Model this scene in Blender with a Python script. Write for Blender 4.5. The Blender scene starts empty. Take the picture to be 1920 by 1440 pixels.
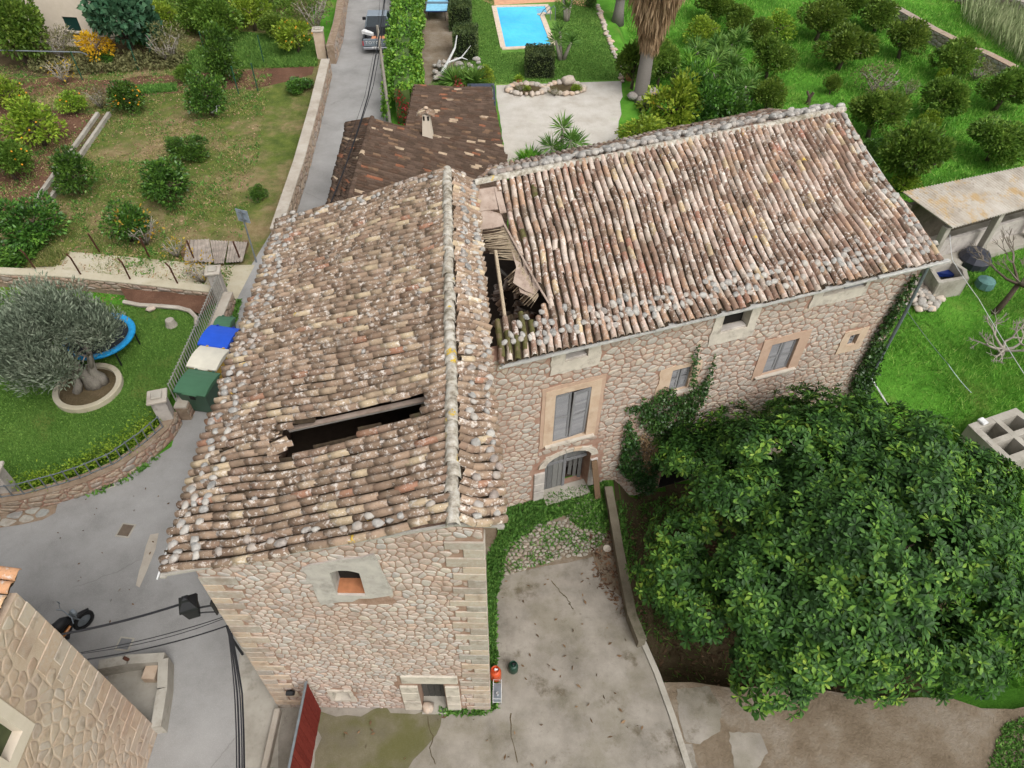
import bpy, math, random
import numpy as np
from mathutils import Vector, Matrix

random.seed(7)
rng = np.random.default_rng(11)
scene = bpy.context.scene

# ------------------------------------------------------------------ camera
CAM_H, PITCH, ROLL, FPX = 20.0, math.radians(46.5), math.radians(0.7), 1350.0
_fw = np.array([0, math.cos(PITCH), -math.sin(PITCH)])
_rt0 = np.array([1.0, 0, 0]); _up0 = np.array([0, math.sin(PITCH), math.cos(PITCH)])
_rt = _rt0 * math.cos(ROLL) + _up0 * math.sin(ROLL)
_up = -_rt0 * math.sin(ROLL) + _up0 * math.cos(ROLL)
cam_data = bpy.data.cameras.new('camera')
cam_data.sensor_width = 36.0
cam_data.lens = 36.0 * FPX / 1920.0
cam_data.clip_start, cam_data.clip_end = 0.1, 2000.0
cam = bpy.data.objects.new('camera', cam_data)
scene.collection.objects.link(cam)
cam.matrix_world = Matrix(((_rt[0], _up[0], -_fw[0], 0), (_rt[1], _up[1], -_fw[1], 0), (_rt[2], _up[2], -_fw[2], CAM_H), (0, 0, 0, 1)))
scene.camera = cam

# ------------------------------------------------------------------ sky, sun, exposure (overcast)
SUN_EL, SUN_AZ = math.radians(52), math.radians(142)
world = bpy.data.worlds.new('World'); scene.world = world; world.use_nodes = True
wn = world.node_tree; wn.nodes.clear()
sky = wn.nodes.new('ShaderNodeTexSky'); sky.sky_type = 'NISHITA'; sky.sun_disc = False
sky.sun_elevation = SUN_EL; sky.sun_rotation = SUN_AZ; sky.air_density = 1.0; sky.dust_density = 6.0; sky.ozone_density = 1.0
hs = wn.nodes.new('ShaderNodeHueSaturation'); hs.inputs['Saturation'].default_value = 0.16
bg = wn.nodes.new('ShaderNodeBackground'); bg.inputs['Strength'].default_value = 0.15
wo = wn.nodes.new('ShaderNodeOutputWorld')
wn.links.new(sky.outputs[0], hs.inputs['Color']); wn.links.new(hs.outputs[0], bg.inputs[0]); wn.links.new(bg.outputs[0], wo.inputs[0])
sl = bpy.data.lights.new('sun', 'SUN'); sl.energy = 0.8; sl.angle = math.radians(40); sl.color = (1.0, 0.98, 0.95)
sun = bpy.data.objects.new('sun', sl); scene.collection.objects.link(sun)
_sd = Vector((math.sin(SUN_AZ) * math.cos(SUN_EL), math.cos(SUN_AZ) * math.cos(SUN_EL), math.sin(SUN_EL)))
sun.rotation_euler = _sd.to_track_quat('Z', 'Y').to_euler()
sun.location = _sd * 60
scene.view_settings.view_transform = 'Standard'; scene.view_settings.look = 'None'
scene.view_settings.exposure = 0.46; scene.view_settings.gamma = 1.0
scene.view_settings.use_curve_mapping = False
scene.cycles.max_bounces = 6; scene.cycles.diffuse_bounces = 3; scene.cycles.transparent_max_bounces = 4

# ------------------------------------------------------------------ pixel -> place (surveying the photograph)
def ray(px, py):
    return (px - 960) / FPX * _rt - (py - 720) / FPX * _up + _fw
def at(px, py, z=0.0):
    d = ray(px, py); t = (z - CAM_H) / d[2]
    return Vector((d[0] * t, d[1] * t, z))
def proj(p):
    q = np.array([p[0], p[1], p[2] - CAM_H]); w = q @ _fw
    return 960 + FPX * (q @ _rt) / w, 720 - FPX * (q @ _up) / w
def gz(x, y):
    """height of the terrain: the meadow on the right lies about 1.5 m below the yard"""
    if y < 16: xb = 3.35
    elif y < 24: xb = 3.35 + (y - 16) / 8 * 3.9
    else: xb = 7.25
    a = min(1, max(0, (x - xb) / 1.1)); a = a * a * (3 - 2 * a)
    b = min(1, max(0, (y - 6.6) / 2.6)); b = b * b * (3 - 2 * b)
    return -1.5 * a * b
def atg(px, py):
    z = 0.0
    for _ in range(8):
        p = at(px, py, z); z = gz(p.x, p.y)
    return Vector((p.x, p.y, z))

# ------------------------------------------------------------------ object helpers
C = scene.collection
OFF = {}
def wloc(o):
    return OFF.get(o.name, Vector((0, 0, 0))) if o is not None else Vector((0, 0, 0))
def tag(o, label=None, cat=None, group=None, kind=None):
    if label: o['label'] = label
    if cat: o['category'] = cat
    if group: o['group'] = group
    if kind: o['kind'] = kind
    return o
def thing(name, label, cat, loc=(0, 0, 0), rotz=0.0, group=None):
    o = bpy.data.objects.new(name, None); C.objects.link(o)
    o.empty_display_size = 0.2
    o.location = loc; o.rotation_euler = (0, 0, rotz)
    OFF[o.name] = Vector(loc)
    return tag(o, label, cat, group)
def mesh_data(name, verts, faces, mat=None, smooth=False):
    me = bpy.data.meshes.new(name)
    me.from_pydata([tuple(v) for v in verts], [], faces)
    if mat is not None: me.materials.append(mat)
    if smooth: me.polygons.foreach_set('use_smooth', [True] * len(me.polygons))
    me.update()
    return me
def mesh_np(name, V, F, mat=None, smooth=False):
    """fast mesh from numpy arrays, all faces with the same number of corners"""
    me = bpy.data.meshes.new(name)
    V = np.asarray(V, np.float32); F = np.asarray(F, np.int32); k = F.shape[1]
    me.vertices.add(len(V)); me.vertices.foreach_set('co', V.ravel())
    me.loops.add(F.size); me.loops.foreach_set('vertex_index', F.ravel())
    me.polygons.add(len(F)); me.polygons.foreach_set('loop_start', np.arange(0, F.size, k, dtype=np.int32))
    try: me.polygons.foreach_set('loop_total', np.full(len(F), k, np.int32))
    except Exception: pass
    if smooth: me.polygons.foreach_set('use_smooth', np.ones(len(F), bool))
    if mat is not None: me.materials.append(mat)
    me.update(calc_edges=True)
    return me
def link(name, me, parent=None, loc=None):
    o = bpy.data.objects.new(name, me); C.objects.link(o)
    if parent is not None: o.parent = parent
    if loc is not None: o.location = loc
    OFF[o.name] = wloc(parent)
    return o
def dup(root, loc=None, rotz=None, scale=None, label=None, group=None):
    r = root.copy(); C.objects.link(r)
    if loc is not None: r.location = loc
    if rotz is not None: r.rotation_euler = (0, 0, rotz)
    if scale is not None: r.scale = scale if hasattr(scale, '__len__') else (scale,) * 3
    if label: r['label'] = label
    if group: r['group'] = group
    OFF[r.name] = Vector(r.location)
    for ch in list(root.children):
        c = ch.copy(); C.objects.link(c); c.parent = r
        for g in list(ch.children):
            d = g.copy(); C.objects.link(d); d.parent = c
    return r
class MB:
    """collects shapes of ONE part"""
    def __init__(s): s.v = []; s.f = []
    def add(s, verts, faces, M=None):
        b = len(s.v)
        for p in verts:
            p = Vector(p)
            s.v.append(M @ p if M is not None else p)
        s.f += [tuple(i + b for i in f) for f in faces]
        return s
    def box(s, c, size, M=None, rz=0.0, rx=0.0, ry=0.0, bev=0.0):
        x, y, z = size[0] / 2, size[1] / 2, size[2] / 2
        L = Matrix.Translation(Vector(c)) @ Matrix.Rotation(rz, 4, 'Z') @ Matrix.Rotation(ry, 4, 'Y') @ Matrix.Rotation(rx, 4, 'X')
        if M is not None: L = M @ L
        if bev <= 0:
            vs = [(-x, -y, -z), (x, -y, -z), (x, y, -z), (-x, y, -z), (-x, -y, z), (x, -y, z), (x, y, z), (-x, y, z)]
            return s.add(vs, [(3, 2, 1, 0), (4, 5, 6, 7), (0, 1, 5, 4), (1, 2, 6, 5), (2, 3, 7, 6), (3, 0, 4, 7)], L)
        b = min(bev, x * .9, y * .9, z * .9)
        vs = []; fs = []
        def ring(xx, yy, zz, bb): 
            i = len(vs)
            vs.extend([(-xx + bb, -yy, zz), (xx - bb, -yy, zz), (xx, -yy + bb, zz), (xx, yy - bb, zz), (xx - bb, yy, zz), (-xx + bb, yy, zz), (-xx, yy - bb, zz), (-xx, -yy + bb, zz)])
            return i
        r = [ring(x - b, y - b, -z, b * .4), ring(x, y, -z + b, b), ring(x, y, z - b, b), ring(x - b, y - b, z, b * .4)]
        for a, c2 in zip(r, r[1:]):
            for k in range(8): fs.append((a + k, a + (k + 1) % 8, c2 + (k + 1) % 8, c2 + k))
        fs.append(tuple(r[0] + k for k in reversed(range(8)))); fs.append(tuple(r[3] + k for k in range(8)))
        return s.add(vs, fs, L)
    def prism(s, poly, z0, z1, M=None):
        n = len(poly)
        if sum(poly[i][0] * poly[(i + 1) % n][1] - poly[(i + 1) % n][0] * poly[i][1] for i in range(n)) < 0: poly = poly[::-1]
        zf0 = z0 if callable(z0) else (lambda p: z0); zf1 = z1 if callable(z1) else (lambda p: z1)
        vs = [(p[0], p[1], zf0(p)) for p in poly] + [(p[0], p[1], zf1(p)) for p in poly]
        fs = [tuple(reversed(range(n))), tuple(range(n, 2 * n))] + [(i, (i + 1) % n, n + (i + 1) % n, n + i) for i in range(n)]
        return s.add(vs, fs, M)
    def tube(s, pts, rad, n=8, cap=True):
        pts = [Vector(p) for p in pts]
        rad = list(rad) if hasattr(rad, '__len__') else [rad] * len(pts)
        b = len(s.v); prev = None
        for i, p in enumerate(pts):
            d = (pts[min(i + 1, len(pts) - 1)] - pts[max(i - 1, 0)])
            d = d.normalized() if d.length > 1e-9 else Vector((0, 0, 1))
            if prev is None:
                a = d.orthogonal().normalized()
            else:
                a = (prev - d * prev.dot(d)); a = a.normalized() if a.length > 1e-6 else d.orthogonal().normalized()
            prev = a; c = d.cross(a)
            for k in range(n):
                t = 2 * math.pi * k / n
                s.v.append(p + (a * math.cos(t) + c * math.sin(t)) * rad[i])
        for i in range(len(pts) - 1):
            for k in range(n):
                s.f.append((b + i * n + k, b + i * n + (k + 1) % n, b + (i + 1) * n + (k + 1) % n, b + (i + 1) * n + k))
        if cap:
            s.f.append(tuple(b + k for k in reversed(range(n)))); e = b + (len(pts) - 1) * n
            s.f.append(tuple(e + k for k in range(n)))
        return s
    def lathe(s, prof, c=(0, 0, 0), n=16, M=None, caps=True):
        vs = []; fs = []
        for r, z in prof:
            for k in range(n):
                t = 2 * math.pi * k / n; vs.append((c[0] + r * math.cos(t), c[1] + r * math.sin(t), c[2] + z))
        for i in range(len(prof) - 1):
            for k in range(n): fs.append((i * n + k, i * n + (k + 1) % n, (i + 1) * n + (k + 1) % n, (i + 1) * n + k))
        if caps:
            fs.append(tuple(reversed(range(n)))); e = (len(prof) - 1) * n; fs.append(tuple(range(e, e + n)))
        return s.add(vs, fs, M)
    def build(s, name, mat, parent=None, world=True, smooth=False):
        o = wloc(parent) if (world and parent is not None) else Vector((0, 0, 0))
        me = mesh_data(name, [v - o for v in s.v], s.f, mat, smooth)
        return link(name, me, parent)
def in_poly(x, y, poly):
    c = False; n = len(poly); j = n - 1
    for i in range(n):
        xi, yi = poly[i]; xj, yj = poly[j]
        if (yi > y) != (yj > y) and x < (xj - xi) * (y - yi) / (yj - yi) + xi: c = not c
        j = i
    return c
def in_poly_np(X, Y, poly):
    c = np.zeros(X.shape, bool); n = len(poly); j = n - 1
    for i in range(n):
        xi, yi = poly[i][0], poly[i][1]; xj, yj = poly[j][0], poly[j][1]
        if yi != yj:
            c ^= ((yi > Y) != (yj > Y)) & (X < (xj - xi) * (Y - yi) / (yj - yi) + xi)
        j = i
    return c

# ------------------------------------------------------------------ material helpers
K = 0.78
def col(r, g, b, k=None):
    k = K if k is None else k
    f = lambda c: ((c / 255) / 12.92 if c / 255 <= .04045 else ((c / 255 + .055) / 1.055) ** 2.4) * k
    return (f(r), f(g), f(b), 1.0)
class MT:
    def __init__(s, name):
        s.m = bpy.data.materials.new(name); s.m.use_nodes = True; s.t = s.m.node_tree; s.t.nodes.clear()
        s._pos = None
    def n(s, typ, ins=None, **props):
        nd = s.t.nodes.new('ShaderNode' + typ)
        for k, v in props.items(): setattr(nd, k, v)
        for k, v in (ins or {}).items():
            if isinstance(v, bpy.types.NodeSocket): s.t.links.new(v, nd.inputs[k])
            elif v is not None: nd.inputs[k].default_value = v
        return nd
    def pos(s):
        if s._pos is None: s._pos = s.n('NewGeometry').outputs['Position']
        return s._pos
    def objpos(s): return s.n('TexCoord').outputs['Object']
    def island(s):
        a = s.n('NewGeometry').outputs['Random Per Island']; b = s.n('ObjectInfo').outputs['Random']
        return s.math('FRACT', s.math('ADD', a, b))
    def objrand(s): return s.n('ObjectInfo').outputs['Random']
    def noise(s, scale, detail=3.0, rough=.55, vec=None, dist=0.0):
        return s.n('TexNoise', {'Vector': vec if vec is not None else s.pos(), 'Scale': scale, 'Detail': detail, 'Roughness': rough, 'Distortion': dist}).outputs[0]
    def vor(s, scale, feature='F1', vec=None, out=0, rand=1.0):
        return s.n('TexVoronoi', {'Vector': vec if vec is not None else s.pos(), 'Scale': scale, 'Randomness': rand}, feature=feature).outputs[out]
    def scalev(s, v, k): return s.n('Mapping', {'Vector': v, 'Scale': k}).outputs[0]
    def math(s, op, a, b=None, c=None, clamp=False):
        nd = s.n('Math', operation=op, use_clamp=clamp)
        for i, v in enumerate((a, b, c)):
            if v is None: continue
            if isinstance(v, bpy.types.NodeSocket): s.t.links.new(v, nd.inputs[i])
            else: nd.inputs[i].default_value = v
        return nd.outputs[0]
    def ramp(s, fac, stops, interp='LINEAR'):
        nd = s.n('ValToRGB', {'Fac': fac}); cr = nd.color_ramp; cr.interpolation = interp
        while len(cr.elements) < len(stops): cr.elements.new(.5)
        for e, (p, c) in zip(cr.elements, stops):
            e.position = p; e.color = c if hasattr(c, '__len__') else (c, c, c, 1)
        return nd.outputs[0]
    def step(s, v, a, b):
        return s.n('MapRange', {'Value': v, 'From Min': a, 'From Max': b, 'To Min': 0.0, 'To Max': 1.0}, interpolation_type='SMOOTHSTEP').outputs[0]
    def mix(s, fac, a, b, blend='MIX'):
        nd = s.n('Mix', data_type='RGBA', blend_type=blend)
        for i, v in ((0, fac), (6, a), (7, b)):
            if isinstance(v, bpy.types.NodeSocket): s.t.links.new(v, nd.inputs[i])
            else: nd.inputs[i].default_value = v
        return nd.outputs[2]
    def bump(s, h, strength=.4, dist=.02, normal=None):
        return s.n('Bump', {'Height': h, 'Strength': strength, 'Distance': dist, 'Normal': normal}).outputs[0]
    def done(s, color, rough=.9, normal=None, metal=0.0, spec=.25, trans=0.0, alpha=None):
        p = s.n('BsdfPrincipled', {'Base Color': color, 'Roughness': rough, 'Metallic': metal, 'Specular IOR Level': spec, 'Normal': normal})
        out = p.outputs[0]
        if trans > 0:
            tr = s.n('BsdfTranslucent', {'Color': color, 'Normal': normal})
            mx = s.n('MixShader', {0: trans}); s.t.links.new(out, mx.inputs[1]); s.t.links.new(tr.outputs[0], mx.inputs[2]); out = mx.outputs[0]
        o = s.n('OutputMaterial'); s.t.links.new(out, o.inputs['Surface'])
        return s.m
def plain(name, c, rough=.6, metal=0.0, spec=.3, var=.12, scale=6.0, bump=0.0):
    t = MT(name); nz = t.noise(scale, 4)
    d = tuple(x * (1 - var * 1.6) for x in c[:3]) + (1,); l = tuple(min(1, x * (1 + var)) for x in c[:3]) + (1,)
    cc = t.ramp(nz, [(.3, d), (.7, l)])
    nm = t.bump(t.noise(scale * 6, 3), bump, .01) if bump else None
    return t.done(cc, rough, nm, metal, spec)
# ------------------------------------------------------------------ materials
MAT = {}
def m_tile(name, cols, moss, white_amt, dark, ochre=True, bright=1.0, sat=.9):
    t = MT(name); r = t.island()
    base = t.ramp(r, cols, 'CONSTANT')
    base = t.mix(t.math('MULTIPLY', t.noise(9, 4), .5), base, col(96, 76, 60))
    base = t.mix(t.math('MULTIPLY', t.step(t.noise(2.3, 4), .42, .66), dark), base, moss)
    fine = t.noise(34, 5, .7)
    base = t.mix(t.math('MULTIPLY', t.step(fine, .52, .72), .55), base, col(92, 78, 64))
    wh = t.math('MULTIPLY', t.step(t.noise(9, 6, .7), .55 - .1 * white_amt, .64 - .08 * white_amt), t.step(t.noise(1.1, 3), .3, .6))
    base = t.mix(t.math('MULTIPLY', wh, .0 if white_amt < .1 else .75), base, col(214, 206, 196))
    sp = t.math('MULTIPLY', t.step(t.vor(11), .2, .1), t.math('MULTIPLY', t.step(t.noise(4, 2), .42, .55), 0.0 if white_amt < .1 else 1.0))
    base = t.mix(t.math('MULTIPLY', sp, .55), base, col(226, 222, 212))
    if ochre:
        oc = t.math('MULTIPLY', t.step(t.noise(1.9, 3, .5), .72, .76), t.step(t.noise(17, 4), .45, .56))
        base = t.mix(oc, base, col(203, 166, 48))
    base = t.n('HueSaturation', {'Saturation': sat, 'Value': bright, 'Color': base}).outputs[0]
    nm = t.bump(t.math('ADD', t.noise(60, 4), t.math('MULTIPLY', t.noise(14, 4), 1.5)), .55, .012)
    return t.done(base, .95, nm, spec=.1)
_A = [(0.0, col(150, 128, 108)), (.13, col(132, 110, 92)), (.3, col(160, 136, 114)), (.42, col(178, 156, 130)), (.5, col(142, 118, 100)), (.64, col(168, 144, 122)), (.76, col(136, 116, 98)), (.88, col(164, 120, 96)), (.905, col(198, 178, 146)), (.965, col(118, 98, 82))]
_B = [(0.0, col(168, 136, 116)), (.12, col(128, 100, 84)), (.26, col(196, 172, 156)), (.42, col(146, 116, 98)), (.56, col(182, 146, 118)), (.68, col(206, 188, 172)), (.82, col(140, 112, 96)), (.89, col(170, 118, 96)), (.915, col(204, 178, 138)), (.96, col(124, 102, 88))]
_D = [(0.0, col(88, 74, 66)), (.3, col(76, 64, 56)), (.55, col(98, 82, 72)), (.74, col(84, 66, 56)), (.88, col(128, 104, 84)), (.93, col(196, 174, 148)), (.965, col(150, 98, 74))]
MAT['tile_a'] = m_tile('lichen_tile_front', _A, col(112, 98, 80), .28, .4, bright=1.36, sat=.96)
MAT['tile_b'] = m_tile('lichen_tile_rear', _B, col(104, 92, 74), .36, .5, bright=1.32, sat=.9)
MAT['tile_d'] = m_tile('dark_weathered_tile', _D, col(70, 58, 48), .02, .5, ochre=False, bright=1.2, sat=1.0)
MAT['tile_o'] = m_tile('new_orange_tile', [(0, col(232, 180, 132)), (.4, col(226, 164, 112)), (.7, col(238, 196, 150))], col(206, 150, 104), .2, .3, ochre=False)
def m_channel():
    t = MT('channel_tile'); c = t.ramp(t.noise(6, 5), [(.3, col(50, 42, 34)), (.6, col(80, 68, 54)), (.8, col(74, 76, 48))])
    return t.done(c, .95, t.bump(t.noise(30, 4), .5, .02), spec=.1)
MAT['channel'] = m_channel()
def m_mossy_tile():
    t = MT('mossy_tile'); c = t.ramp(t.noise(5, 5), [(.3, col(84, 76, 56)), (.5, col(98, 96, 58)), (.68, col(126, 108, 90)), (.8, col(168, 152, 136))])
    return t.done(c, .95, t.bump(t.noise(40, 4), .5, .02), spec=.1)
MAT['tile_moss'] = m_mossy_tile()
def m_ridge():
    t = MT('mortar_ridge'); c = t.ramp(t.noise(7, 6, .65), [(.3, col(122, 112, 96)), (.5, col(182, 174, 160)), (.7, col(214, 210, 200))])
    c = t.mix(t.math('MULTIPLY', t.step(t.noise(2.2, 3), .66, .7), t.step(t.noise(20, 4), .4, .55)), c, col(206, 174, 66))
    c = t.mix(t.math('MULTIPLY', t.step(t.noise(3.1, 5), .55, .7), .7), c, col(112, 104, 84))
    return t.done(c, .95, t.bump(t.noise(26, 6), .7, .03), spec=.1)
MAT['ridge'] = m_ridge()
def m_stone(name, cols, spots=.5, light=col(206, 200, 190)):
    t = MT(name); r = t.island()
    c = t.ramp(r, cols, 'LINEAR')
    c = t.mix(t.math('MULTIPLY', t.step(t.noise(11, 5), .42, .68), spots), c, light)
    c = t.mix(t.math('MULTIPLY', t.step(t.noise(3.5, 5), .52, .72), .5), c, col(128, 112, 96))
    c = t.mix(t.math('MULTIPLY', t.step(t.noise(.55, 5, .65), .48, .68), .42), c, col(158, 126, 106))
    return t.done(c, .93, t.bump(t.math('ADD', t.noise(22, 5), t.noise(70, 3)), .55, .012), spec=.15)
_S = [(0, col(192, 172, 160)), (.2, col(204, 188, 176)), (.4, col(186, 162, 148)), (.55, col(192, 186, 180)), (.7, col(204, 176, 158)), (.85, col(180, 172, 166)), (1, col(208, 194, 178))]
MAT['stone_a'] = m_stone('rubble_stone', _S, .35)
MAT['stone_b'] = m_stone('rear_rubble_stone', [(0, col(188, 174, 160)), (.25, col(174, 164, 152)), (.5, col(190, 168, 150)), (.75, col(182, 174, 164)), (1, col(198, 182, 162))], .35)
MAT['stone_c'] = m_stone('corner_house_stone', [(0, col(202, 182, 160)), (.3, col(198, 182, 166)), (.55, col(206, 182, 158)), (.8, col(200, 176, 154)), (1, col(206, 190, 170))], .3)
MAT['stone_w'] = m_stone('garden_wall_stone', [(0, col(156, 140, 122)), (.35, col(176, 156, 134)), (.65, col(162, 132, 112)), (1, col(166, 158, 148))], .35)
MAT['quoin'] = m_stone('quoin_stone', [(0, col(192, 178, 162)), (.3, col(204, 180, 156)), (.6, col(168, 160, 150)), (.85, col(200, 184, 166)), (1, col(162, 154, 144))], .4)
MAT['roof_stone'] = m_stone('roof_weight_stone', [(0, col(150, 148, 144)), (.25, col(178, 173, 166)), (.5, col(134, 133, 130)), (.75, col(192, 186, 176)), (1, col(158, 148, 138))], .7, col(204, 200, 192))
MAT['rockery'] = m_stone('pale_rock', [(0, col(206, 190, 172)), (.5, col(188, 180, 170)), (1, col(214, 186, 160))], .4)
MAT['grey_rock'] = m_stone('grey_rock', [(0, col(150, 146, 140)), (.5, col(172, 168, 160)), (1, col(160, 150, 138))], .4)
MAT['paver'] = m_stone('slate_paver', [(0, col(156, 158, 150)), (.4, col(176, 172, 160)), (.7, col(146, 150, 148)), (1, col(184, 178, 164))], .3)
MAT['cobble'] = m_stone('cobble_stone', [(0, col(140, 136, 122)), (.5, col(162, 156, 142)), (1, col(150, 138, 122))], .3)
def m_mortar(name, a, b, c3, grime=.35):
    t = MT(name); c = t.ramp(t.noise(4, 6, .6), [(.3, a), (.5, b), (.7, c3)])
    c = t.mix(t.math('MULTIPLY', t.step(t.noise(.7, 4), .5, .75), grime), c, col(128, 108, 90))
    return t.done(c, .95, t.bump(t.noise(45, 5), .6, .02), spec=.1)
MAT['mortar_a'] = m_mortar('pink_mortar', col(148, 118, 100), col(168, 138, 120), col(182, 156, 138))
MAT['mortar_b'] = m_mortar('rust_mortar', col(158, 124, 106), col(170, 136, 118), col(180, 152, 134))
MAT['mortar_c'] = m_mortar('tan_mortar', col(196, 172, 148), col(204, 182, 160), col(210, 190, 168))
MAT['mortar_w'] = m_mortar('garden_mortar', col(128, 112, 96), col(150, 130, 110), col(160, 146, 130))
def m_plaster(name, a, b, stain, amt=.5):
    t = MT(name); c = t.ramp(t.noise(3.2, 6, .62), [(.32, a), (.68, b)])
    st = t.math('MULTIPLY', t.step(t.noise(2.4, 6, .7), .5, .68), amt)
    c = t.mix(st, c, stain)
    return t.done(c, .9, t.bump(t.noise(26, 5), .4, .015), spec=.15)
MAT['plaster_grey'] = m_plaster('grey_cement_render', col(178, 171, 164), col(204, 196, 187), col(132, 125, 119))
MAT['plaster_white'] = m_plaster('pale_lime_render', col(196, 186, 172), col(216, 206, 190), col(138, 128, 118), .6)
MAT['plaster_orange'] = m_plaster('ochre_render', col(200, 172, 146), col(212, 190, 166), col(180, 152, 130), .55)
MAT['plaster_rust'] = m_plaster('rust_render', col(188, 158, 136), col(200, 172, 150), col(170, 142, 122), .5)
MAT['plaster_cream'] = m_plaster('cream_render', col(222, 208, 188), col(230, 216, 198), col(204, 190, 170), .2)
def m_wood(name, a, b, c3, axis=(1, 1, 8)):
    t = MT(name); v = t.scalev(t.pos(), axis)
    c = t.ramp(t.noise(5, 6, .7, v), [(.3, a), (.5, b), (.72, c3)])
    c = t.mix(.35, c, t.ramp(t.island(), [(0, a), (1, c3)]))
    return t.done(c, .88, t.bump(t.noise(30, 4, .6, v), .5, .01), spec=.15)
MAT['wood_grey'] = m_wood('weathered_grey_wood', col(110, 110, 112), col(136, 136, 138), col(158, 156, 154), (14, 14, 1.5))
MAT['wood_slat'] = m_wood('weathered_slat', col(124, 124, 128), col(146, 146, 150), col(166, 166, 168), (3, 3, 20))
MAT['wood_door'] = m_wood('bleached_door_wood', col(92, 92, 92), col(124, 124, 122), col(150, 148, 142), (16, 16, 1.2))
MAT['wood_brown'] = m_wood('brown_plank', col(96, 76, 58), col(122, 98, 76), col(142, 118, 94), (14, 14, 1.5))
MAT['wood_beam'] = m_wood('pale_beam', col(150, 144, 134), col(176, 170, 160), col(196, 190, 180), (3, 14, 14))
MAT['wood_dark'] = m_wood('old_door_wood', col(64, 62, 60), col(86, 84, 80), col(104, 100, 94), (14, 14, 1.5))
MAT['cane'] = m_wood('cane', col(150, 132, 108), col(186, 168, 142), col(206, 190, 166), (4, 4, 4))
MAT['clay_board'] = m_plaster('clay_board', col(166, 146, 132), col(188, 170, 156), col(134, 114, 100), .7)
def m_road():
    t = MT('pale_worn_asphalt'); p = t.pos()
    c = t.ramp(t.noise(.55, 6, .62), [(.3, col(134, 132, 129)), (.5, col(153, 151, 148)), (.72, col(168, 166, 163))])
    c = t.mix(t.math('MULTIPLY', t.step(t.noise(1.3, 6, .7), .56, .72), .35), c, col(134, 131, 128))
    gr = t.noise(55, 3, .7); c = t.mix(t.math('MULTIPLY', t.step(gr, .45, .75), .28), c, col(206, 204, 200))
    c = t.mix(t.math('MULTIPLY', t.step(t.noise(90, 2), .6, .75), .35), c, col(108, 106, 104))
    vv = t.n('Mix', {0: .3}, data_type='VECTOR'); t.t.links.new(p, vv.inputs[4]); nn = t.n('TexNoise', {'Vector': p, 'Scale': 1.4, 'Detail': 4.0}); t.t.links.new(nn.outputs[1], vv.inputs[5])
    cr = t.step(t.vor(.21, 'DISTANCE_TO_EDGE', vv.outputs[1]), .004, .0)
    c = t.mix(t.math('MULTIPLY', t.math('MULTIPLY', cr, t.step(t.noise(.35, 2), .48, .6)), .35), c, col(110, 106, 102))
    return t.done(c, .92, t.bump(gr, .3, .01), spec=.2)
MAT['road'] = m_road()
def m_concrete(name, a, b, c3, stain, sa=.6, moss=None, ms=.0):
    t = MT(name); c = t.ramp(t.noise(.9, 7, .66), [(.3, a), (.5, b), (.7, c3)])
    c = t.mix(t.math('MULTIPLY', t.step(t.noise(.75, 7, .68, t.scalev(t.pos(), (1, 1, 1))), .54, .68), sa), c, stain)
    c = t.mix(t.math('MULTIPLY', t.step(t.noise(5.5, 6, .7), .55, .72), .3), c, stain)
    if moss: c = t.mix(t.math('MULTIPLY', t.step(t.noise(.6, 5, .6), .45, .62), ms), c, moss)
    c = t.mix(t.math('MULTIPLY', t.step(t.noise(70, 2), .55, .75), .25), c, col(190, 184, 172))
    return t.done(c, .9, t.bump(t.noise(30, 6, .7), .45, .015), spec=.2)
MAT['yard'] = m_concrete('stained_yard_concrete', col(120, 114, 104), col(148, 141, 130), col(166, 159, 148), col(92, 82, 66), .85, col(104, 98, 70), .3)
MAT['yard_dark'] = m_concrete('mossy_yard_concrete', col(104, 98, 82), col(112, 106, 84), col(128, 120, 100), col(92, 84, 60), .6, col(92, 92, 46), .75)
MAT['concrete'] = m_concrete('old_concrete', col(150, 144, 132), col(174, 168, 156), col(190, 184, 172), col(116, 108, 92), .5)
MAT['concrete_wall'] = m_concrete('wall_top_concrete', col(168, 158, 144), col(186, 176, 162), col(198, 190, 178), col(140, 128, 112), .45)
MAT['path'] = m_concrete('pale_path', col(176, 166, 142), col(192, 182, 158), col(200, 192, 172), col(120, 126, 72), .5)
def m_gravel():
    t = MT('pale_gravel'); c = t.ramp(t.noise(1.0, 6, .6), [(.3, col(188, 180, 168)), (.55, col(206, 200, 190)), (.75, col(214, 210, 202))])
    c = t.mix(t.math('MULTIPLY', t.step(t.noise(28, 4, .75), .5, .68), .5), c, col(150, 142, 130))
    c = t.mix(t.math('MULTIPLY', t.step(t.noise(.5, 4), .62, .74), .3), c, col(150, 156, 96))
    return t.done(c, .95, t.bump(t.noise(40, 4, .7), .7, .02), spec=.1)
MAT['gravel'] = m_gravel()
def m_earth(name, a, b, c3, litter=.35):
    t = MT(name); c = t.ramp(t.noise(.8, 7, .65), [(.3, a), (.5, b), (.7, c3)])
    c = t.mix(t.math('MULTIPLY', t.step(t.noise(14, 5, .7), .55, .7), litter), c, col(160, 136, 112))
    c = t.mix(t.math('MULTIPLY', t.step(t.noise(20, 5, .7), .58, .72), litter), c, col(66, 50, 38))
    return t.done(c, .97, t.bump(t.noise(12, 6, .7), .9, .06), spec=.08)
MAT['soil'] = m_earth('red_brown_soil', col(92, 68, 54), col(112, 82, 66), col(126, 96, 78))
MAT['soil_dark'] = m_earth('dark_litter_soil', col(74, 66, 46), col(96, 84, 62), col(112, 98, 76))
MAT['dirt_mud'] = m_earth('muddy_ground', col(108, 94, 76), col(134, 120, 102), col(154, 144, 130), .3)
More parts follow.
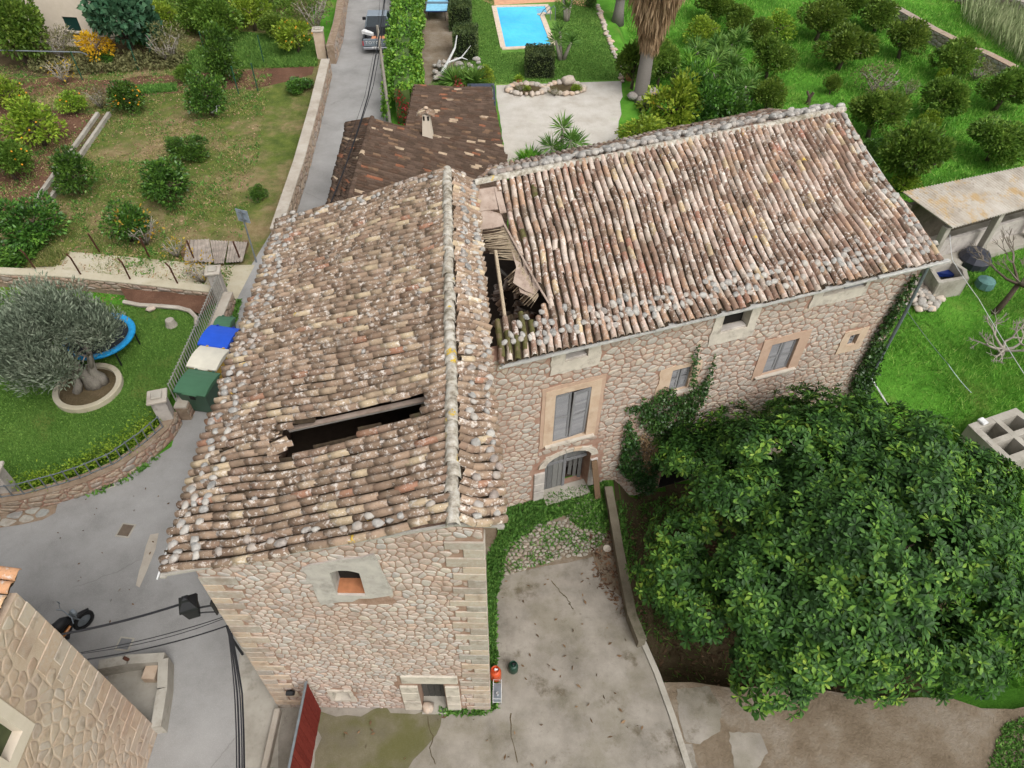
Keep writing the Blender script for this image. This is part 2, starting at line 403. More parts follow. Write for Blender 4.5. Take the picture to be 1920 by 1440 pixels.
def m_field():
    t = MT('dry_field_ground'); g = t.noise(.22, 5, .6)
    dry = t.ramp(t.noise(2.2, 6, .7), [(.3, col(128, 108, 78)), (.55, col(150, 132, 98)), (.75, col(168, 148, 116))])
    grn = t.ramp(t.noise(1.4, 6, .65), [(.3, col(76, 92, 44)), (.55, col(98, 112, 52)), (.75, col(126, 130, 66))])
    c = t.mix(t.step(t.math('ADD', g, t.math('MULTIPLY', t.noise(1.7, 6, .7), .45)), .64, .9), grn, dry)
    c = t.mix(t.math('MULTIPLY', t.step(t.noise(18, 4, .7), .58, .7), .4), c, col(190, 176, 148))
    return t.done(c, .97, t.bump(t.noise(9, 6, .7), .9, .06), spec=.06)
MAT['field'] = m_field()
def m_grass(name, a, b, c3, patch=None, ps=.3, pa=.0):
    t = MT(name); c = t.ramp(t.noise(.5, 7, .66), [(.3, a), (.5, b), (.7, c3)])
    c = t.mix(t.math('MULTIPLY', t.step(t.noise(9, 5, .7), .5, .7), .45), c, a)
    if patch: c = t.mix(t.math('MULTIPLY', t.step(t.noise(ps, 5, .6), .52, .68), pa), c, patch)
    c = t.n('HueSaturation', {'Hue': .488, 'Saturation': .94, 'Value': 1.75, 'Color': c}).outputs[0]
    return t.done(c, .95, t.bump(t.noise(14, 6, .72), 1.0, .08), spec=.06)
MAT['meadow'] = m_grass('meadow_ground', col(44, 92, 18), col(58, 116, 22), col(78, 136, 34), col(112, 122, 58), .3, .5)
MAT['lawn'] = m_grass('garden_lawn_ground', col(50, 84, 26), col(62, 98, 32), col(78, 110, 42), col(104, 112, 54), .6, .45)
MAT['lawn2'] = m_grass('pool_lawn_ground', col(64, 106, 36), col(78, 122, 44), col(96, 134, 56), col(118, 140, 70), .35, .5)
def m_blade(name, stops, trans=.3):
    t = MT(name); c = t.ramp(t.island(), stops)
    c = t.mix(t.math('MULTIPLY', t.step(t.noise(.6, 4), .4, .65), .4), c, stops[0][1])
    c = t.n('HueSaturation', {'Hue': .488, 'Saturation': .94, 'Value': 1.85, 'Color': c}).outputs[0]
    return t.done(c, .7, None, spec=.25, trans=trans)
def m_leaf(name, stops, rough=.45, trans=.22, spec=.4, bright=1.12, hue=.483):
    t = MT(name)
    isl = t.n('NewGeometry').outputs['Random Per Island']
    big = t.noise(1.1, 3, .6)
    f = t.math('ADD', t.math('MULTIPLY', isl, .6), t.math('MULTIPLY', t.step(big, .32, .68), .4))
    c = t.ramp(f, stops)
    hsv = t.n('HueSaturation', {'Hue': t.math('ADD', hue, t.math('MULTIPLY', t.objrand(), .02)), 'Value': t.math('ADD', bright, t.math('MULTIPLY', t.objrand(), .28)), 'Color': c})
    return t.done(hsv.outputs[0], rough, None, spec=spec, trans=trans)
MAT['leaf_big'] = m_leaf('glossy_broad_leaf', [(0, col(30, 58, 26)), (.35, col(46, 84, 36)), (.65, col(68, 114, 48)), (.88, col(112, 156, 60)), (1, col(156, 184, 78))], .5, .25, .22, .93, .472)
MAT['leaf_olive'] = m_leaf('olive_leaf', [(0, col(78, 92, 74)), (.4, col(108, 122, 102)), (.75, col(138, 150, 128)), (1, col(164, 172, 152))], .6, .18, .3, 1.25)
MAT['leaf_citrus'] = m_leaf('citrus_leaf', [(0, col(40, 72, 26)), (.4, col(60, 98, 36)), (.75, col(84, 126, 46)), (1, col(116, 154, 60))], .4, .22, .4)
MAT['leaf_grove'] = m_leaf('grove_leaf', [(0, col(62, 92, 30)), (.4, col(88, 116, 42)), (.75, col(112, 138, 54)), (1, col(150, 170, 76))], .5, .4, .3, 1.2, .49)
MAT['leaf_dry'] = m_leaf('greyish_shrub_leaf', [(0, col(84, 90, 58)), (.5, col(112, 114, 74)), (1, col(142, 140, 94))], .7, .2, .2)
MAT['leaf_lime'] = m_leaf('lime_leaf', [(0, col(84, 118, 30)), (.5, col(122, 152, 46)), (1, col(168, 188, 66))], .5, .3, .3)
MAT['leaf_yellow'] = m_leaf('yellow_leaf', [(0, col(150, 130, 44)), (.5, col(178, 154, 52)), (1, col(204, 178, 78))], .6, .3, .2)
MAT['leaf_gold'] = m_leaf('golden_leaf', [(0, col(186, 150, 26)), (.5, col(216, 176, 36)), (1, col(232, 200, 60))], .6, .3, .2)
MAT['leaf_fig'] = m_leaf('blue_green_leaf', [(0, col(38, 70, 50)), (.5, col(62, 98, 68)), (1, col(94, 128, 94))], .5, .2, .3)
MAT['leaf_hedge'] = m_leaf('hedge_leaf', [(0, col(44, 62, 32)), (.5, col(66, 86, 44)), (1, col(104, 120, 66))], .5, .15, .3)
MAT['leaf_ivy'] = m_leaf('ivy_leaf', [(0, col(30, 58, 24)), (.5, col(46, 82, 34)), (1, col(76, 110, 50))], .4, .15, .4)
MAT['leaf_vine'] = m_leaf('bright_vine_leaf', [(0, col(58, 104, 34)), (.5, col(92, 146, 50)), (1, col(144, 186, 66))], .45, .25, .3)
MAT['leaf_red'] = m_leaf('red_leaf', [(0, col(110, 26, 30)), (.6, col(158, 44, 48)), (1, col(122, 84, 52))], .5, .2, .3)
MAT['leaf_pink'] = m_leaf('pink_flower', [(0, col(190, 34, 70)), (1, col(216, 60, 96))], .6, .3, .2)
MAT['leaf_palm'] = m_leaf('palm_leaf', [(0, col(96, 112, 54)), (.5, col(136, 142, 78)), (1, col(176, 168, 104))], .5, .15, .3)
MAT['leaf_deadpalm'] = m_leaf('dead_palm_leaf', [(0, col(120, 98, 70)), (.5, col(158, 134, 102)), (1, col(184, 162, 130))], .8, .1, .1)
MAT['leaf_yucca'] = m_leaf('yucca_leaf', [(0, col(54, 92, 36)), (.5, col(84, 124, 52)), (1, col(126, 158, 78))], .5, .25, .3, 1.2, .478)
MAT['leaf_reed'] = m_leaf('reed_leaf', [(0, col(110, 130, 84)), (.5, col(142, 158, 112)), (1, col(176, 184, 142))], .6, .2, .2)
MAT['orange'] = plain('ripe_orange', col(232, 160, 40), .5)
MAT['bark'] = m_wood('bark', col(72, 62, 52), col(96, 84, 72), col(118, 106, 92), (6, 6, 1.5))
MAT['bark_pale'] = m_wood('pale_bark', col(132, 122, 110), col(162, 154, 142), col(186, 178, 166), (6, 6, 1.5))
MAT['bark_olive'] = m_wood('olive_bark', col(104, 98, 90), col(136, 130, 120), col(164, 158, 146), (5, 5, 1.2))
MAT['twig'] = plain('grey_twig', col(128, 118, 106), .9)
MAT['palm_bark'] = m_wood('palm_trunk', col(112, 106, 100), col(134, 128, 122), col(150, 144, 138), (2, 2, 14))
MAT['blade_meadow'] = m_blade('meadow_blade', [(0, col(50, 104, 20)), (.5, col(74, 132, 30)), (.85, col(104, 154, 48)), (1, col(140, 164, 80))])
MAT['blade_lawn'] = m_blade('lawn_blade', [(0, col(54, 92, 30)), (.5, col(72, 112, 38)), (1, col(100, 136, 54))])
MAT['blade_field'] = m_blade('field_blade', [(0, col(70, 92, 36)), (.45, col(98, 114, 50)), (.8, col(140, 134, 76)), (1, col(176, 158, 112))])
MAT['weed'] = m_blade('weed_leaf', [(0, col(46, 88, 28)), (.5, col(66, 114, 38)), (1, col(96, 138, 56))])
MAT['black'] = plain('black_metal', col(34, 34, 36), .5)
MAT['cable'] = plain('black_cable', col(34, 34, 38), .7)
MAT['rust'] = plain('rusty_iron', col(92, 58, 44), .85)
MAT['steel'] = plain('galvanised_steel', col(150, 158, 164), .45, .6)
MAT['gutter'] = plain('grey_gutter', col(186, 184, 178), .6)
MAT['dark'] = plain('opening_shade', col(36, 32, 28), .95)  # near-black colour stands in for the shade inside openings
MAT['rubber'] = plain('rubber', col(32, 32, 33), .85)
MAT['glass'] = plain('dark_glass', col(40, 50, 56), .12, 0, .6)
MAT['white'] = plain('white_paint', col(226, 226, 224), .6)
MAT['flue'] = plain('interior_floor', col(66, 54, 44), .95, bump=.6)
# ------------------------------------------------------------------ terrain and sheets of the setting
def structure(o): o['kind'] = 'structure'; return o
def terrain():
    xs = np.concatenate([np.linspace(-400, -60, 8), np.linspace(-50, 2, 27)[:-1], np.linspace(2, 14, 49)[:-1], np.linspace(14, 60, 30), np.linspace(80, 400, 8)])
    ys = np.concatenate([np.linspace(-80, 2, 8)[:-1], np.linspace(2, 26, 73)[:-1], np.linspace(26, 100, 40), np.linspace(130, 600, 9)])
    V = [(x, y, gz(x, y) + (.12 * math.sin(x * .7) * math.sin(y * .55) if x > 9 and y > 10 else 0)) for y in ys for x in xs]
    n = len(xs)
    F = [(j * n + i, j * n + i + 1, (j + 1) * n + i + 1, (j + 1) * n + i) for j in range(len(ys) - 1) for i in range(n - 1)]
    structure(link('ground', mesh_data('ground', V, F, MAT['meadow'], True)))
terrain()
def sheet(name, poly, mat, lift, z=0.0):
    """flat sheet of the setting; poly of world points (x, y)"""
    pts = [(p[0], p[1], z + lift) for p in poly]
    n = len(pts)
    if sum(pts[i][0] * pts[(i + 1) % n][1] - pts[(i + 1) % n][0] * pts[i][1] for i in range(n)) < 0: pts = pts[::-1]
    return structure(link(name, mesh_data(name, pts, [tuple(range(n))], mat)))
def P(lst, z=0.0): return [tuple(at(x, y, z)[:2]) for x, y in lst]
def wobble(poly, step=.5, amp=.12, seed=1):
    r = random.Random(seed); out = []
    n = len(poly)
    for i in range(n):
        a = Vector(poly[i][:2]); b = Vector(poly[(i + 1) % n][:2]); k = max(1, int((b - a).length / step))
        for j in range(k):
            q = a.lerp(b, j / k)
            out.append((q.x + r.uniform(-amp, amp), q.y + r.uniform(-amp, amp)) if j else (q.x, q.y))
    return out
LAWN_Z = 0.55
# left: dry field, orchard soil, vegetable plots
sheet('field', [(-80, 20)] + P([(470, 500), (512, 440), (552, 315), (580, 215), (606, 112)]) + [(-17, 62), (-19, 95), (-80, 95)], MAT['field'], .004)
sheet('orchard_soil', wobble(P([(195, 215), (92, 372), (60, 395), (-60, 440), (-300, 430), (-300, 205), (-40, 150), (60, 205), (150, 212)]), .8, .25, 3), MAT['soil'], .009)
sheet('vegetable_plot_soil', wobble(P([(-200, 175), (-150, 138), (180, 150), (520, 128), (590, 124), (585, 140), (470, 168), (230, 178)]), 1.2, .3, 4), MAT['soil'], .010)
sheet('hedge_bed_soil', wobble(P([(-300, 140), (-300, 60), (100, 62), (330, 90), (360, 110), (180, 140)]), 1.2, .4, 5), MAT['soil_dark'], .008)
sheet('grass_strip_ground', wobble(P([(430, 60), (600, 70), (595, 122), (440, 128), (330, 140), (340, 110)]), 1.2, .3, 6), MAT['lawn2'], .012)
# road and lane
road_poly = [tuple(at(635, -10)[:2]), (-16.2, 75), (-9.3, 75)] + P([(745, 0), (733, 110), (728, 230)]) + [(-6.9, 36), (-6.2, 28), (-6.2, 19)] + [(-6.05, 6.9), (-6.05, -8), (-30, -8), (-30, 14)] + P([(0, 975), (110, 940), (240, 890), (322, 838), (338, 772), (425, 575), (470, 500), (515, 425), (555, 310), (610, 110)])
sheet('lane', road_poly, MAT['road'], .012)
sheet('lane_repair_strip', wobble(P([(282, 1003), (298, 1000), (292, 1030), (276, 1070), (262, 1102), (255, 1098), (268, 1050)]), .4, .04, 8), MAT['concrete_wall'], .018)
sheet('lane_patch', wobble(P([(455, 1190), (478, 1195), (530, 1335), (522, 1440), (460, 1440), (450, 1290)]), .6, .06, 9), MAT['concrete'], .016)
sheet('path', P([(-150, 500), (0, 500), (130, 472), (400, 497), (478, 497), (440, 570), (425, 555), (300, 545), (130, 520), (0, 522), (-150, 530)]), MAT['path'], .016)
# garden lawn stands a little higher than the lane
lawn_px = [(360, 588), (372, 600), (352, 655), (318, 745), (290, 790), (225, 845), (130, 888), (30, 912), (-200, 960), (-200, 560), (0, 562), (140, 568), (250, 572), (330, 578)]
sheet('garden_lawn', P(lawn_px, LAWN_Z), MAT['lawn'], 0, LAWN_Z)
sheet('flower_bed_soil', wobble(P([(225, 540), (400, 556), (378, 590), (360, 583), (330, 573), (240, 566)], LAWN_Z), .6, .05, 10), MAT['soil'], .006, LAWN_Z)
# pool garden
sheet('gravel_court', wobble(P([(930, 160), (1168, 148), (1158, 280), (1150, 330), (930, 330), (945, 270)]), .8, .08, 12), MAT['gravel'], .010)
sheet('pool_lawn', P([(795, 165), (1168, 152), (1142, 80), (1112, 0), (1100, -40), (890, -40), (862, 0), (872, 110), (800, 150)]), MAT['lawn2'], .014)
sheet('bare_ground', wobble(P([(800, 168), (880, 118), (858, 30), (850, -40), (795, -40), (790, 80)]), 1.2, .15, 13), MAT['dirt_mud'], .019)
sheet('terracotta_terrace', P([(885, -8), (925, 10), (1040, 4), (1105, 14), (1108, -60), (880, -60)]), plain('terracotta_paving', col(222, 168, 132), .9, var=.1, scale=2.5, bump=.3), .020)
# yard
sheet('yard_concrete', wobble(P([(925, 1085), (1112, 1044), (1128, 1090), (1165, 1120), (1178, 1160), (1212, 1215), (1245, 1300), (1290, 1450), (1300, 1560), (505, 1560), (522, 1315), (916, 1315)]), .7, .05, 14), MAT['yard'], .010)
sheet('mossy_concrete', wobble(P([(600, 1334), (830, 1334), (800, 1400), (760, 1450), (740, 1560), (575, 1560)]), .3, .14, 15), MAT['yard_dark'], .016)
sheet('yard_earth', wobble(P([(890, 1334), (890, 1080), (910, 950), (1142, 905), (1160, 1030), (1178, 1165), (1160, 1150), (1128, 1092), (1110, 1050), (935, 1090), (935, 1334)]), .6, .08, 16), MAT['dirt_mud'], .005)
def ground_patch(name, px, mat, lift, res=.35, seed=1):
    """a sheet that follows the terrain, with a ragged edge"""
    poly = [tuple(atg(x, y)[:2]) for x, y in px]
    poly = wobble(poly, .6, .12, seed)
    xs = np.arange(min(p[0] for p in poly), max(p[0] for p in poly) + res, res); ys = np.arange(min(p[1] for p in poly), max(p[1] for p in poly) + res, res)
    V = [(x, y, gz(x, y) + lift) for y in ys for x in xs]; n = len(xs); F = []
    for j in range(len(ys) - 1):
        for i in range(n - 1):
            if in_poly(xs[i] + res / 2, ys[j] + res / 2, poly): F.append((j * n + i, j * n + i + 1, (j + 1) * n + i + 1, (j + 1) * n + i))
    return structure(link(name, mesh_data(name, V, F, mat, True)))
ground_patch('tree_bed_soil', [(1150, 900), (1300, 900), (1500, 860), (1750, 1000), (1800, 1200), (1700, 1330), (1400, 1330), (1255, 1290), (1180, 1150)], MAT['soil_dark'], .03)
sheet('bare_yard_ground', wobble(P([(1240, 1280), (1500, 1290), (1900, 1330), (2050, 1300), (2050, 1560), (1295, 1560), (1288, 1440)]), .8, .12, 18), MAT['dirt_mud'], .021)
for k, px in enumerate(([(1268, 1292), (1330, 1288), (1352, 1330), (1350, 1372), (1312, 1396), (1285, 1390), (1272, 1340)], [(1366, 1372), (1425, 1376), (1440, 1412), (1412, 1450), (1376, 1440)], [(1272, 1392), (1298, 1396), (1310, 1450), (1282, 1450)])):
    sheet('concrete_slab_patch', wobble(P(px), .12, .03, 30 + k), MAT['yard'], .026)

# ------------------------------------------------------------------ swimming pool: recessed basin, water, coping stones
def pool():
    z = 0.03
    w = [at(*p, z) for p in ((948, 89), (1033, 85), (1012, 30), (1026, 26), (1022, 12), (931, 14))]
    t = thing('swimming_pool', 'blue swimming pool with pale stone coping set into the lawn', 'pool', w[0])
    c = sum(w, Vector()) / len(w)
    water = MT('pool_water'); nz = water.noise(2.2, 4, .6)
    cc = water.ramp(water.noise(.35, 3), [(.3, col(30, 172, 226, 1)), (.7, col(70, 206, 244, 1))])
    wm = water.done(cc, .08, water.bump(nz, .6, .08), spec=.5)
    mb = MB(); mb.prism([(p.x, p.y) for p in w], .012, .035); mb.build('water', wm, t)
    tile = plain('coping_stone', col(226, 206, 184), .85, var=.06, scale=5, bump=.3)
    n = len(w)
    for i in range(n):
        a, b = w[i], w[(i + 1) % n]; d = (b - a); L = d.length; d.normalize(); nrm = Vector((d.y, -d.x, 0))
        if (a + nrm - c).length < (a - c).length: nrm = -nrm
        k = max(1, int(L / .5))
        for j in range(k):
            p0 = a + d * (L * j / k + .006); p1 = a + d * (L * (j + 1) / k - .006)
            if j == 0: p0 = p0 - d * (.28 if i in (0, 4, 5) else 0)
            if j == k - 1 and i in (0, 4, 5): p1 = p1 + d * .02
            m = MB(); m.prism([tuple((p0 + nrm * .0)[:2]), tuple(p1[:2]), tuple((p1 + nrm * .36)[:2]), tuple((p0 + nrm * .36)[:2])], .0, .075 + .004 * (i % 2)); m.build('coping_stone', tile, t)
    # submerged corner steps
    s = MB(); q = at(1018, 22, 0); s.box((q.x, q.y, .032), (.9, 1.1, .02), rz=.1); s.build('step', plain('pool_step', col(110, 200, 236), .3), t)
    # bent handrail
    h = at(1036, 36, .0)
    r = MB()
    for dx in (-.18, .18): r.tube([h + Vector((dx, -.25, 0)), h + Vector((dx, -.2, .8)), h + Vector((dx - .1, .1, .9)), h + Vector((dx - .5, .35, .5)), h + Vector((dx - .75, .5, .05))], .025, 6)
    r.build('handrail', MAT['steel'], t)
pool()
# ------------------------------------------------------------------ masonry: planes, openings, rubble stones
class Plane:
    """vertical wall plane: origin O, unit u along the wall, outward normal n"""
    def __init__(s, O, u, n):
        s.O = Vector(O); s.u = Vector(u).normalized(); s.n = Vector(n).normalized()
    def uv(s, px, py):
        d = Vector(ray(px, py)); c = Vector((0, 0, CAM_H))
        t = (s.O - c).dot(s.n) / d.dot(s.n); p = c + d * t
        return (p - s.O).dot(s.u), p.z
    def pt(s, u, v, off=0.0): return s.O + s.u * u + Vector((0, 0, v - s.O.z)) + s.n * off
    def rect(s, TL, TR, BR, BL):
        a, b, c, d = (s.uv(*q) for q in (TL, TR, BR, BL))
        return ((a[0] + d[0]) / 2, (b[0] + c[0]) / 2, (c[1] + d[1]) / 2, (a[1] + b[1]) / 2)   # u0 u1 v0 v1
def clip(poly, nx, ny, c):
    """keep nx*x+ny*y <= c"""
    out = []; n = len(poly)
    for i in range(n):
        a = poly[i]; b = poly[(i + 1) % n]; da = nx * a[0] + ny * a[1] - c; db = nx * b[0] + ny * b[1] - c
        if da <= 0: out.append(a)
        if (da < 0 < db) or (db < 0 < da):
            t = da / (da - db); out.append((a[0] + (b[0] - a[0]) * t, a[1] + (b[1] - a[1]) * t))
    return out
def area(p): return abs(sum(p[i][0] * p[(i + 1) % len(p)][1] - p[(i + 1) % len(p)][0] * p[i][1] for i in range(len(p)))) / 2
def cells(u0, u1, v0, v1, su, sv, jit=.42, seed=1):
    """brick-offset Voronoi cells"""
    r = random.Random(seed); nu = int((u1 - u0) / su) + 3; nv = int((v1 - v0) / sv) + 3
    S = {}
    for j in range(-1, nv):
        for i in range(-1, nu):
            S[i, j] = (u0 + (i + .5 * (j % 2) + r.uniform(-jit, jit)) * su, v0 + (j + r.uniform(-jit, jit)) * sv)
    k = su / sv
    for (i, j), p in S.items():
        poly = [(p[0] - su * 1.6, p[1] - sv * 1.6), (p[0] + su * 1.6, p[1] - sv * 1.6), (p[0] + su * 1.6, p[1] + sv * 1.6), (p[0] - su * 1.6, p[1] + sv * 1.6)]
        for dj in (-2, -1, 0, 1, 2):
            for di in (-2, -1, 0, 1, 2):
                q = S.get((i + di, j + dj))
                if q is None or (di == 0 and dj == 0): continue
                nx, ny = q[0] - p[0], (q[1] - p[1]) * k * k
                mx, my = (p[0] + q[0]) / 2, (p[1] + q[1]) / 2
                poly = clip(poly, nx, ny, nx * mx + ny * my)
                if len(poly) < 3: break
            if len(poly) < 3: break
        if len(poly) >= 3: yield p, poly
def round_poly(poly):
    out = []; n = len(poly)
    for i in range(n):
        a = poly[i]; b = poly[(i + 1) % n]
        if math.hypot(a[0] - b[0], a[1] - b[1]) < .02: continue
        out += [(a[0] * .8 + b[0] * .2, a[1] * .8 + b[1] * .2), (a[0] * .2 + b[0] * .8, a[1] * .2 + b[1] * .8)]
    return out
def stone_geo(poly, gap, h, rnd):
    cx = sum(p[0] for p in poly) / len(poly); cy = sum(p[1] for p in poly) / len(poly)
    def sc(p, g):
        d = math.hypot(p[0] - cx, p[1] - cy); k = max(.2, (d - g) / d) if d > 1e-6 else 1
        return (cx + (p[0] - cx) * k, cy + (p[1] - cy) * k)
    rp = [sc(p, gap) for p in poly]; rp = round_poly(rp)
    if len(rp) < 5: return None
    n = len(rp); rad = math.sqrt(area(rp)); g2 = rad * .13
    V = [(p[0], p[1], -.006) for p in rp] + [(p[0], p[1], h * .55) for p in (sc(q, g2 * .35) for q in rp)] + [(p[0], p[1], h * rnd.uniform(.9, 1.1)) for p in (sc(q, g2 * 1.5) for q in rp)]
    F = []
    for a in (0, n):
        F += [(a + i, a + (i + 1) % n, a + n + (i + 1) % n, a + n + i) for i in range(n)]
    F.append(tuple(range(2 * n, 3 * n)))
    return V, F
def rubble(pl, outline, holes, su, sv, mat, parent, name='stone', gap=.022, h=.035, seed=1, keep=300, jit=.52, visible=None, rest='rubble_stones'):
    """rubble stones on a wall plane; outline = convex polygon in (u, v), holes = rectangles u0,u1,v0,v1"""
    us = [p[0] for p in outline]; vs = [p[1] for p in outline]; rnd = random.Random(seed); items = []
    n = len(outline); o = outline
    if sum(o[i][0] * o[(i + 1) % n][1] - o[(i + 1) % n][0] * o[i][1] for i in range(n)) < 0: o = o[::-1]
    for p, poly in cells(min(us), max(us), min(vs), max(vs), su, sv, jit, seed):
        for i in range(n):
            a, b = o[i], o[(i + 1) % n]; nx, ny = b[1] - a[1], -(b[0] - a[0])
            poly = clip(poly, nx, ny, nx * a[0] + ny * a[1])
            if len(poly) < 3: break
        if len(poly) < 3: continue
        bad = False
        for (u0, u1, v0, v1) in holes:
            if max(q[0] for q in poly) < u0 or min(q[0] for q in poly) > u1 or max(q[1] for q in poly) < v0 or min(q[1] for q in poly) > v1: continue
            d = [(u0 - p[0], (1, 0, u0)), (p[0] - u1, (-1, 0, -u1)), (v0 - p[1], (0, 1, v0)), (p[1] - v1, (0, -1, -v1))]
            m = max(d, key=lambda q: q[0])
            if m[0] <= 0: bad = True; break
            poly = clip(poly, *m[1])
            if len(poly) < 3: bad = True; break
        if bad or area(poly) < su * sv * .16: continue
        g = stone_geo(poly, gap, h * rnd.uniform(.6, 1.35), rnd)
        if g is None: continue
        V = [pl.pt(x, y, z) for x, y, z in g[0]]
        c = sum(V, Vector()) / len(V); dist = (c - Vector((0, 0, CAM_H))).length
        x, y = proj(c); inside = -20 < x < 1940 and -20 < y < 1460 and (visible is None or visible(x, y))
        items.append((area(poly) / dist ** 2 * (1 if inside else .01), V, g[1]))
    items.sort(key=lambda q: -q[0])
    off = wloc(parent)
    flip = pl.u.cross(Vector((0, 0, 1))).dot(pl.n) < 0
    ff = lambda F: [tuple(reversed(f)) for f in F] if flip else F
    for s, V, F in items[:keep]:
        link(name, mesh_data(name, [v - off for v in V], ff(F), mat, True), parent)
    if len(items) > keep:
        mb = MB()
        for s, V, F in items[keep:]: mb.add(V, ff(F))
        q = mb.build(rest, mat, parent, smooth=True); q['kind'] = 'stuff'
def wall_panel(mb, pl, u0, u1, v0, top, holes, thick=.45):
    """wall slab with rectangular openings; top = list of (u, v) break points"""
    def tv(u):
        for (a, va), (b, vb) in zip(top, top[1:]):
            if a - 1e-6 <= u <= b + 1e-6: return va + (vb - va) * ((u - a) / (b - a) if b > a else 0)
        return top[-1][1] if u > top[-1][0] else top[0][1]
    br = sorted(set([u0, u1] + [q for h in holes for q in h[:2] if u0 < q < u1] + [t[0] for t in top if u0 < t[0] < u1]))
    flip = pl.u.cross(Vector((0, 0, 1))).dot(pl.n) < 0
    def quad(a):
        b = len(mb.v); mb.v += a; mb.f.append(tuple(range(b, b + len(a)))[::-1] if flip else tuple(range(b, b + len(a))))
    for a, b in zip(br, br[1:]):
        m = (a + b) / 2; hs = sorted([h for h in holes if h[0] < m < h[1]], key=lambda h: h[2]); lo = (v0, v0)
        for h in hs + [None]:
            hi = (h[2], h[2]) if h else (tv(a), tv(b))
            if min(hi) > max(lo) + 1e-4:
                for o_, rev in ((0, False), (-thick, True)):
                    q = [pl.pt(a, lo[0], o_), pl.pt(b, lo[1], o_), pl.pt(b, hi[1], o_), pl.pt(a, hi[0], o_)]
                    quad(q[::-1] if rev else q)
            if h: lo = (h[3], h[3])
        quad([pl.pt(a, tv(a), 0), pl.pt(b, tv(b), 0), pl.pt(b, tv(b), -thick), pl.pt(a, tv(a), -thick)])
    for (a, b, c, d) in holes:
        quad([pl.pt(a, c, 0), pl.pt(a, c, -thick), pl.pt(b, c, -thick), pl.pt(b, c, 0)][::-1])
        quad([pl.pt(a, d, 0), pl.pt(b, d, 0), pl.pt(b, d, -thick), pl.pt(a, d, -thick)][::-1])
        quad([pl.pt(a, c, 0), pl.pt(a, d, 0), pl.pt(a, d, -thick), pl.pt(a, c, -thick)][::-1])
        quad([pl.pt(b, c, 0), pl.pt(b, c, -thick), pl.pt(b, d, -thick), pl.pt(b, d, 0)][::-1])
    for u, rev in ((u0, True), (u1, False)):
        q = [pl.pt(u, v0, 0), pl.pt(u, v0, -thick), pl.pt(u, tv(u), -thick), pl.pt(u, tv(u), 0)]
        quad(q[::-1] if rev else q)
def frame_slab(pl, outer, hole, off0, off1, mat, name, parent, jag=.0, seed=1):
    """render patch round an opening: ragged outer polygon (u, v) with a rectangular hole (or None), as strips"""
    rnd = random.Random(seed); mb = MB()
    if hole is None:
        ring = outer
        mb.prism([(u, v) for u, v in ring], 0, 1)
        mb.v = [pl.pt(p.x, p.y, off0 + (off1 - off0) * p.z) for p in mb.v]
    else:
        u0, u1, v0, v1 = hole
        e_ = .004; inner = [(u0 + e_, v0 + e_), (u1 - e_, v0 + e_), (u1 - e_, v1 - e_), (u0 + e_, v1 - e_)]
        k = 7; O = []; I = []
        for e in range(4):
            a, b = outer[e], outer[(e + 1) % 4]; c, d = inner[e], inner[(e + 1) % 4]
            for j in range(k):
                t = j / k; jx, jy = (rnd.uniform(-jag, jag), rnd.uniform(-jag, jag)) if j else (0, 0)
                O.append((a[0] + (b[0] - a[0]) * t + jx, a[1] + (b[1] - a[1]) * t + jy)); I.append((c[0] + (d[0] - c[0]) * t, c[1] + (d[1] - c[1]) * t))
        n = len(O)
        V = [pl.pt(*p, off1) for p in O] + [pl.pt(*p, off1) for p in I] + [pl.pt(*p, off0) for p in O] + [pl.pt(*p, -.43) for p in I]
        F = []
        for i in range(n):
            j = (i + 1) % n
            F += [(i, j, n + j, n + i), (2 * n + j, 2 * n + i, i, j)[::1], (n + i, n + j, 3 * n + j, 3 * n + i)]
        mb.add(V, F)
    return mb.build(name, mat, parent)
# ------------------------------------------------------------------ barrel-tile roofs
def tile_mesh(name, w, L, h, mat, seed, seg=5, taper=.95, th=.016):
    r = random.Random(seed); V = []; F = []
    def arc(y, ww, hh, dz=0):
        i = len(V)
        for k in range(seg + 1):
            a = math.pi * k / seg; V.append((-math.cos(a) * ww / 2 + r.uniform(-.004, .004), y + r.uniform(-.008, .008), math.sin(a) ** .8 * hh + dz + r.uniform(-.003, .003)))
        return i
    a = arc(0, w * taper, h * .93, -.002); m = arc(L * .55, w * .975, h * .98, .003); b = arc(L, w, h, .007); c = arc(L, w - 2 * th, h - th, .007); d = arc(L * .7, w * .9 - 2 * th, h * .9 - th, .0)
    for p, q in ((a, m), (m, b), (b, c), (c, d)):
        F += [(p + k, p + k + 1, q + k + 1, q + k) for k in range(seg)]
    F = [tuple(reversed(f)) for f in F]
    return mesh_data(name, V, F, mat, True)
def flat_shade_rim(me): pass
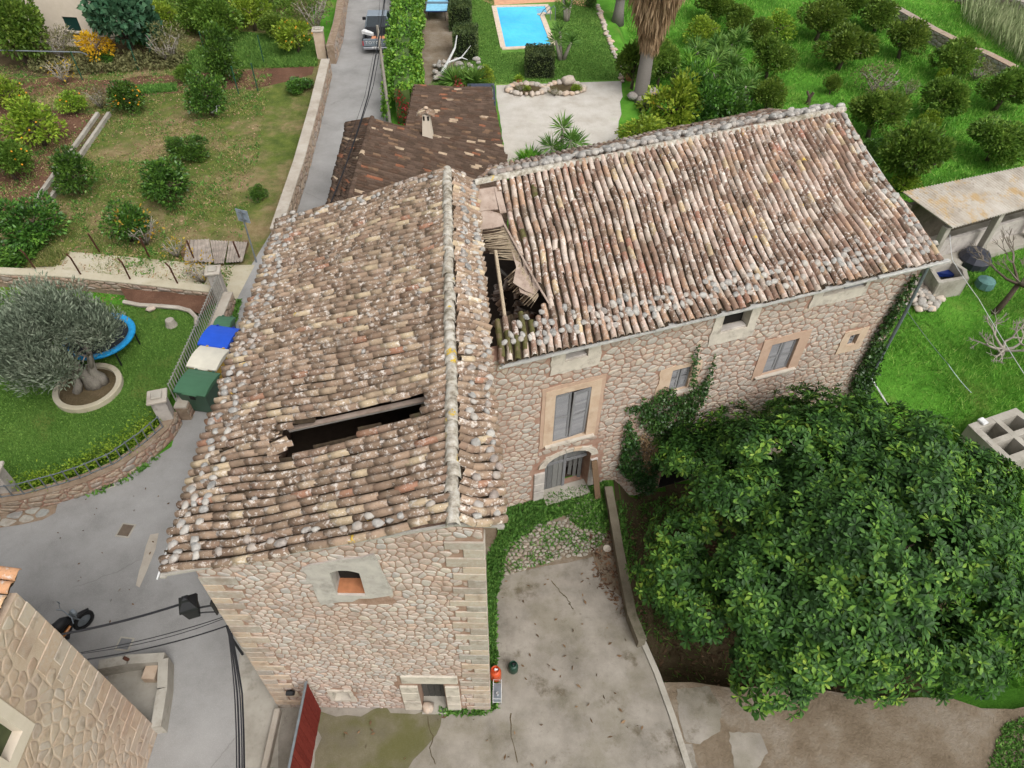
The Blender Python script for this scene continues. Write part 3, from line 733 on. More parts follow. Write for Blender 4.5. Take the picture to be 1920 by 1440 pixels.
class Slope:
    """roof slope: ridge a->b, eave c->d (c below a). s along the ridge, t down the slope"""
    def __init__(s, a, b, c, d, sag=.03, seed=1):
        s.a, s.b, s.c, s.d = map(Vector, (a, b, c, d)); s.sag = sag; s.seed = seed
        s.dn = (((s.c + s.d) - (s.a + s.b)) / 2).normalized(); al = (s.b - s.a).normalized()
        s.n = al.cross(s.dn)
        if s.n.z < 0: s.n = -s.n
        s.n.normalize(); s.len = ((s.c + s.d) - (s.a + s.b)).length / 2; s.wid = (s.b - s.a).length
    def pt(s, u, v, h=0.0):
        top = s.a.lerp(s.b, u); bot = s.c.lerp(s.d, u); p = top.lerp(bot, v); k = s.seed
        z = s.sag * (math.sin(u * 7.3 + k) * math.sin(v * 3.1 + k * 1.7) + .55 * math.sin(u * 17 + v * 9 + k * 2.3)) - s.sag * 1.3 * math.sin(math.pi * min(1, max(0, v)))
        lat = .045 * math.sin(v * 6.1 + u * 5 + k) + .02 * math.sin(v * 15 + u * 11)
        return p + s.n * (z + h) + (s.b - s.a).normalized() * lat
def roof_slope(S, ncol, nrow, mats, parent, keep, hole=None, w=None, h=.085, seed=1, moss=None, chan=True, drop=None, rest='more_roof_tiles', jitter=1.0):
    rnd = random.Random(seed); sw = S.wid / ncol; w = w or sw * .76; L = S.len / nrow * 1.16
    variants = [tile_mesh('roof_tile', w * rnd.uniform(.97, 1.04), L * rnd.uniform(.98, 1.04), h * rnd.uniform(.96, 1.05), mats, seed * 10 + k) for k in range(6)]
    mossv = [tile_mesh('mossy_roof_tile', w, L, h, MAT['tile_moss'], seed * 10 + k + 6) for k in range(3)] if moss else None
    items = []; chn = MB()
    def inhole(p): 
        return hole is not None and hole(*proj(p))
    for i in range(ncol):
        u = (i + .5) / ncol; ph = rnd.uniform(-.5, .5)
        for j in range(-1, nrow + 1):
            v0 = (j + ph) / nrow - .004; v1 = (j + 1 + ph) / nrow
            if v1 <= .3 / nrow or v0 >= 1 - .3 / nrow: continue
            if v0 < 0: v0, v1 = -.004, 1 / nrow
            if v1 > 1: v0, v1 = 1 - 1 / nrow, 1.0
            p = S.pt(u, v0); q = S.pt(u, v1); mid = (p + q) / 2
            if not inhole(mid):
                y = (q - p).normalized(); z = (S.n - y * S.n.dot(y)).normalized(); x = y.cross(z)
                jx = rnd.gauss(0, .008) * jitter; ja = rnd.gauss(0, .018) * jitter
                if rnd.random() < .02 * jitter: ja *= 5; jx *= 2.5
                M = Matrix(((x.x, y.x, z.x, 0), (x.y, y.y, z.y, 0), (x.z, y.z, z.z, 0), (0, 0, 0, 1)))
                pos = p + x * jx + z * (.035 + rnd.gauss(0, .0035)) + y * rnd.gauss(0, .02) * jitter
                M = Matrix.Translation(pos) @ M @ Matrix.Rotation(ja, 4, 'Z') @ Matrix.Rotation(-.03 + rnd.gauss(0, .012), 4, 'X')
                if drop is None or not drop(i, j, rnd):
                    me = rnd.choice(mossv) if (moss and moss(*proj(mid), rnd)) else rnd.choice(variants)
                    items.append(((mid - Vector((0, 0, CAM_H))).length, M, me))
            if chan:
                ua, ub = u, (i + 1.5) / ncol; um = (ua + ub) / 2
                if ub <= 1 and not inhole((S.pt(um, v0) + S.pt(um, v1)) / 2):
                    V = []
                    for vv, dz in ((v0 - .01, -.01), (v1 + .01, .008)):
                        V += [S.pt(ua, vv, .05 + dz), S.pt(ua * .7 + ub * .3, vv, -.004 + dz), S.pt(ua * .3 + ub * .7, vv, -.004 + dz), S.pt(ub, vv, .05 + dz)]
                    chn.add(V, [(0, 1, 5, 4), (1, 2, 6, 5), (2, 3, 7, 6)])
    items.sort(key=lambda q: q[0]); off = Matrix.Translation(-wloc(parent))
    for d, M, me in items[:keep]:
        o = link(me.name.split('.')[0], me, parent); o.matrix_local = off @ M
    if len(items) > keep:
        mb = MB()
        for d, M, me in items[keep:]: mb.add([v.co for v in me.vertices], [tuple(p.vertices) for p in me.polygons], M)
        q = mb.build(rest, mats, parent, smooth=True); q['kind'] = 'stuff'
    if chan:
        q = chn.build('channel_tiles', MAT['channel'], parent); q['kind'] = 'stuff'
    return items
STONES = []
def stone_variants():
    for k in range(8):
        r = random.Random(50 + k); V = [(0, 0, -.45)]; F = []; n, m = 8, 3
        for j in range(m):
            th = math.pi * (j + 1) / (m + 1)
            for i in range(n):
                a = 2 * math.pi * i / n; rr = r.uniform(.38, .58)
                V.append((math.sin(th) * math.cos(a) * rr, math.sin(th) * math.sin(a) * rr, -math.cos(th) * rr * .9))
        V.append((0, 0, .44)); e = len(V) - 1
        for i in range(n):
            F.append((0, 1 + (i + 1) % n, 1 + i)); F.append((e, 1 + (m - 1) * n + i, 1 + (m - 1) * n + (i + 1) % n))
            for j in range(m - 1): F.append((1 + j * n + i, 1 + j * n + (i + 1) % n, 1 + (j + 1) * n + (i + 1) % n, 1 + (j + 1) * n + i))
        STONES.append((V, F))
stone_variants()
_stone_meshes = {}
def put_stone(name, mat, parent, pos, size, flat=.72, rnd=random, up=None, yaw=None):
    key = (name, mat.name)
    if key not in _stone_meshes: _stone_meshes[key] = [mesh_data(name, V, F, mat, True) for V, F in STONES]
    o = link(name, rnd.choice(_stone_meshes[key]), parent)
    off = wloc(parent)
    R = Matrix.Rotation(rnd.uniform(0, 6.28) if yaw is None else yaw, 4, 'Z')
    if up is not None: R = up.to_track_quat('Z', 'Y').to_matrix().to_4x4() @ R
    o.matrix_local = Matrix.Translation(Vector(pos) - off) @ R @ Matrix.Diagonal((size * rnd.uniform(.95, 1.35), size * rnd.uniform(.8, 1.05), size * flat, 1))
    return o
# ------------------------------------------------------------------ front wing of the farmhouse
A_R0, A_R1 = Vector((-.99, 6.84, 9.2)), Vector((-1.94, 18.66, 9.2))
A_L0, A_L1 = Vector((-6.78, 6.82, 7.28)), at(525, 410, 7.28)
A_E0, A_E1 = Vector((-.11, 7.02, 8.86)), Vector((-1.15, 18.6, 8.88))
A_FR, A_FL, A_BL, A_BR = Vector((-.49, 6.95, 0)), Vector((-6.11, 6.95, 0)), Vector((-6.62, 18.9, 0)), Vector((-1.45, 18.45, 0))
HOLE_A = [(503, 858), (516, 826), (540, 800), (800, 739), (810, 752), (806, 772), (772, 786), (742, 800), (690, 806), (672, 822), (612, 838), (575, 852), (548, 860)]
HOLE_B = [(880, 352), (940, 348), (948, 400), (962, 455), (985, 500), (1000, 525), (1026, 560), (1018, 588), (985, 596), (930, 612), (905, 560), (880, 420)]
def hsm(px, py): return in_poly(px, py, HOLE_A)
def house_front():
    H = thing('stone_house', 'tall stone house in front whose tiled roof has a long dark slot of missing tiles', 'house', (-3.3, 12.5, 0))
    pf = Plane(A_FL, (1, 0, 0), (0, -1, 0))
    W = (A_FR - A_FL).length
    rz = lambda x: 9.2 + (x + .99) * (1.92 / 5.79) if x < -.99 else 9.2 - (x + .99) * .386
    top = [(0, rz(-6.11) - .1), (5.12, 9.06), (W, rz(-.49) - .1)]
    win = pf.rect((622, 1066), (678, 1066), (682, 1112), (628, 1114)); door = pf.rect((785, 1279), (831, 1278), (838, 1326), (789, 1327)); niche = pf.rect((623, 1295), (655, 1294), (659, 1309), (628, 1310))
    door = (door[0], door[1], .02, door[3])
    mb = MB(); wall_panel(mb, pf, 0, W, -.3, top, [win, door, niche])
    # other three walls
    for p, q, zt0, zt1 in ((A_FR, A_BR, 8.72, 8.72), (A_BR, A_BL, 8.7, 7.3), (A_BL, A_FL, 7.32, 7.32)):
        d = (q - p); n = Vector((d.y, -d.x, 0))
        pl = Plane(p, d, n)
        if p == A_BR:
            tp = [(0, 8.85), (.5, 9.02), (d.length, 7.4)]
        else: tp = [(0, zt0), (d.length, zt1)]
        wall_panel(mb, pl, .46 if p == A_FR else .0, d.length - (.46 if p == A_BL else 0), -.3, tp, [])
    wall = mb.build('wall', MAT['mortar_a'], H)
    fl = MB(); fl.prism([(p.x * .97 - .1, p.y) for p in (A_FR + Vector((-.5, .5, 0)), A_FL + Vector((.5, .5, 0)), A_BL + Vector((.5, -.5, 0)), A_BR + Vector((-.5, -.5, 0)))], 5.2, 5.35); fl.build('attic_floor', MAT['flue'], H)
    # quoins on both front corners
    rnd = random.Random(4); holes = []
    v = 0.0; k = 0
    while v < 8.5:
        hgt = rnd.uniform(.24, .33)
        for side in (0, 1):
            wd = (.66 if (k + side) % 2 else .38) * rnd.uniform(.88, 1.12); topv = (7.3 if side == 0 else 8.68)
            if v + hgt > topv: continue
            pr_ = .006 + rnd.uniform(0, .01)
            if side == 0: u0, u1 = -.02 - pr_ * .5, wd
            else: u0, u1 = W - wd, W + .02 + pr_ * .5
            m = MB(); cu = (u0 + u1) / 2; c = pf.pt(cu, v + hgt / 2, -.13 + pr_)
            m.box(c, (u1 - u0, .30, hgt - .016), bev=.012); m.build('quoin_stone', MAT['quoin'], wall)
            holes.append((u0, u1, v, v + hgt))
        v += hgt; k += 1
    patch = [pf.uv(*p) for p in ((603, 1131), (737, 1112), (700, 1036), (566, 1062))]
    frame_slab(pf, patch, win, -.05, .045, MAT['plaster_grey'], 'render_patch', wall, .05, 3)
    us = [p[0] for p in patch]; vs = [p[1] for p in patch]
    hh = holes + [(us[3] + .12, us[1] - .1, vs[0], min(vs[2], vs[3] + .12)), (niche[0] - .08, niche[1] + .1, niche[2] - .04, niche[3] + .08)]
    dj = [pf.rect((750, 1278), (785, 1278), (790, 1328), (757, 1330)), pf.rect((833, 1276), (862, 1276), (864, 1328), (838, 1328))]
    dl = pf.rect((752, 1270), (858, 1268), (858, 1278), (752, 1279))
    hh += [(dj[0][0], dj[1][1], 0, dl[3] + .05), win]
    rubble(pf, [(0, .02), (W, .02), (W, top[2][1] - .05), (5.12, 9.0), (0, top[0][1] - .05)], hh, .18, .185, MAT['stone_a'], wall, seed=5, gap=.009, h=.014)
    # right flank seen at a glance
    d = A_BR - A_FR; pr2 = Plane(A_FR, d, Vector((d.y, -d.x, 0)))
    rubble(pr2, [(.32, .02), (6.4, .02), (6.4, 8.6), (.32, 8.6)], [], .34, .22, MAT['stone_a'], wall, seed=6, keep=60)
    d = A_FL - A_BL; pl2 = Plane(A_BL, d, Vector((d.y, -d.x, 0)))
    rubble(pl2, [(.2, .02), (d.length - .3, .02), (d.length - .3, 7.2), (.2, 7.2)], [], .36, .24, MAT['stone_a'], wall, seed=16, keep=0)
    # arched attic window
    uw = win[1] - win[0]; fr = thing_part('window', H)
    m = MB(); ns = 10; base = win[3] - .22
    for i in range(ns):
        a0, a1 = i / ns, (i + 1) / ns; f = lambda a: base + .21 * math.sin(math.pi * (0.12 + .76 * a)) ** .7
        q = [(win[0] + uw * a0, f(a0)), (win[0] + uw * a1, f(a1)), (win[0] + uw * a1, win[3] + .01), (win[0] + uw * a0, win[3] + .01)]
        b = MB().prism(q, 0, 1); b.v = [pf.pt(p.x, p.y, -.4 + p.z * .44) for p in b.v]; m.v, m.f = (m.v + b.v, m.f + [tuple(i_ + len(m.v) for i_ in f_) for f_ in b.f])
    lint = m.build('arched_lintel', MAT['plaster_grey'], H)
    m = MB(); m.box(pf.pt((win[0] + win[1]) / 2, win[2] + .035, -.16), (uw - .012, .3, .07)); m.build('brick_sill', plain('terracotta_brick', col(186, 124, 86), .9, bump=.4), H)
    m = MB(); m.box(pf.pt((win[0] + win[1]) / 2, (win[2] + win[3]) / 2, -.33), (uw - .02, .02, 1.4)); m.build('dark_window_panel', MAT['dark'], H)  # flat dark panel closes the window, painting the unlit attic behind
    bpy.data.objects.remove(fr)
    # ground floor door with dressed jambs
    for i, j in enumerate(dj):
        v = 0
        for hgt in ((.62, .6, .4) if i == 0 else (.5, .55, .58)):
            m = MB(); m.box(pf.pt((j[0] + j[1]) / 2, v + hgt / 2, -.1), (j[1] - j[0] - .02, .3, hgt - .015), bev=.015); m.build('door_jamb', MAT['plaster_white'], H); v += hgt
            if v > door[3] - .1: break
    m = MB(); m.box(pf.pt((dl[0] + dl[1]) / 2, (door[3] + dl[3]) / 2 + .05, -.1), (dl[1] - dl[0], .31, dl[3] - door[3] + .12), bev=.02); m.build('door_lintel', MAT['plaster_white'], H)
    dr = MB(); dr.box(pf.pt((door[0] + door[1]) / 2, door[3] / 2, -.36), (door[1] - door[0], .05, door[3] - .02)); D = dr.build('door', MAT['wood_dark'], H)
    nb = 4; bw = (door[1] - door[0]) / nb
    for i in range(nb):
        m = MB(); m.box(pf.pt(door[0] + bw * (i + .5), door[3] / 2, -.325), (bw - .012, .03, door[3] - .06)); m.build('door_plank', MAT['wood_dark'], D)
    m = MB(); m.box(pf.pt(door[1] - .15, 1.0, -.30), (.03, .03, .12)); m.build('latch', MAT['black'], D)
    m = MB(); m.box(pf.pt((door[0] + door[1]) / 2, .03, -.1), (door[1] - door[0] - .01, .5, .06)); m.build('threshold', MAT['concrete'], H)
    # niche
    frame_slab(pf, [(niche[0] - .1, niche[2] - .07), (niche[1] + .12, niche[2] - .09), (niche[1] + .05, niche[3] + .07), (niche[0] - .12, niche[3] + .05)], niche, -.03, .05, MAT['plaster_white'], 'niche_frame', H, .02, 9)
    m = MB(); m.box(pf.pt((niche[0] + niche[1]) / 2, (niche[2] + niche[3]) / 2, -.2), (.5, .03, .4)); m.build('niche_back', MAT['dark'], H)  # back of the niche coloured near-black to paint its shade
    # roof
    rf = MB()
    for p, q, o_ in ((A_L0, A_L1, Vector((.06, 0, -.05))), (A_E0, A_E1, Vector((-.06, 0, -.05)))):
        d = q - p; rz_ = math.atan2(d.y, d.x); rf.box((p + q) / 2 + o_, (d.length, .12, .05), rz=rz_)
    for p, q in ((A_L0, A_R0), (A_L1, A_R1), (A_E0, A_R0), (A_E1, A_R1)):
        rf.tube([p + Vector((0, .06 if p.y < 10 else -.06, -.06)), q + Vector((0, .06 if p.y < 10 else -.06, -.07))], .035, 4)
    R = rf.build('roof', MAT['wood_beam'], H)
    # white cable trim under the left eave
    m = MB(); m.tube([A_L0 + Vector((-.03, -.05, -.02)), A_L0.lerp(A_L1, .5) + Vector((-.03, 0, -.03)), A_L1 + Vector((-.03, 0, -.02))], .018, 5); m.build('eave_trim', MAT['white'], R)
    SL = Slope(A_R0, A_R1, A_L0, A_L1, .035, 1.3)
    roof_slope(SL, 58, 15, MAT['tile_a'], R, 260, hsm, seed=2, h=.108)
    SR = Slope(A_R0 + Vector((.1, 0, 0)), A_R1 + Vector((.1, 0, 0)), A_E0, A_E1, .01, 2.1)
    roof_slope(SR, 58, 3, MAT['tile_a'], R, 40, None, seed=3, h=.108, rest='short_slope_tiles')
    rnd = random.Random(8)
    n = 36; L = (A_R1 - A_R0).length / n; d = (A_R1 - A_R0).normalized()
    var = [tile_mesh('ridge_tile', .27 * rnd.uniform(.94, 1.05), L * 1.12, .15, MAT['ridge'], 70 + k, seg=6, taper=.9) for k in range(4)]
    y = -d; x = y.cross(Vector((0, 0, 1))); M3 = Matrix(((x.x, y.x, 0, 0), (x.y, y.y, 0, 0), (x.z, y.z, 1, 0), (0, 0, 0, 1)))
    for i in range(n):
        p = A_R1 + y * (i * L) + Vector((rnd.gauss(0, .012), 0, .03 + .02 * math.sin(i * .5)))
        o = link('ridge_tile', rnd.choice(var), R); o.matrix_local = Matrix.Translation(p - wloc(R)) @ M3 @ Matrix.Rotation(rnd.gauss(0, .02), 4, 'Z')
    # stones that weigh the tiles down
    def put(S, u, v, size, h=.11):
        put_stone('weight_stone', MAT['roof_stone'], R, S.pt(u, v, h) + Vector((rnd.gauss(0, .02), rnd.gauss(0, .02), 0)), size, .72, rnd, S.n)
    for i in range(58):
        u = (i + 1) / 58
        for v, pr_ in ((.955, .75), (.895, .8), (.975, .18)):
            if rnd.random() < pr_: put(SL, u + rnd.gauss(0, .002), v + rnd.gauss(0, .011), rnd.uniform(.15, .22))
        for v, pr_ in ((.38, .75), (.82, .8)):
            if rnd.random() < pr_: put(SR, u + rnd.gauss(0, .002), v + rnd.gauss(0, .06), rnd.uniform(.15, .21))
    for v in np.arange(.08, .9, .037):
        if rnd.random() < .75: put(SL, .03 + rnd.gauss(0, .006), v + rnd.gauss(0, .008), rnd.uniform(.15, .21))
    for v in np.arange(.05, .95, .028):
        if rnd.random() < .85: put(SL, .975 + rnd.gauss(0, .01), v, rnd.uniform(.14, .2))
    for u, v in ((.55, .12), (.3, .62), (.42, .35), (.12, .7), (.7, .2)): put(SL, u, v, .14)
    # fallen tiles and bared beam at the slot
    for (px, py, a, t) in ((528, 815, .5, .3), (540, 826, .7, .25), (522, 838, .2, .1), (536, 842, .8, .4), (515, 820, -.4, .2), (548, 834, .6, .5)):
        p = at(px, py, 7.75); o = link('fallen_tile', tile_mesh('fallen_tile', .17, .45, .08, MAT['tile_a'], 90), R)
        o.matrix_local = Matrix.Translation(p - wloc(R) + Vector((0, 0, .05))) @ Matrix.Rotation(math.pi / 2 + a, 4, 'Z') @ Matrix.Rotation(t - .2, 4, 'X')
    u0 = SL; bm = MB(); p = at(545, 801, 7.83); q = at(802, 745, 8.78)
    dirv = (q - p).normalized(); M = Matrix.Translation((p + q) / 2 - Vector((0, -.03, .18))) @ Vector((1, 0, 0)).rotation_difference(dirv).to_matrix().to_4x4()
    bm.box((0, .02, .06), ((q - p).length + .15, .07, .11), M); bm.build('bared_beam', MAT['wood_beam'], R)
    m = MB(); m.box((0, -.02, .13), ((q - p).length, .12, .035), M); m.build('broken_board', MAT['clay_board'], R)
    return H
def thing_part(name, parent):
    o = bpy.data.objects.new(name, None); C.objects.link(o); o.parent = parent; OFF[o.name] = wloc(parent); return o
house_front()
# ------------------------------------------------------------------ rear wing of the farmhouse
B_R0, B_R1 = Vector((-1.14, 18.3, 9.0)), Vector((10.86, 23.11, 9.0))
B_E0, B_E1 = Vector((-.35, 13.03, 7.0)), Vector((12.84, 17.7, 7.0))
BU = (B_E1 - B_E0).normalized(); BN = Vector((BU.y, -BU.x, 0))
PB = Plane(Vector((.49, 13.55, 0)), BU, BN)
B_FAR = 12.72
def hole_b(px, py): return in_poly(px, py, HOLE_B)
def shutters(pl, r, H, off=-.1, n=2, tilts=(0, 0), drop=0.0):
    u0, u1, v0, v1 = r; w = (u1 - u0) / n
    for i in range(n):
        a, b = u0 + w * i + .012, u0 + w * (i + 1) - .012; m = MB(); s = MB(); tl = tilts[i % len(tilts)]
        def P3(u, v, o): 
            du = u - a; return pl.pt(u, v + du * tl, off + o + abs(tl) * .3 * (v - v0))
        def bar(ua, ub, va, vb, o0, o1, mb):
            V = [P3(ua, va, o0), P3(ub, va, o0), P3(ub, vb, o0), P3(ua, vb, o0), P3(ua, va, o1), P3(ub, va, o1), P3(ub, vb, o1), P3(ua, vb, o1)]
            mb.add(V, [(3, 2, 1, 0), (4, 5, 6, 7), (0, 1, 5, 4), (1, 2, 6, 5), (2, 3, 7, 6), (3, 0, 4, 7)])
        vt = v1 - drop
        for (ua, ub, va, vb) in ((a, a + .07, v0, vt), (b - .07, b, v0, vt), (a + .072, b - .072, v0, v0 + .09), (a + .072, b - .072, vt - .09, vt), (a + .072, b - .072, (v0 + vt) / 2 - .035, (v0 + vt) / 2 + .035)): bar(ua, ub, va, vb, 0, .05, m)
        S = m.build('shutter', MAT['wood_grey'], H)
        vv = v0 + .1
        while vv < vt - .1:
            if abs(vv - (v0 + vt) / 2) > .05:
                V = [P3(a + .072, vv, .045), P3(b - .072, vv, .045), P3(b - .072, vv + .06, .012), P3(a + .072, vv + .06, .012), P3(a + .072, vv - .008, .04), P3(b - .072, vv - .008, .04), P3(b - .072, vv + .052, .006), P3(a + .072, vv + .052, .006)]
                s.add(V, [(0, 1, 2, 3), (7, 6, 5, 4), (0, 4, 5, 1), (2, 6, 7, 3)])
            vv += .092
        s.build('louvres', MAT['wood_grey'], S)
def house_rear():
    H = thing('stone_house', 'long stone house behind with collapsed roof corner, ochre-framed shutters and ivy', 'house', (6, 18, 0))
    rects = {}
    rects['attic1'] = PB.rect((1060, 650), (1103, 643), (1103, 668), (1060, 675)); rects['main'] = PB.rect((1040, 738), (1106, 726), (1100, 816), (1036, 828))
    rects['mid'] = PB.rect((1258, 694), (1294, 686), (1290, 726), (1254, 733)); rects['attic2'] = PB.rect((1357, 588), (1410, 574), (1402, 612), (1350, 624))
    rects['sh3'] = PB.rect((1446, 645), (1496, 634), (1478, 690), (1428, 701)); rects['attic3'] = PB.rect((1545, 544), (1626, 524), (1622, 535), (1540, 556)); rects['small'] = PB.rect((1594, 628), (1611, 624), (1602, 644), (1585, 648))
    d0 = PB.rect((1022, 850), (1104, 838), (1104, 915), (1020, 925)); rects['arch'] = (d0[0], d0[1], .02, PB.uv(1064, 846)[1])
    c0 = PB.uv(1240, 890)[0], PB.uv(1300, 880)[0]; rects['cellar'] = (c0[0], c0[1], -1.48, PB.uv(1272, 861)[1])
    eave_v = 6.96
    mb = MB(); wall_panel(mb, PB, -1.75, B_FAR, -1.8, [(-1.75, eave_v), (B_FAR, eave_v)], list(rects.values()), .5)
    # gable (right) wall, back wall
    back = -BN; dep = 8.3; c1 = PB.pt(B_FAR, 0)
    pg = Plane(c1, back, BU); wall_panel(mb, pg, .5, dep, -1.8, [(0, 6.95), (5.4, 8.85), (dep, 7.1)], [], .5)
    pb = Plane(PB.pt(2.2, 0) + back * dep, BU, back); wall_panel(mb, pb, 0, B_FAR - 2.71, -1.8, [(0, 7.2), (B_FAR - 2.71, 6.9)], [], .5)
    W = mb.build('wall', MAT['mortar_b'], H)
    f = MB(); q = [PB.pt(-1.1, 0) - BN * .55, PB.pt(B_FAR - .55, 0) - BN * .55, PB.pt(B_FAR - .55, 0) - BN * (dep - .6), PB.pt(-1.1, 0) - BN * (dep - .6)]
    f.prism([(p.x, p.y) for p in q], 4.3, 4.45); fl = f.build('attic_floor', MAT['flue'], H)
    f = MB(); f.prism([(p.x, p.y) for p in q], -.05, .03); f.build('ground_floor', MAT['flue'], H)
    rn = random.Random(21)   # rubble fallen through the roof
    for k in range(40):
        p = at(rn.uniform(925, 1010), rn.uniform(540, 640), 4.5); o = link('fallen_tile', tile_mesh('fallen_tile', .17, .4, .08, MAT['tile_b'], 91), fl); o.matrix_local = Matrix.Translation(p - wloc(H)) @ Matrix.Rotation(rn.uniform(0, 6), 4, 'Z') @ Matrix.Rotation(rn.uniform(-.5, .5), 4, 'X')
    # render surrounds
    holes = []
    def surround(px, hole, mat, name, jag=.03, o1=.04, seed=1):
        o = [PB.uv(*p) for p in px]   # BL BR TR TL
        frame_slab(PB, o, hole, -.05, o1, mat, name, W, jag, seed)
        holes.append((min(o[0][0], o[3][0]) + .04, max(o[1][0], o[2][0]) - .04, min(o[0][1], o[1][1]) + .04, min(max(o[2][1], o[3][1]), 6.9) - .03))
        return o
    def exp(r, l, rr, b, t): return [(r[0] - l, r[2] - b), (r[1] + rr, r[2] - b), (r[1] + rr, r[3] + t), (r[0] - l, r[3] + t)]
    def surround_uv(o, hole, mat, name, jag=.03, o1=.04, seed=1, pad=.03):
        frame_slab(PB, o, hole, -.05, o1, mat, name, W, jag, seed)
        holes.append((o[0][0] + pad, o[1][0] - pad, o[0][1] + pad, o[2][1] - pad))
    r = rects
    surround_uv(exp(r['attic1'], .42, .38, .42, max(.03, 6.9 - r['attic1'][3])), r['attic1'], MAT['plaster_white'], 'render_patch', .03, .04, 2)
    surround_uv(exp(r['main'], .3, .3, .06, .22), r['main'], MAT['plaster_orange'], 'window_surround', .008, .035, 3)
    m0 = exp(r['main'], .42, .42, .1, .36); frame_slab(PB, m0, (r['main'][0] - .3, r['main'][1] + .3, r['main'][2] - .06, r['main'][3] + .22), -.05, .025, MAT['plaster_rust'], 'window_border', W, .02, 4); holes.append((m0[0][0], m0[1][0], m0[0][1], m0[2][1]))
    surround_uv(exp(r['mid'], .42, .32, .15, .12), r['mid'], MAT['plaster_orange'], 'window_surround', .05, .03, 5)
    surround_uv(exp(r['attic2'], .3, .28, .42, max(.03, 6.9 - r['attic2'][3])), r['attic2'], MAT['plaster_white'], 'render_patch', .03, .04, 6)
    surround_uv(exp(r['sh3'], .35, .36, .1, .26), r['sh3'], MAT['plaster_rust'], 'window_surround', .02, .035, 7)
    surround_uv(exp(r['attic3'], .35, .15, .36, max(.02, 6.93 - r['attic3'][3])), r['attic3'], MAT['plaster_white'], 'render_patch', .03, .04, 8)
    surround_uv(exp(r['small'], .3, .3, .3, .2), r['small'], MAT['plaster_orange'], 'window_surround', .02, .035, 9)
    # arched doorway: dressed voussoirs and jambs
    a = r['arch']; rad = (a[1] - a[0]) / 2; cu = (a[0] + a[1]) / 2; sv = a[3] - rad * .62
    def archpt(t, k=1.0): return (cu - math.cos(t) * rad * k, sv + math.sin(t) * rad * .62 * (k if k == 1 else (k - (k - 1) * .1)))
    def arch_fill(rect, cu, rad, sv, rise, mat, name, parent):
        m = MB(); n = 14
        for i in range(n):
            t0, t1 = math.pi * i / n, math.pi * (i + 1) / n
            p0 = (cu - math.cos(t0) * rad, sv + math.sin(t0) * rise); p1 = (cu - math.cos(t1) * rad, sv + math.sin(t1) * rise)
            b = MB().prism([p0, p1, (p1[0], rect[3] + .005), (p0[0], rect[3] + .005)], 0, 1)
            V = [PB.pt(p.x, p.y, -.49 + p.z * .505) for p in b.v]; m.add(V, b.f)
        return m.build(name, mat, parent)
    arch_fill(a, cu, rad, sv, rad * .62, MAT['plaster_white'], 'arch_spandrel', W)
    nv = 11
    for i in range(nv):
        t0, t1 = math.pi * (i + .03) / nv, math.pi * (i + .97) / nv; k = 1.3
        q = [archpt(t0), archpt(t1), archpt(t1, k), archpt(t0, k)]
        b = MB().prism(q, 0, 1); b.v = [PB.pt(p.x, p.y, -.05 + p.z * .115) for p in b.v]; b.build('voussoir', MAT['plaster_orange'] if i == 6 else MAT['plaster_white'], W)
    holes.append((cu - rad * 1.25, cu + rad * 1.25, sv - .1, sv + rad * .8))
    for s in (-1, 1):
        v = .02
        for hgt in (.5, .42, .55):
            if v + hgt > sv: hgt = sv - v
            if hgt < .08: break
            wd = .36 if s < 0 else .26
            m = MB(); uc = cu + s * (rad + wd / 2 + .005); c = PB.pt(uc, v + hgt / 2, -.1); m.box(c, (wd, .32, hgt - .015), rz=math.atan2(BU.y, BU.x), bev=.015); m.build('door_jamb', MAT['plaster_grey'], W)
            v += hgt
        holes.append((cu + s * (rad + .2) - .22, cu + s * (rad + .2) + .22, 0, sv))
    # double door: left leaf shut, right leaf half open with a missing panel
    rzB = math.atan2(BU.y, BU.x)
    dm = MB()
    for (u0, u1, v0, v1) in ((a[0] + .01, cu - .01, .05, a[3] - .05), (cu + .01, a[1] - .01, 1.45, a[3] - .05)):
        dm.box(PB.pt((u0 + u1) / 2, (v0 + v1) / 2, -.3), (u1 - u0, .04, v1 - v0), rz=rzB)
    D = dm.build('door', MAT['wood_door'], H)
    for i in range(4):
        bw = (cu - a[0] - .03) / 4; m = MB(); m.box(PB.pt(a[0] + .015 + bw * (i + .5), a[3] / 2, -.265), (bw - .014, .025, a[3] - .12), rz=rzB); m.build('door_plank', MAT['wood_door'], D)
    m = MB(); m.box(PB.pt(cu, 1.45, -.235), (a[1] - a[0] - .04, .04, .1), rz=rzB); m.box(PB.pt(cu, .95, -.235), (.1, .05, 1.85), rz=rzB); m.build('door_rail', MAT['wood_grey'], D)
    for i in range(3):
        m = MB(); m.box(PB.pt(a[1] - .12 - i * .13, .72, -.42 - i * .1), (.115, .03, 1.4), rz=rzB - .5); m.build('door_plank', MAT['wood_door'], D)
    m = MB(); m.box(PB.pt(cu, .9, -.95), (a[1] - a[0] + .6, .05, 2.4), rz=rzB); m.build('blocking_wall', MAT['plaster_grey'], H)
    m = MB(); m.box(PB.pt(cu, .03, .05), (a[1] - a[0], .6, .1), rz=rzB); m.build('doorstep', MAT['concrete'], H)
    # cellar arch
    c = r['cellar']; rad2 = (c[1] - c[0]) / 2; arch_fill(c, (c[0] + c[1]) / 2, rad2, c[3] - rad2 * .7, rad2 * .68, MAT['mortar_b'], 'cellar_arch', W)
    holes.append((c[0] - .1, c[1] + .1, c[2], c[3] + .12))
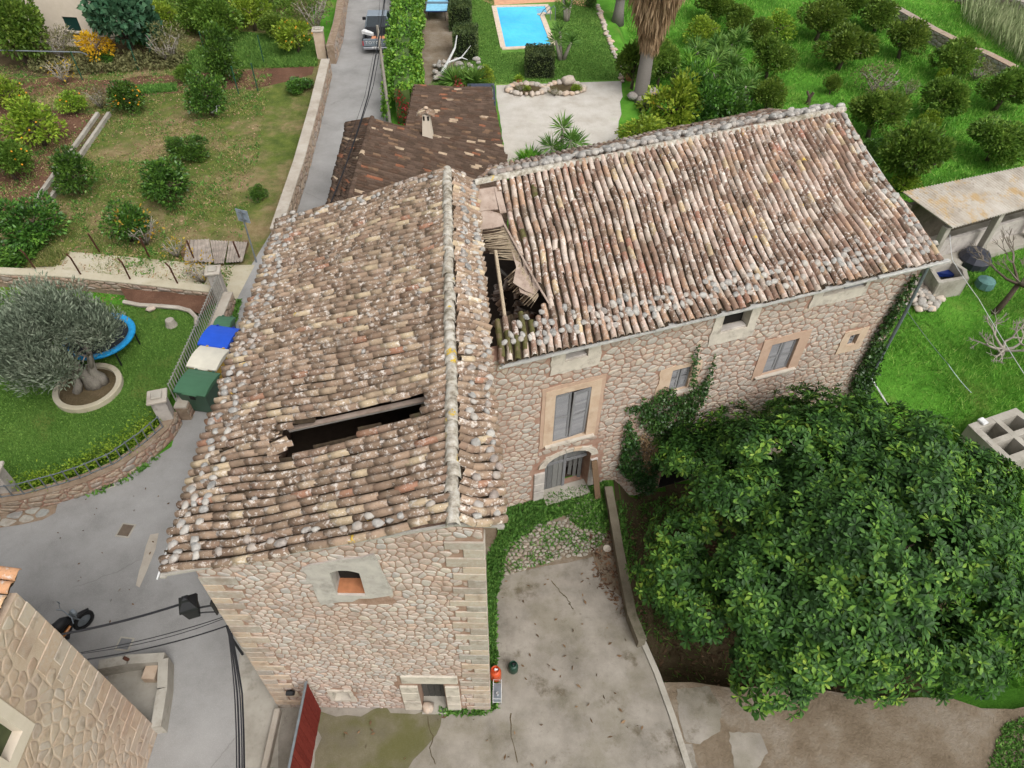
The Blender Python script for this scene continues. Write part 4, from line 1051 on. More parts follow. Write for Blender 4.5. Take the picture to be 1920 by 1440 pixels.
    m = MB(); m.box(PB.pt((c[0] + c[1]) / 2, -.7, -.8), (c[1] - c[0] + .5, .05, 2.2), rz=rzB); m.box(PB.pt((c[0] + c[1]) / 2, -1.46, -.5), (c[1] - c[0] + .5, 1.0, .04), rz=rzB); m.build('cellar_dark_panels', MAT['dark'], H)  # dark panel and floor paint the gloom inside the cellar
    # rubble face
    holes += list(r.values())
    rubble(PB, [(-1.3, -1.5), (B_FAR, -1.5), (B_FAR, 6.92), (-1.3, 6.92)], holes, .27, .2, MAT['stone_b'], W, seed=9, gap=.015, h=.016, rest='more_rubble_stones')
    rubble(pg, [(.1, -1.5), (dep, -1.5), (dep, 7.6), (.1, 6.9)], [], .42, .28, MAT['stone_b'], W, seed=10, gap=.03, keep=0, rest='gable_rubble_stones')
    # windows
    for k, dp in (('attic1', .2), ('attic2', .2), ('mid', .3), ('sh3', .3), ('main', .3), ('small', .3), ('attic3', .35)):
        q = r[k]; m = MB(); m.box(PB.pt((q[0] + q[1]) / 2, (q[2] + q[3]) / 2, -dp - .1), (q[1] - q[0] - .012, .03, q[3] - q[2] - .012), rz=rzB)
        m.build('dark_window_panel', MAT['wood_dark'] if k == 'attic1' else MAT['dark'], H)  # dark panels stand in for unlit rooms; attic1 gets dark wood
        if k in ('attic2', 'attic1'):
            m = MB(); m.box(PB.pt((q[0] + q[1]) / 2, q[2] + .03, -.12), (q[1] - q[0] - .02, .2, .05), rz=rzB, bev=.01); m.build('window_sill', MAT['plaster_grey'], H)
        if k in ('main', 'sh3', 'mid'):
            m = MB(); m.box(PB.pt((q[0] + q[1]) / 2, q[2] - .03, .02), (q[1] - q[0] + .5, .22, .06), rz=rzB); m.build('window_sill', MAT['plaster_white'], H)
    shutters(PB, r['main'], H, tilts=(.0, .14), drop=.12); shutters(PB, r['mid'], H, tilts=(0, .05), drop=.05); shutters(PB, r['sh3'], H, tilts=(.02, 0))
    q = r['attic3']; shutters(PB, (q[0] + .55 * (q[1] - q[0]), q[1], q[2], q[3]), H, n=1); shutters(PB, (r['small'][0], r['small'][0] + .3, r['small'][2], r['small'][3]), H, n=1)
    # roof
    rf = MB(); d = B_E1 - B_E0
    rf.box((B_E0 + B_E1) / 2 + Vector((0, .05, -.07)) - BN * .02, (d.length - .1, .34, .05), rz=rzB)
    for (p, q2) in ((B_R1, B_E1),): rf.tube([p - BU * .07 - Vector((0, 0, .05)), q2 - BU * .07 - Vector((0, 0, .05))], .05, 4)
    R = rf.build('roof', MAT['gutter'], H)
    m = MB(); m.tube([B_E0 + BN * .06 + Vector((0, 0, -.09)), (B_E0 + B_E1) / 2 + BN * .07 + Vector((0, 0, -.11)), B_E1 + BN * .06 + Vector((0, 0, -.09))], .022, 5); m.build('eave_cable', MAT['white'], R)
    m = MB(); p = B_E1 - BU * 2.1; m.box((p + B_E1) / 2 + BN * .08 + Vector((0, 0, -.03)), ((B_E1 - p).length + .5, .14, .09), rz=rzB, bev=.02); m.build('gutter', MAT['gutter'], R)
    S = Slope(B_R0, B_R1, B_E0, B_E1, .04, 4.2)
    moss = lambda x, y, r_: (y > 590 and x < 985 and r_.random() < .75) or (x < 1010 and r_.random() < .12)
    roof_slope(S, 62, 16, MAT['tile_b'], R, 300, hole_b, seed=12, moss=moss, h=.112)
    S2 = Slope(B_R0, B_R1, Vector((-.9, 21.6, 7.6)), Vector((9.6, 26.5, 7.35)), .02, 3.3)
    roof_slope(S2, 58, 10, MAT['tile_b'], R, 0, None, seed=13, rest='back_slope_tiles')
    rnd = random.Random(18); n = 38; L = (B_R1 - B_R0).length / n; dd = (B_R1 - B_R0).normalized()
    var = [tile_mesh('ridge_tile', .24 * rnd.uniform(.94, 1.05), L * 1.1, .12, MAT['ridge'], 170 + k, seg=6, taper=.9) for k in range(4)]
    x = dd.cross(Vector((0, 0, 1))); M3 = Matrix(((x.x, dd.x, 0, 0), (x.y, dd.y, 0, 0), (x.z, dd.z, 1, 0), (0, 0, 0, 1)))
    for i in range(n):
        p = B_R0 + dd * (i * L) + Vector((0, 0, .02 + .02 * math.sin(i * .4))); o = link('ridge_tile', rnd.choice(var), R); o.matrix_local = Matrix.Translation(p - wloc(R)) @ M3
    def put(SS, u, v, size, h=.12): put_stone('weight_stone', MAT['roof_stone'], R, SS.pt(u, v, h) + Vector((rnd.gauss(0, .02), rnd.gauss(0, .02), 0)), size, .75, rnd, SS.n)
    for i in range(62):
        u = (i + 1) / 62
        for v, pr_ in ((.915, .9), (.868, .7), (.942, .3), (.83, .2)):
            if rnd.random() < pr_: put(S, u, v + rnd.gauss(0, .012), rnd.uniform(.16, .24))
        for v, pr_ in ((.10, .95), (.24, .9), (.4, .5)):
            if u > .04 and rnd.random() < pr_: put(S2, u + rnd.gauss(0, .003), v + rnd.gauss(0, .03), rnd.uniform(.24, .34), .17)
    for v in np.arange(.03, .9, .042):
        for u, pr_ in ((.985, .9), (.968, .6), (.95, .25)):
            if rnd.random() < pr_: put(S, u, v + rnd.gauss(0, .01), rnd.uniform(.17, .26))
    # collapsed corner: clay boards, splayed canes, a bare pole
    def slab(name, px, z, th, mat, dz=0.0):
        b = MB(); V = []
        for x_, y_ in px:
            # point on the roof plane below the tiles
            d_ = Vector(ray(x_, y_)); c_ = Vector((0, 0, CAM_H)); t_ = (S.a - S.n * z - c_).dot(S.n) / d_.dot(S.n); V.append(c_ + d_ * t_)
        n_ = len(V); VV = V + [v_ - S.n * th for v_ in V]
        b.add(VV, [tuple(range(n_)), tuple(reversed(range(n_, 2 * n_)))] + [((i_ + 1) % n_, i_, n_ + i_, n_ + (i_ + 1) % n_) for i_ in range(n_)])
        return b.build(name, mat, R)
    slab('clay_board', [(889, 356), (926, 350), (934, 392), (893, 396)], .02, .03, MAT['clay_board'])
    slab('clay_board', [(896, 396), (918, 394), (940, 402), (947, 422), (922, 428), (898, 430), (900, 412)], .05, .03, MAT['clay_board'])
    slab('clay_board', [(926, 350), (938, 350), (950, 398), (938, 400)], .0, .03, MAT['clay_board'])
    slab('clay_board', [(950, 440), (966, 452), (986, 498), (1012, 540), (1004, 552), (985, 545), (962, 530), (968, 500)], .1, .03, MAT['clay_board'])
    slab('clay_board', [(966, 508), (990, 500), (1010, 535), (1000, 558), (975, 548)], .16, .03, MAT['clay_board'])
    def roofpt(x_, y_, z): 
        d_ = Vector(ray(x_, y_)); c_ = Vector((0, 0, CAM_H)); t_ = (S.a - S.n * z - c_).dot(S.n) / d_.dot(S.n); return c_ + d_ * t_
    for k in range(34):
        f_ = k / 33
        sx, sy = 950 + 26 * f_ + rnd.uniform(-3, 3), 428 + 62 * f_; ex, ey = 902 + 36 * f_ ** 2 + rnd.uniform(-8, 8), 440 + 45 * f_ + rnd.uniform(-5, 5)
        m = MB(); m.tube([roofpt(sx, sy, .05), roofpt((sx + ex) / 2, (sy + ey) / 2, .1 + .1 * f_), roofpt(ex, ey, .18 + rnd.uniform(0, .3))], .012, 4); m.build('cane', MAT['cane'], R)
    for k in range(40):
        f_ = k / 39
        sx, sy = 976 + 34 * f_ + rnd.uniform(-3, 3), 495 + 60 * f_; ex, ey = 948 + 42 * f_ + rnd.uniform(-6, 6), 520 + 58 * f_ + rnd.uniform(-4, 4)
        m = MB(); m.tube([roofpt(sx, sy, .08), roofpt((sx + ex) / 2, (sy + ey) / 2, .16), roofpt(ex, ey, .4 + rnd.uniform(0, .5))], .012, 4); m.build('cane', MAT['cane'], R)
    m = MB(); m.tube([roofpt(929, 470, .12), roofpt(948, 604, .2)], .05, 7); m.build('bare_pole', MAT['cane'], R)
    m = MB(); m.tube([roofpt(930, 500, .9), roofpt(1000, 560, 1.1)], .05, 6); m.build('rafter', MAT['wood_dark'], R)
    # broken roof timbers edge
    m = MB(); m.tube([roofpt(945, 420, -.02), roofpt(1000, 520, -.02), roofpt(1030, 570, -.02)], .03, 5); m.build('broken_batten', MAT['clay_board'], R)
    return H
house_rear()
# ------------------------------------------------------------------ garden walls, fences, gates
def path_wall(name, label, pts, z0, z1, thick, top_mat, side_mat, stone_mat=None, seed=1, su=.4, sv=.26, face=1, keep=120, cap=.06, cat='wall', gap=.02):
    """wall along a polyline of plan points; face=+1: right-hand side of travel carries stones"""
    pts = [Vector((p[0], p[1], 0)) for p in pts]
    t = thing(name, label, cat, tuple(pts[0] + Vector((0, 0, z0))))
    N = []
    for i in range(len(pts)):
        d = (pts[min(i + 1, len(pts) - 1)] - pts[max(i - 1, 0)]).normalized(); N.append(Vector((d.y, -d.x, 0)))
    R = [p + n * thick / 2 for p, n in zip(pts, N)]; L = [p - n * thick / 2 for p, n in zip(pts, N)]
    def body(zz0, zz1, grow, nm, mat):
        mb = MB()
        for i in range(len(pts) - 1):
            q = [R[i] + N[i] * grow, R[i + 1] + N[i + 1] * grow, L[i + 1] - N[i + 1] * grow, L[i] - N[i] * grow]
            mb.prism([(p.x, p.y) for p in q], zz0, zz1)
        return mb.build(nm, mat, t)
    w = body(z0 - .3, z1 - cap, 0, 'wall_body', side_mat)
    body(z1 - cap, z1, .02, 'coping', top_mat)
    if stone_mat is not None:
        k = keep
        for i in range(len(pts) - 1):
            a, b = (R[i], R[i + 1]) if face > 0 else (L[i + 1], L[i])
            n = N[i] if face > 0 else -N[i]; d = b - a
            pl = Plane(a, d, Vector((d.y, -d.x, 0)))
            rubble(pl, [(0, z0), (d.length, z0), (d.length, z1 - cap - .01), (0, z1 - cap - .01)], [], su, sv, stone_mat, w, seed=seed + i, keep=max(0, k // max(1, len(pts) - 1)), h=.03, gap=gap)
    return t
lane_pts = [at(517, 428, 1.0), at(560, 300, 1.0), at(588, 200, 1.0), at(610, 110, 1.0)]
path_wall('roadside_wall', 'long straight rubble wall with pale concrete top along the left of the lane', lane_pts, 0, 1.0, .5, MAT['concrete_wall'], MAT['mortar_w'], MAT['stone_w'], 41, .45, .28, 1, 120)
far_pts = [at(618, 85, 1.2), at(632, 40, 1.2), at(641, -20, 1.2), at(655, -90, 1.2)]
path_wall('roadside_wall', 'mossy rubble wall beyond the gate pillar beside the lane', far_pts, 0, 1.2, .45, MAT['mortar_w'], MAT['mortar_w'], MAT['stone_w'], 47, .5, .3, 1, 40)
def pillar(name, label, base, w, h, capw, rz=0.0, mat='stone', caps=1):
    t = thing(name, label, 'pillar', tuple(base)); m = MB(); m.box(base + Vector((0, 0, h / 2)), (w, w, h), rz=rz, bev=.02); body = m.build('shaft', MAT['mortar_c'] if mat == 'ochre' else MAT['plaster_grey'], t)
    m = MB(); m.box(base + Vector((0, 0, h + .05)), (capw, capw, .1), rz=rz, bev=.02); m.build('cap', MAT['concrete_wall'], t)
    if caps > 1: m = MB(); m.box(base + Vector((0, 0, h + .14)), (capw * .55, capw * .55, .1), rz=rz, bev=.03); m.build('cap_block', MAT['concrete'], t)
    return t
pillar('gate_pillar', 'ochre stone gate pillar with white capped top beside the lane', at(612, 108, 0) + Vector((-.25, 0, 0)), .62, 1.75, .75, .1, 'ochre', 2)
# curved garden wall below the olive tree
gw = [at(*p, .62) for p in ((323, 772), (307, 800), (272, 832), (218, 870), (160, 895), (117, 909), (43, 928), (-40, 940), (-160, 955))]
path_wall('garden_wall', 'curved pinkish rubble garden wall below the fenced lawn, along the lane', [(p.x, p.y) for p in gw][::-1], 0, .62, .34, MAT['mortar_w'], MAT['mortar_b'], MAT['stone_w'], 53, .38, .24, 1, 200, .03)
lw = [at(*p, .9) for p in ((333, 757), (350, 714), (382, 640), (408, 578), (424, 540))]
path_wall('garden_wall', 'straight garden wall with concrete ledge behind the rubbish bins', [(p.x, p.y) for p in lw], 0, .7, .4, MAT['concrete_wall'], MAT['mortar_w'], MAT['stone_w'], 61, .38, .25, 1, 60)
pillar('gate_pillar', 'grey plastered garden pillar with flat cap beside the large green bin', at(318, 790, .3) + Vector((0, 0, -.3)), .48, 1.55, .66, .3, caps=2)
pillar('gate_pillar', 'grey pillar with flat cap at the left edge above the slate apron', at(20, 925, .3) + Vector((0, 0, -.3)), .46, 1.5, .62, .2)
pillar('gate_pillar', 'cream pillar with moulded cap where the path meets the lane', at(416, 555, .3) + Vector((0, 0, -.3)), .46, 1.6, .62, .2, caps=2)
def railing(name, label, pts, z0, h, step, mat, rails=(.08, .92), slant=0.0):
    pts = [Vector((p[0], p[1], z0)) for p in pts]; t = thing(name, label, 'fence', tuple(pts[0])); m = MB()
    for r in rails: m.tube([p + Vector((0, 0, h * r)) for p in pts], .018, 4)
    m.build('rail', mat, t)
    tot = 0; seg = []
    for a, b in zip(pts, pts[1:]): seg.append((tot, a, b)); tot += (b - a).length
    n = int(tot / step); me = None
    for k in range(n + 1):
        s = k * tot / n
        for (s0, a, b) in reversed(seg):
            if s >= s0 - 1e-6: p = a.lerp(b, min(1, (s - s0) / (b - a).length)); break
        if me is None: m = MB(); m.box((0, 0, h / 2), (.028, .028, h)); me = mesh_data('baluster', m.v, m.f, mat)
        o = link('baluster', me, t); o.location = p - wloc(t)
    return t
_pale = plain('pale_metal_paint', col(168, 166, 158), .6)
railing('garden_fence', 'pale metal railing on the wall between the lawn and the bins', [(p.x, p.y) for p in [at(*q, .75) for q in ((330, 752), (348, 712), (380, 638), (406, 576), (418, 548))]], .72, .95, .17, _pale)
railing('garden_fence', 'thin grey railing along the curved garden wall', [(p.x, p.y) for p in [at(*q, .66) for q in ((305, 800), (270, 830), (216, 868), (158, 893), (115, 907), (43, 926), (-40, 938))]], .62, .6, .32, MAT['steel'])
# wall between the garden and the path, with bent dark posts
pw = [at(*p, .75) for p in ((-120, 508), (0, 507), (130, 513), (250, 525), (395, 541))]
path_wall('path_wall', 'low rubble wall between the garden and the pale path', [(p.x, p.y) for p in pw], .2, .75, .4, MAT['path'], MAT['mortar_w'], MAT['stone_w'], 71, .4, .22, 1, 120)
def bent_post(label, base_px, top_px, z, h, r=.035, bend=True, mat='rust'):
    b = at(*base_px, z); q = at(top_px[0], top_px[1], z + h); t = MB()
    t.tube([b, b.lerp(q, .85)] + ([q + Vector((-.12, .05, .02))] if bend else [q]), r, 6)
    o = t.build('fence_post', MAT[mat], None); return tag(o, label, 'post', 'posts along the path')
for lb, b, q in (('bent dark post at the far left of the path wall', (66, 504), (42, 470)), ('bent dark post left of the middle on the path wall', (151, 514), (129, 478)), ('bent dark post in the middle of the path wall', (244, 523), (226, 487)), ('bent dark post nearest the cream pillar on the path wall', (333, 531), (315, 495))):
    bent_post(lb, b, q, .75, 1.3)
for lb, b, q in (('rusty straight post at the left of the field edge', (187, 473), (165, 438)), ('rusty post leaning among the yellow saplings', (280, 482), (262, 445)), ('rusty post before the corrugated sheet', (366, 491), (350, 451)), ('rusty post on the corrugated sheet nearest the road sign', (452, 490), (437, 453))):
    bent_post(lb, b, q, .0, 1.4, .04, False)
# low wall between yard and sunken bed
MAT['wall_mossy_shade'] = m_concrete('mossy_and_shaded_concrete', col(98, 92, 78), col(120, 112, 96), col(136, 128, 112), col(74, 76, 50), .7)  # moss on the yard wall; also the painted shade of the shed wall
yw = [(1141, 912), (1149, 955), (1160, 1020), (1172, 1085), (1185, 1150), (1205, 1200)]
yp = [at(x, y, .45) for x, y in yw]
path_wall('yard_wall', 'narrow mossy concrete wall between the yard and the big tree', [(p.x, p.y) for p in yp], -1.0, .45, .22, MAT['wall_mossy_shade'], MAT['wall_mossy_shade'], None)
ek = [at(x, y, .06) for x, y in ((1205, 1200), (1232, 1262), (1262, 1345), (1292, 1440), (1310, 1520))]
path_wall('yard_kerb', 'thin concrete kerb along the right edge of the yard', [(p.x, p.y) for p in ek], 0, .06, .12, MAT['concrete'], MAT['concrete'], None, cat='kerb', cap=.02)
# dry stone wall in the meadow
dw = [atg(x, y) for x, y in ((1655, 28), (1690, 48), (1740, 78), (1790, 104), (1845, 128), (1890, 152))]
path_wall('dry_stone_wall', 'grey dry stone wall between the orange grove and the reeds', [(p.x, p.y) for p in dw], -1.5, -.5, .6, MAT['stone_w'], MAT['mortar_w'], MAT['grey_rock'], 81, .5, .3, 1, 120, .05)
dw2 = [atg(x, y) for x, y in ((1770, -8), (1830, 10), (1900, 30), (1960, 50))]
path_wall('dry_stone_wall', 'rough grey stone bank at the top right corner', [(p.x, p.y) for p in dw2], -1.5, -.2, 1.2, MAT['grey_rock'], MAT['mortar_w'], MAT['grey_rock'], 85, .6, .4, 1, 60, .05)
# kerb-like edge stones of the pool lawn
def edge_stones():
    t = thing('stone_border', 'row of pale edging stones along the right of the pool lawn', 'border', tuple(at(1170, 175)))
    rnd = random.Random(31); P0 = [at(1120, 12), at(1140, 70), at(1158, 115), at(1168, 160)]
    for a, b in zip(P0, P0[1:]):
        n = int((b - a).length / .42)
        for k in range(n): put_stone('edging_stone', MAT['rockery'], t, a.lerp(b, k / n) + Vector((rnd.gauss(0, .06), 0, .08)), rnd.uniform(.3, .48), .6, rnd)
edge_stones()
# red board gate on the front house
def red_gate():
    b = at(604, 1322); top = 1.95
    t = thing('board_gate', 'dark red vertical board gate hinged on the front house wall', 'gate', tuple(b))
    rm = m_wood('red_painted_board', col(98, 34, 28), col(122, 44, 36), col(138, 60, 50), (6, 6, 1))
    bm_ = plain('black_painted_board', col(48, 48, 52), .7)
    x = b.x; n = 22; w = .165; y0 = 6.86; fr = MB()
    for z in (.12, top - .08): fr.box((x - .03, y0 - n * w / 2, z), (.04, n * w, .09))
    fr.box((x - .03, y0 - .03, top / 2), (.05, .05, top)); fr.box((x - .03, y0 - n * w, top / 2), (.05, .05, top)); fr.box((x, y0 - n * w / 2, top + .02), (.05, n * w + .04, .035))
    fr.build('frame', MAT['steel'], t)
    for k in range(n):
        m = MB(); m.box((x + .006 * (k % 2), y0 - (k + .5) * w, top / 2 + .03), (.03, w - .014, top - .06)); m.build('board', bm_ if 15 < k else rm, t)
red_gate()
m = MB(); p = at(527, 1338); m.box((p.x - .05, p.y - 2.4, .14), (.16, 4.9, .28), bev=.02); tag(m.build('yard_edge_wall', MAT['concrete_wall']), 'low stained kerb wall running from the front house corner beside the lane', 'wall')
# L-shaped retaining wall and sunken entry beside the corner house
def entry():
    t = thing('entry_wall', 'low L-shaped concrete wall round the sunken entry of the corner house', 'wall', tuple(at(305, 1240)))
    pts = [at(*p, .5) for p in ((185, 1246), (240, 1236), (306, 1232))]; pts2 = [at(*p, .5) for p in ((306, 1236), (304, 1290), (292, 1362))]
    for nm, q in (('long_side', pts), ('short_side', pts2)):
        m = MB()
        for a, b in zip(q, q[1:]):
            d = (b - a); n = Vector((d.y, -d.x, 0)).normalized() * .13
            m.prism([tuple((p + s)[:2]) for p, s in ((a - d * .01, n), (b + d * .01, n), (b + d * .01, -n), (a - d * .01, -n))], -.3, .5 if nm[0] == 'l' else .504)
        m.build(nm, MAT['concrete'], t)
    c = at(262, 1300); m = MB(); m.prism([tuple(at(*p)[:2]) for p in ((205, 1250), (300, 1245), (290, 1365), (200, 1330))], -.2, .03); m.build('entry_floor', MAT['concrete'], t)
    q = at(288, 1262, .05); m = MB(); m.box((q.x, q.y, .15), (.36, .5, .3), bev=.02); m.build('step_block', MAT['mortar_c'], t)
    m = MB(); m.tube([at(232, 1233, .6), at(264, 1250, .15)], .05, 6); m.build('drain_pipe', MAT['rust'], t)
entry()
# slate apron at the foot of the garden wall
def apron():
    t = thing('slate_apron', 'crazy-paved slate apron at the foot of the curved garden wall', 'paving', tuple(at(50, 970)))
    poly = P([(-60, 962), (0, 962), (60, 954), (108, 946), (104, 962), (80, 975), (40, 984), (0, 990), (-60, 994)])
    xs = [p[0] for p in poly]; ys = [p[1] for p in poly]; rnd = random.Random(3)
    m = MB(); m.prism(poly, 0, .02); m.build('mortar_bed', MAT['mortar_w'], t)
    for p, c in cells(min(xs), max(xs), min(ys), max(ys), .42, .34, .42, 19):
        if not in_poly(p[0], p[1], poly): continue
        c = [q for q in c]
        g = stone_geo(c, .03, .035, rnd)
        if g is None: continue
        V = [Vector((x, y, z + .02)) for x, y, z in g[0]]; link('paver', mesh_data('paver', [v - wloc(t) for v in V], g[1], MAT['paver'], False), t)
apron()
# cobbles before the arched door
def cobbles():
    t = thing('cobbled_ramp', 'rough cobbled strip between the weeds and the yard concrete', 'paving', tuple(at(1020, 1040)))
    poly = P([(932, 1082), (940, 1030), (985, 985), (1060, 975), (1085, 935), (1105, 925), (1125, 960), (1138, 1000), (1120, 1035), (1040, 1052)])
    xs = [p[0] for p in poly]; ys = [p[1] for p in poly]; rnd = random.Random(3); items = []
    for p, c in cells(min(xs), max(xs), min(ys), max(ys), .17, .13, .42, 23):
        if not in_poly(p[0], p[1], poly): continue
        g = stone_geo(c, .016, .03 * rnd.uniform(.6, 1.4), rnd)
        if g is None: continue
        items.append(([Vector((x, y, z + .012)) for x, y, z in g[0]], g[1]))
    for V, F in items[:280]: link('cobble', mesh_data('cobble', [v - wloc(t) for v in V], F, MAT['cobble'], True), t)
    if len(items) > 280:
        mb = MB()
        for V, F in items[280:]: mb.add(V, F)
        mb.build('more_cobbles', MAT['cobble'], t, smooth=True)['kind'] = 'stuff'
cobbles()
# ------------------------------------------------------------------ corner house, lower left
def corner_house():
    c = Vector((-9.15, 6.31, 0)); u = Vector((.02, -1, 0)).normalized(); n = Vector((1, .02, 0)).normalized()
    H = thing('stone_house', 'stone house corner at the lower left with new orange roof tiles', 'house', tuple(c))
    pl = Plane(c, u, n)
    a_, b_ = pl.uv(40, 1371), pl.uv(20, 1426); win = (a_[0], b_[0] + .05, a_[1], a_[1] + 1.4)
    mb = MB(); wall_panel(mb, pl, 0, 14, -.3, [(0, 7.55), (14, 7.55)], [win], .5)
    p2 = Plane(c + Vector((-12, .6, 0)), (1, -.05, 0), (.05, 1, 0)); L2 = (c - p2.O).length; wall_panel(mb, p2, 0, L2 - .5, -.3, [(0, 7.5), (L2, 7.5)], [], .5)
    W = mb.build('wall', MAT['mortar_c'], H)
    holes = [(win[0] - .24, win[1] + .3, win[2] - .3, win[3] + .3)]
    rnd = random.Random(3); v = 0; k = 0
    while v < 7.2:
        hg = rnd.uniform(.26, .42); wd = (.75 if k % 2 else .42) * rnd.uniform(.85, 1.15); m = MB()
        m.box(pl.pt(wd / 2 - .02, v + hg / 2, -.138 + rnd.uniform(.0, .008)), (.3, wd, hg - .02), bev=.015); m.build('quoin_stone', MAT['stone_c'], W); holes.append((-.05, wd, v, v + hg)); v += hg; k += 1
    rubble(pl, [(0, 0), (9, 0), (9, 7.5), (0, 7.5)], holes, .27, .31, MAT['stone_c'], W, seed=33, gap=.01, h=.006)
    o = [(win[0] - .22, win[2] - .28), (win[1] + .28, win[2] - .28), (win[1] + .28, win[3] + .28), (win[0] - .22, win[3] + .28)]
    frame_slab(pl, o, win, -.05, .03, MAT['plaster_cream'], 'window_surround', W, .0, 2)
    m = MB(); m.box(pl.pt((win[0] + win[1]) / 2, (win[2] + win[3]) / 2, -.2), (.05, win[1] - win[0], win[3] - win[2])); S = m.build('shutter', plain('olive_green_shutter', col(74, 82, 52), .6), H)
    rf = MB(); rf.box((c.x - 6.2, c.y - 6.4, 7.58), (12, 13, .06)); R = rf.build('roof', MAT['clay_board'], H)
    # barrel tiles: ridge runs north-south to the west, eave overhangs the lane
    ang = .0
    e0 = at(36, 1062, 7.75); e1 = e0 + Vector((.1, -13, 0)); r0 = e0 + Vector((-5.5, 0, 1.5)); r1 = e1 + Vector((-5.5, 0, 1.5))
    roof_slope(Slope(r0, r1, e0, e1, .01, 1), 48, 14, MAT['tile_o'], R, 60, None, w=.25, h=.1, seed=41, jitter=.4)
corner_house()
# ------------------------------------------------------------------ low outbuilding with dark tiles
def outbuilding():
    H = thing('outbuilding', 'low outbuilding with dark brown tiled roof and white chimney behind the front house', 'building', (-4, 30, 0))
    zr = 4.2; R0 = at(698, 222, zr); R1 = Vector((R0.x + .1, 22.5, zr)); E0 = Vector((-.45, R0.y - .2, 2.55)); E1 = Vector((-.3, 22.5, 2.55)); L0 = at(655, 229, 3.75); L1 = at(612, 392, 3.7)
    mb = MB()
    for p, q, za, zb in ((Vector((L0.x + .3, L0.y - .3, 0)), Vector((L1.x + .3, L1.y, 0)), 3.65, 3.6), (Vector((R0.x, R0.y - .3, 0)), Vector((L0.x + .3, L0.y - .3, 0)), 4.0, 3.6), (Vector((E0.x - .3, E0.y - .25, 0)), Vector((R0.x, R0.y - .3, 0)), 2.5, 4.0), (Vector((E1.x - .3, E1.y, 0)), Vector((E0.x - .3, E0.y - .25, 0)), 2.45, 2.45)):
        d = q - p; wall_panel(mb, Plane(p, d, Vector((d.y, -d.x, 0))), 0, d.length, -.3, [(0, za), (d.length, zb)], [], .3)
    mb.build('wall', MAT['plaster_cream'], H)
    rf = MB(); rf.box(((R0.x + E0.x) / 2, (R0.y + 22.5) / 2, 3.25), ((E0 - R0).length, R0.y - 22.8, .04), ry=math.atan2(1.65, 6.2)); R = rf.build('roof', MAT['wood_brown'], H)
    roof_slope(Slope(R0, R1, E0, E1, .02, 2), 46, 17, MAT['tile_d'], R, 0, None, seed=51, rest='main_roof_tiles', h=.085, jitter=.4)
    roof_slope(Slope(R0, R1, L0, L1, .02, 3), 46, 4, MAT['tile_d'], R, 120, None, seed=52, rest='road_slope_tiles', h=.085, jitter=.4)
    n = 30; d = (R0 - R1); L = d.length / n; d.normalize(); y = -d; x = y.cross(Vector((0, 0, 1))); M3 = Matrix(((x.x, y.x, 0, 0), (x.y, y.y, 0, 0), (0, 0, 1, 0), (0, 0, 0, 1)))
    me = tile_mesh('ridge_tile', .24, L * 1.1, .13, MAT['tile_d'], 77)
    for i in range(n):
        o = link('ridge_tile', me, R); o.matrix_local = Matrix.Translation(R0 + y * i * L + Vector((0, 0, .03)) - wloc(R)) @ M3
    # chimney
    b = at(803, 264, 3.3); b = Vector((b.x, b.y, 3.0)); m = MB(); wmat = MAT['plaster_cream']
    m.lathe([(.36, 0), (.33, .6), (.24, 1.5), (.24, 1.62)], b, 4, Matrix.Translation(b) @ Matrix.Rotation(math.pi / 4, 4, 'Z') @ Matrix.Translation(-b)); ch = m.build('chimney', wmat, H)
    for sx in (-1, 1):
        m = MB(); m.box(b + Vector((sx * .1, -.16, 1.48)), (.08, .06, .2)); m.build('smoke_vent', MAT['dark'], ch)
        for k in (-1, 0, 1):
            o = link('cap_tile', tile_mesh('cap_tile', .17, .42, .08, MAT['tile_o'] if False else MAT['tile_a'], 60 + k), ch); o.matrix_local = Matrix.Translation(b + Vector((0, k * .17, 1.78)) - wloc(H)) @ Matrix.Rotation(-sx * math.pi / 2, 4, 'Z') @ Matrix.Rotation(-.45, 4, 'X')
    put_stone('cap_stone', MAT['rockery'], ch, b + Vector((0, 0, 1.9)), .22, .8)
    for k in range(8):
        p = at(783 + (k % 2) * 8, 252 + (k // 2) * 5, 3.6)
    # rear roof
    H2 = thing('garage', 'lower dark tiled garage roof behind the outbuilding beside the gravel court', 'building', (-3.2, 35, 0))
    a0 = at(776, 160, 3.3); a1 = Vector((a0.x + .1, R0.y - .3, 3.3)); e0 = at(918, 166, 2.5); e1 = Vector((-.5, R0.y - .2, 2.5))
    mb = MB()
    for p, q, za, zb in ((Vector((a0.x + .1, a0.y - .2, 0)), Vector((a1.x + .1, a1.y, 0)), 3.2, 3.2), (Vector((e0.x - .15, e0.y - .2, 0)), Vector((a0.x + .1, a0.y - .2, 0)), 2.4, 3.2), (Vector((e1.x - .2, e1.y + .2, 0)), Vector((e0.x - .15, e0.y - .2, 0)), 2.4, 2.4)):
        d = q - p; wall_panel(mb, Plane(p, d, Vector((d.y, -d.x, 0))), 0, d.length, -.3, [(0, za), (d.length, zb)], [], .3)
    mb.build('wall', MAT['plaster_cream'], H2)
    rf = MB(); rf.tube([a0 - Vector((0, 0, .06)), e0 - Vector((0, 0, .06))], .04, 4); rf.tube([e0 - Vector((.05, 0, .06)), e1 - Vector((.05, 0, .06))], .04, 4); R = rf.build('roof', MAT['wood_brown'], H2)
    roof_slope(Slope(a0, a1, e0, e1, .02, 5), 30, 12, MAT['tile_d'], R, 300, None, seed=53, rest='more_roof_tiles', h=.085, jitter=.4)
outbuilding()
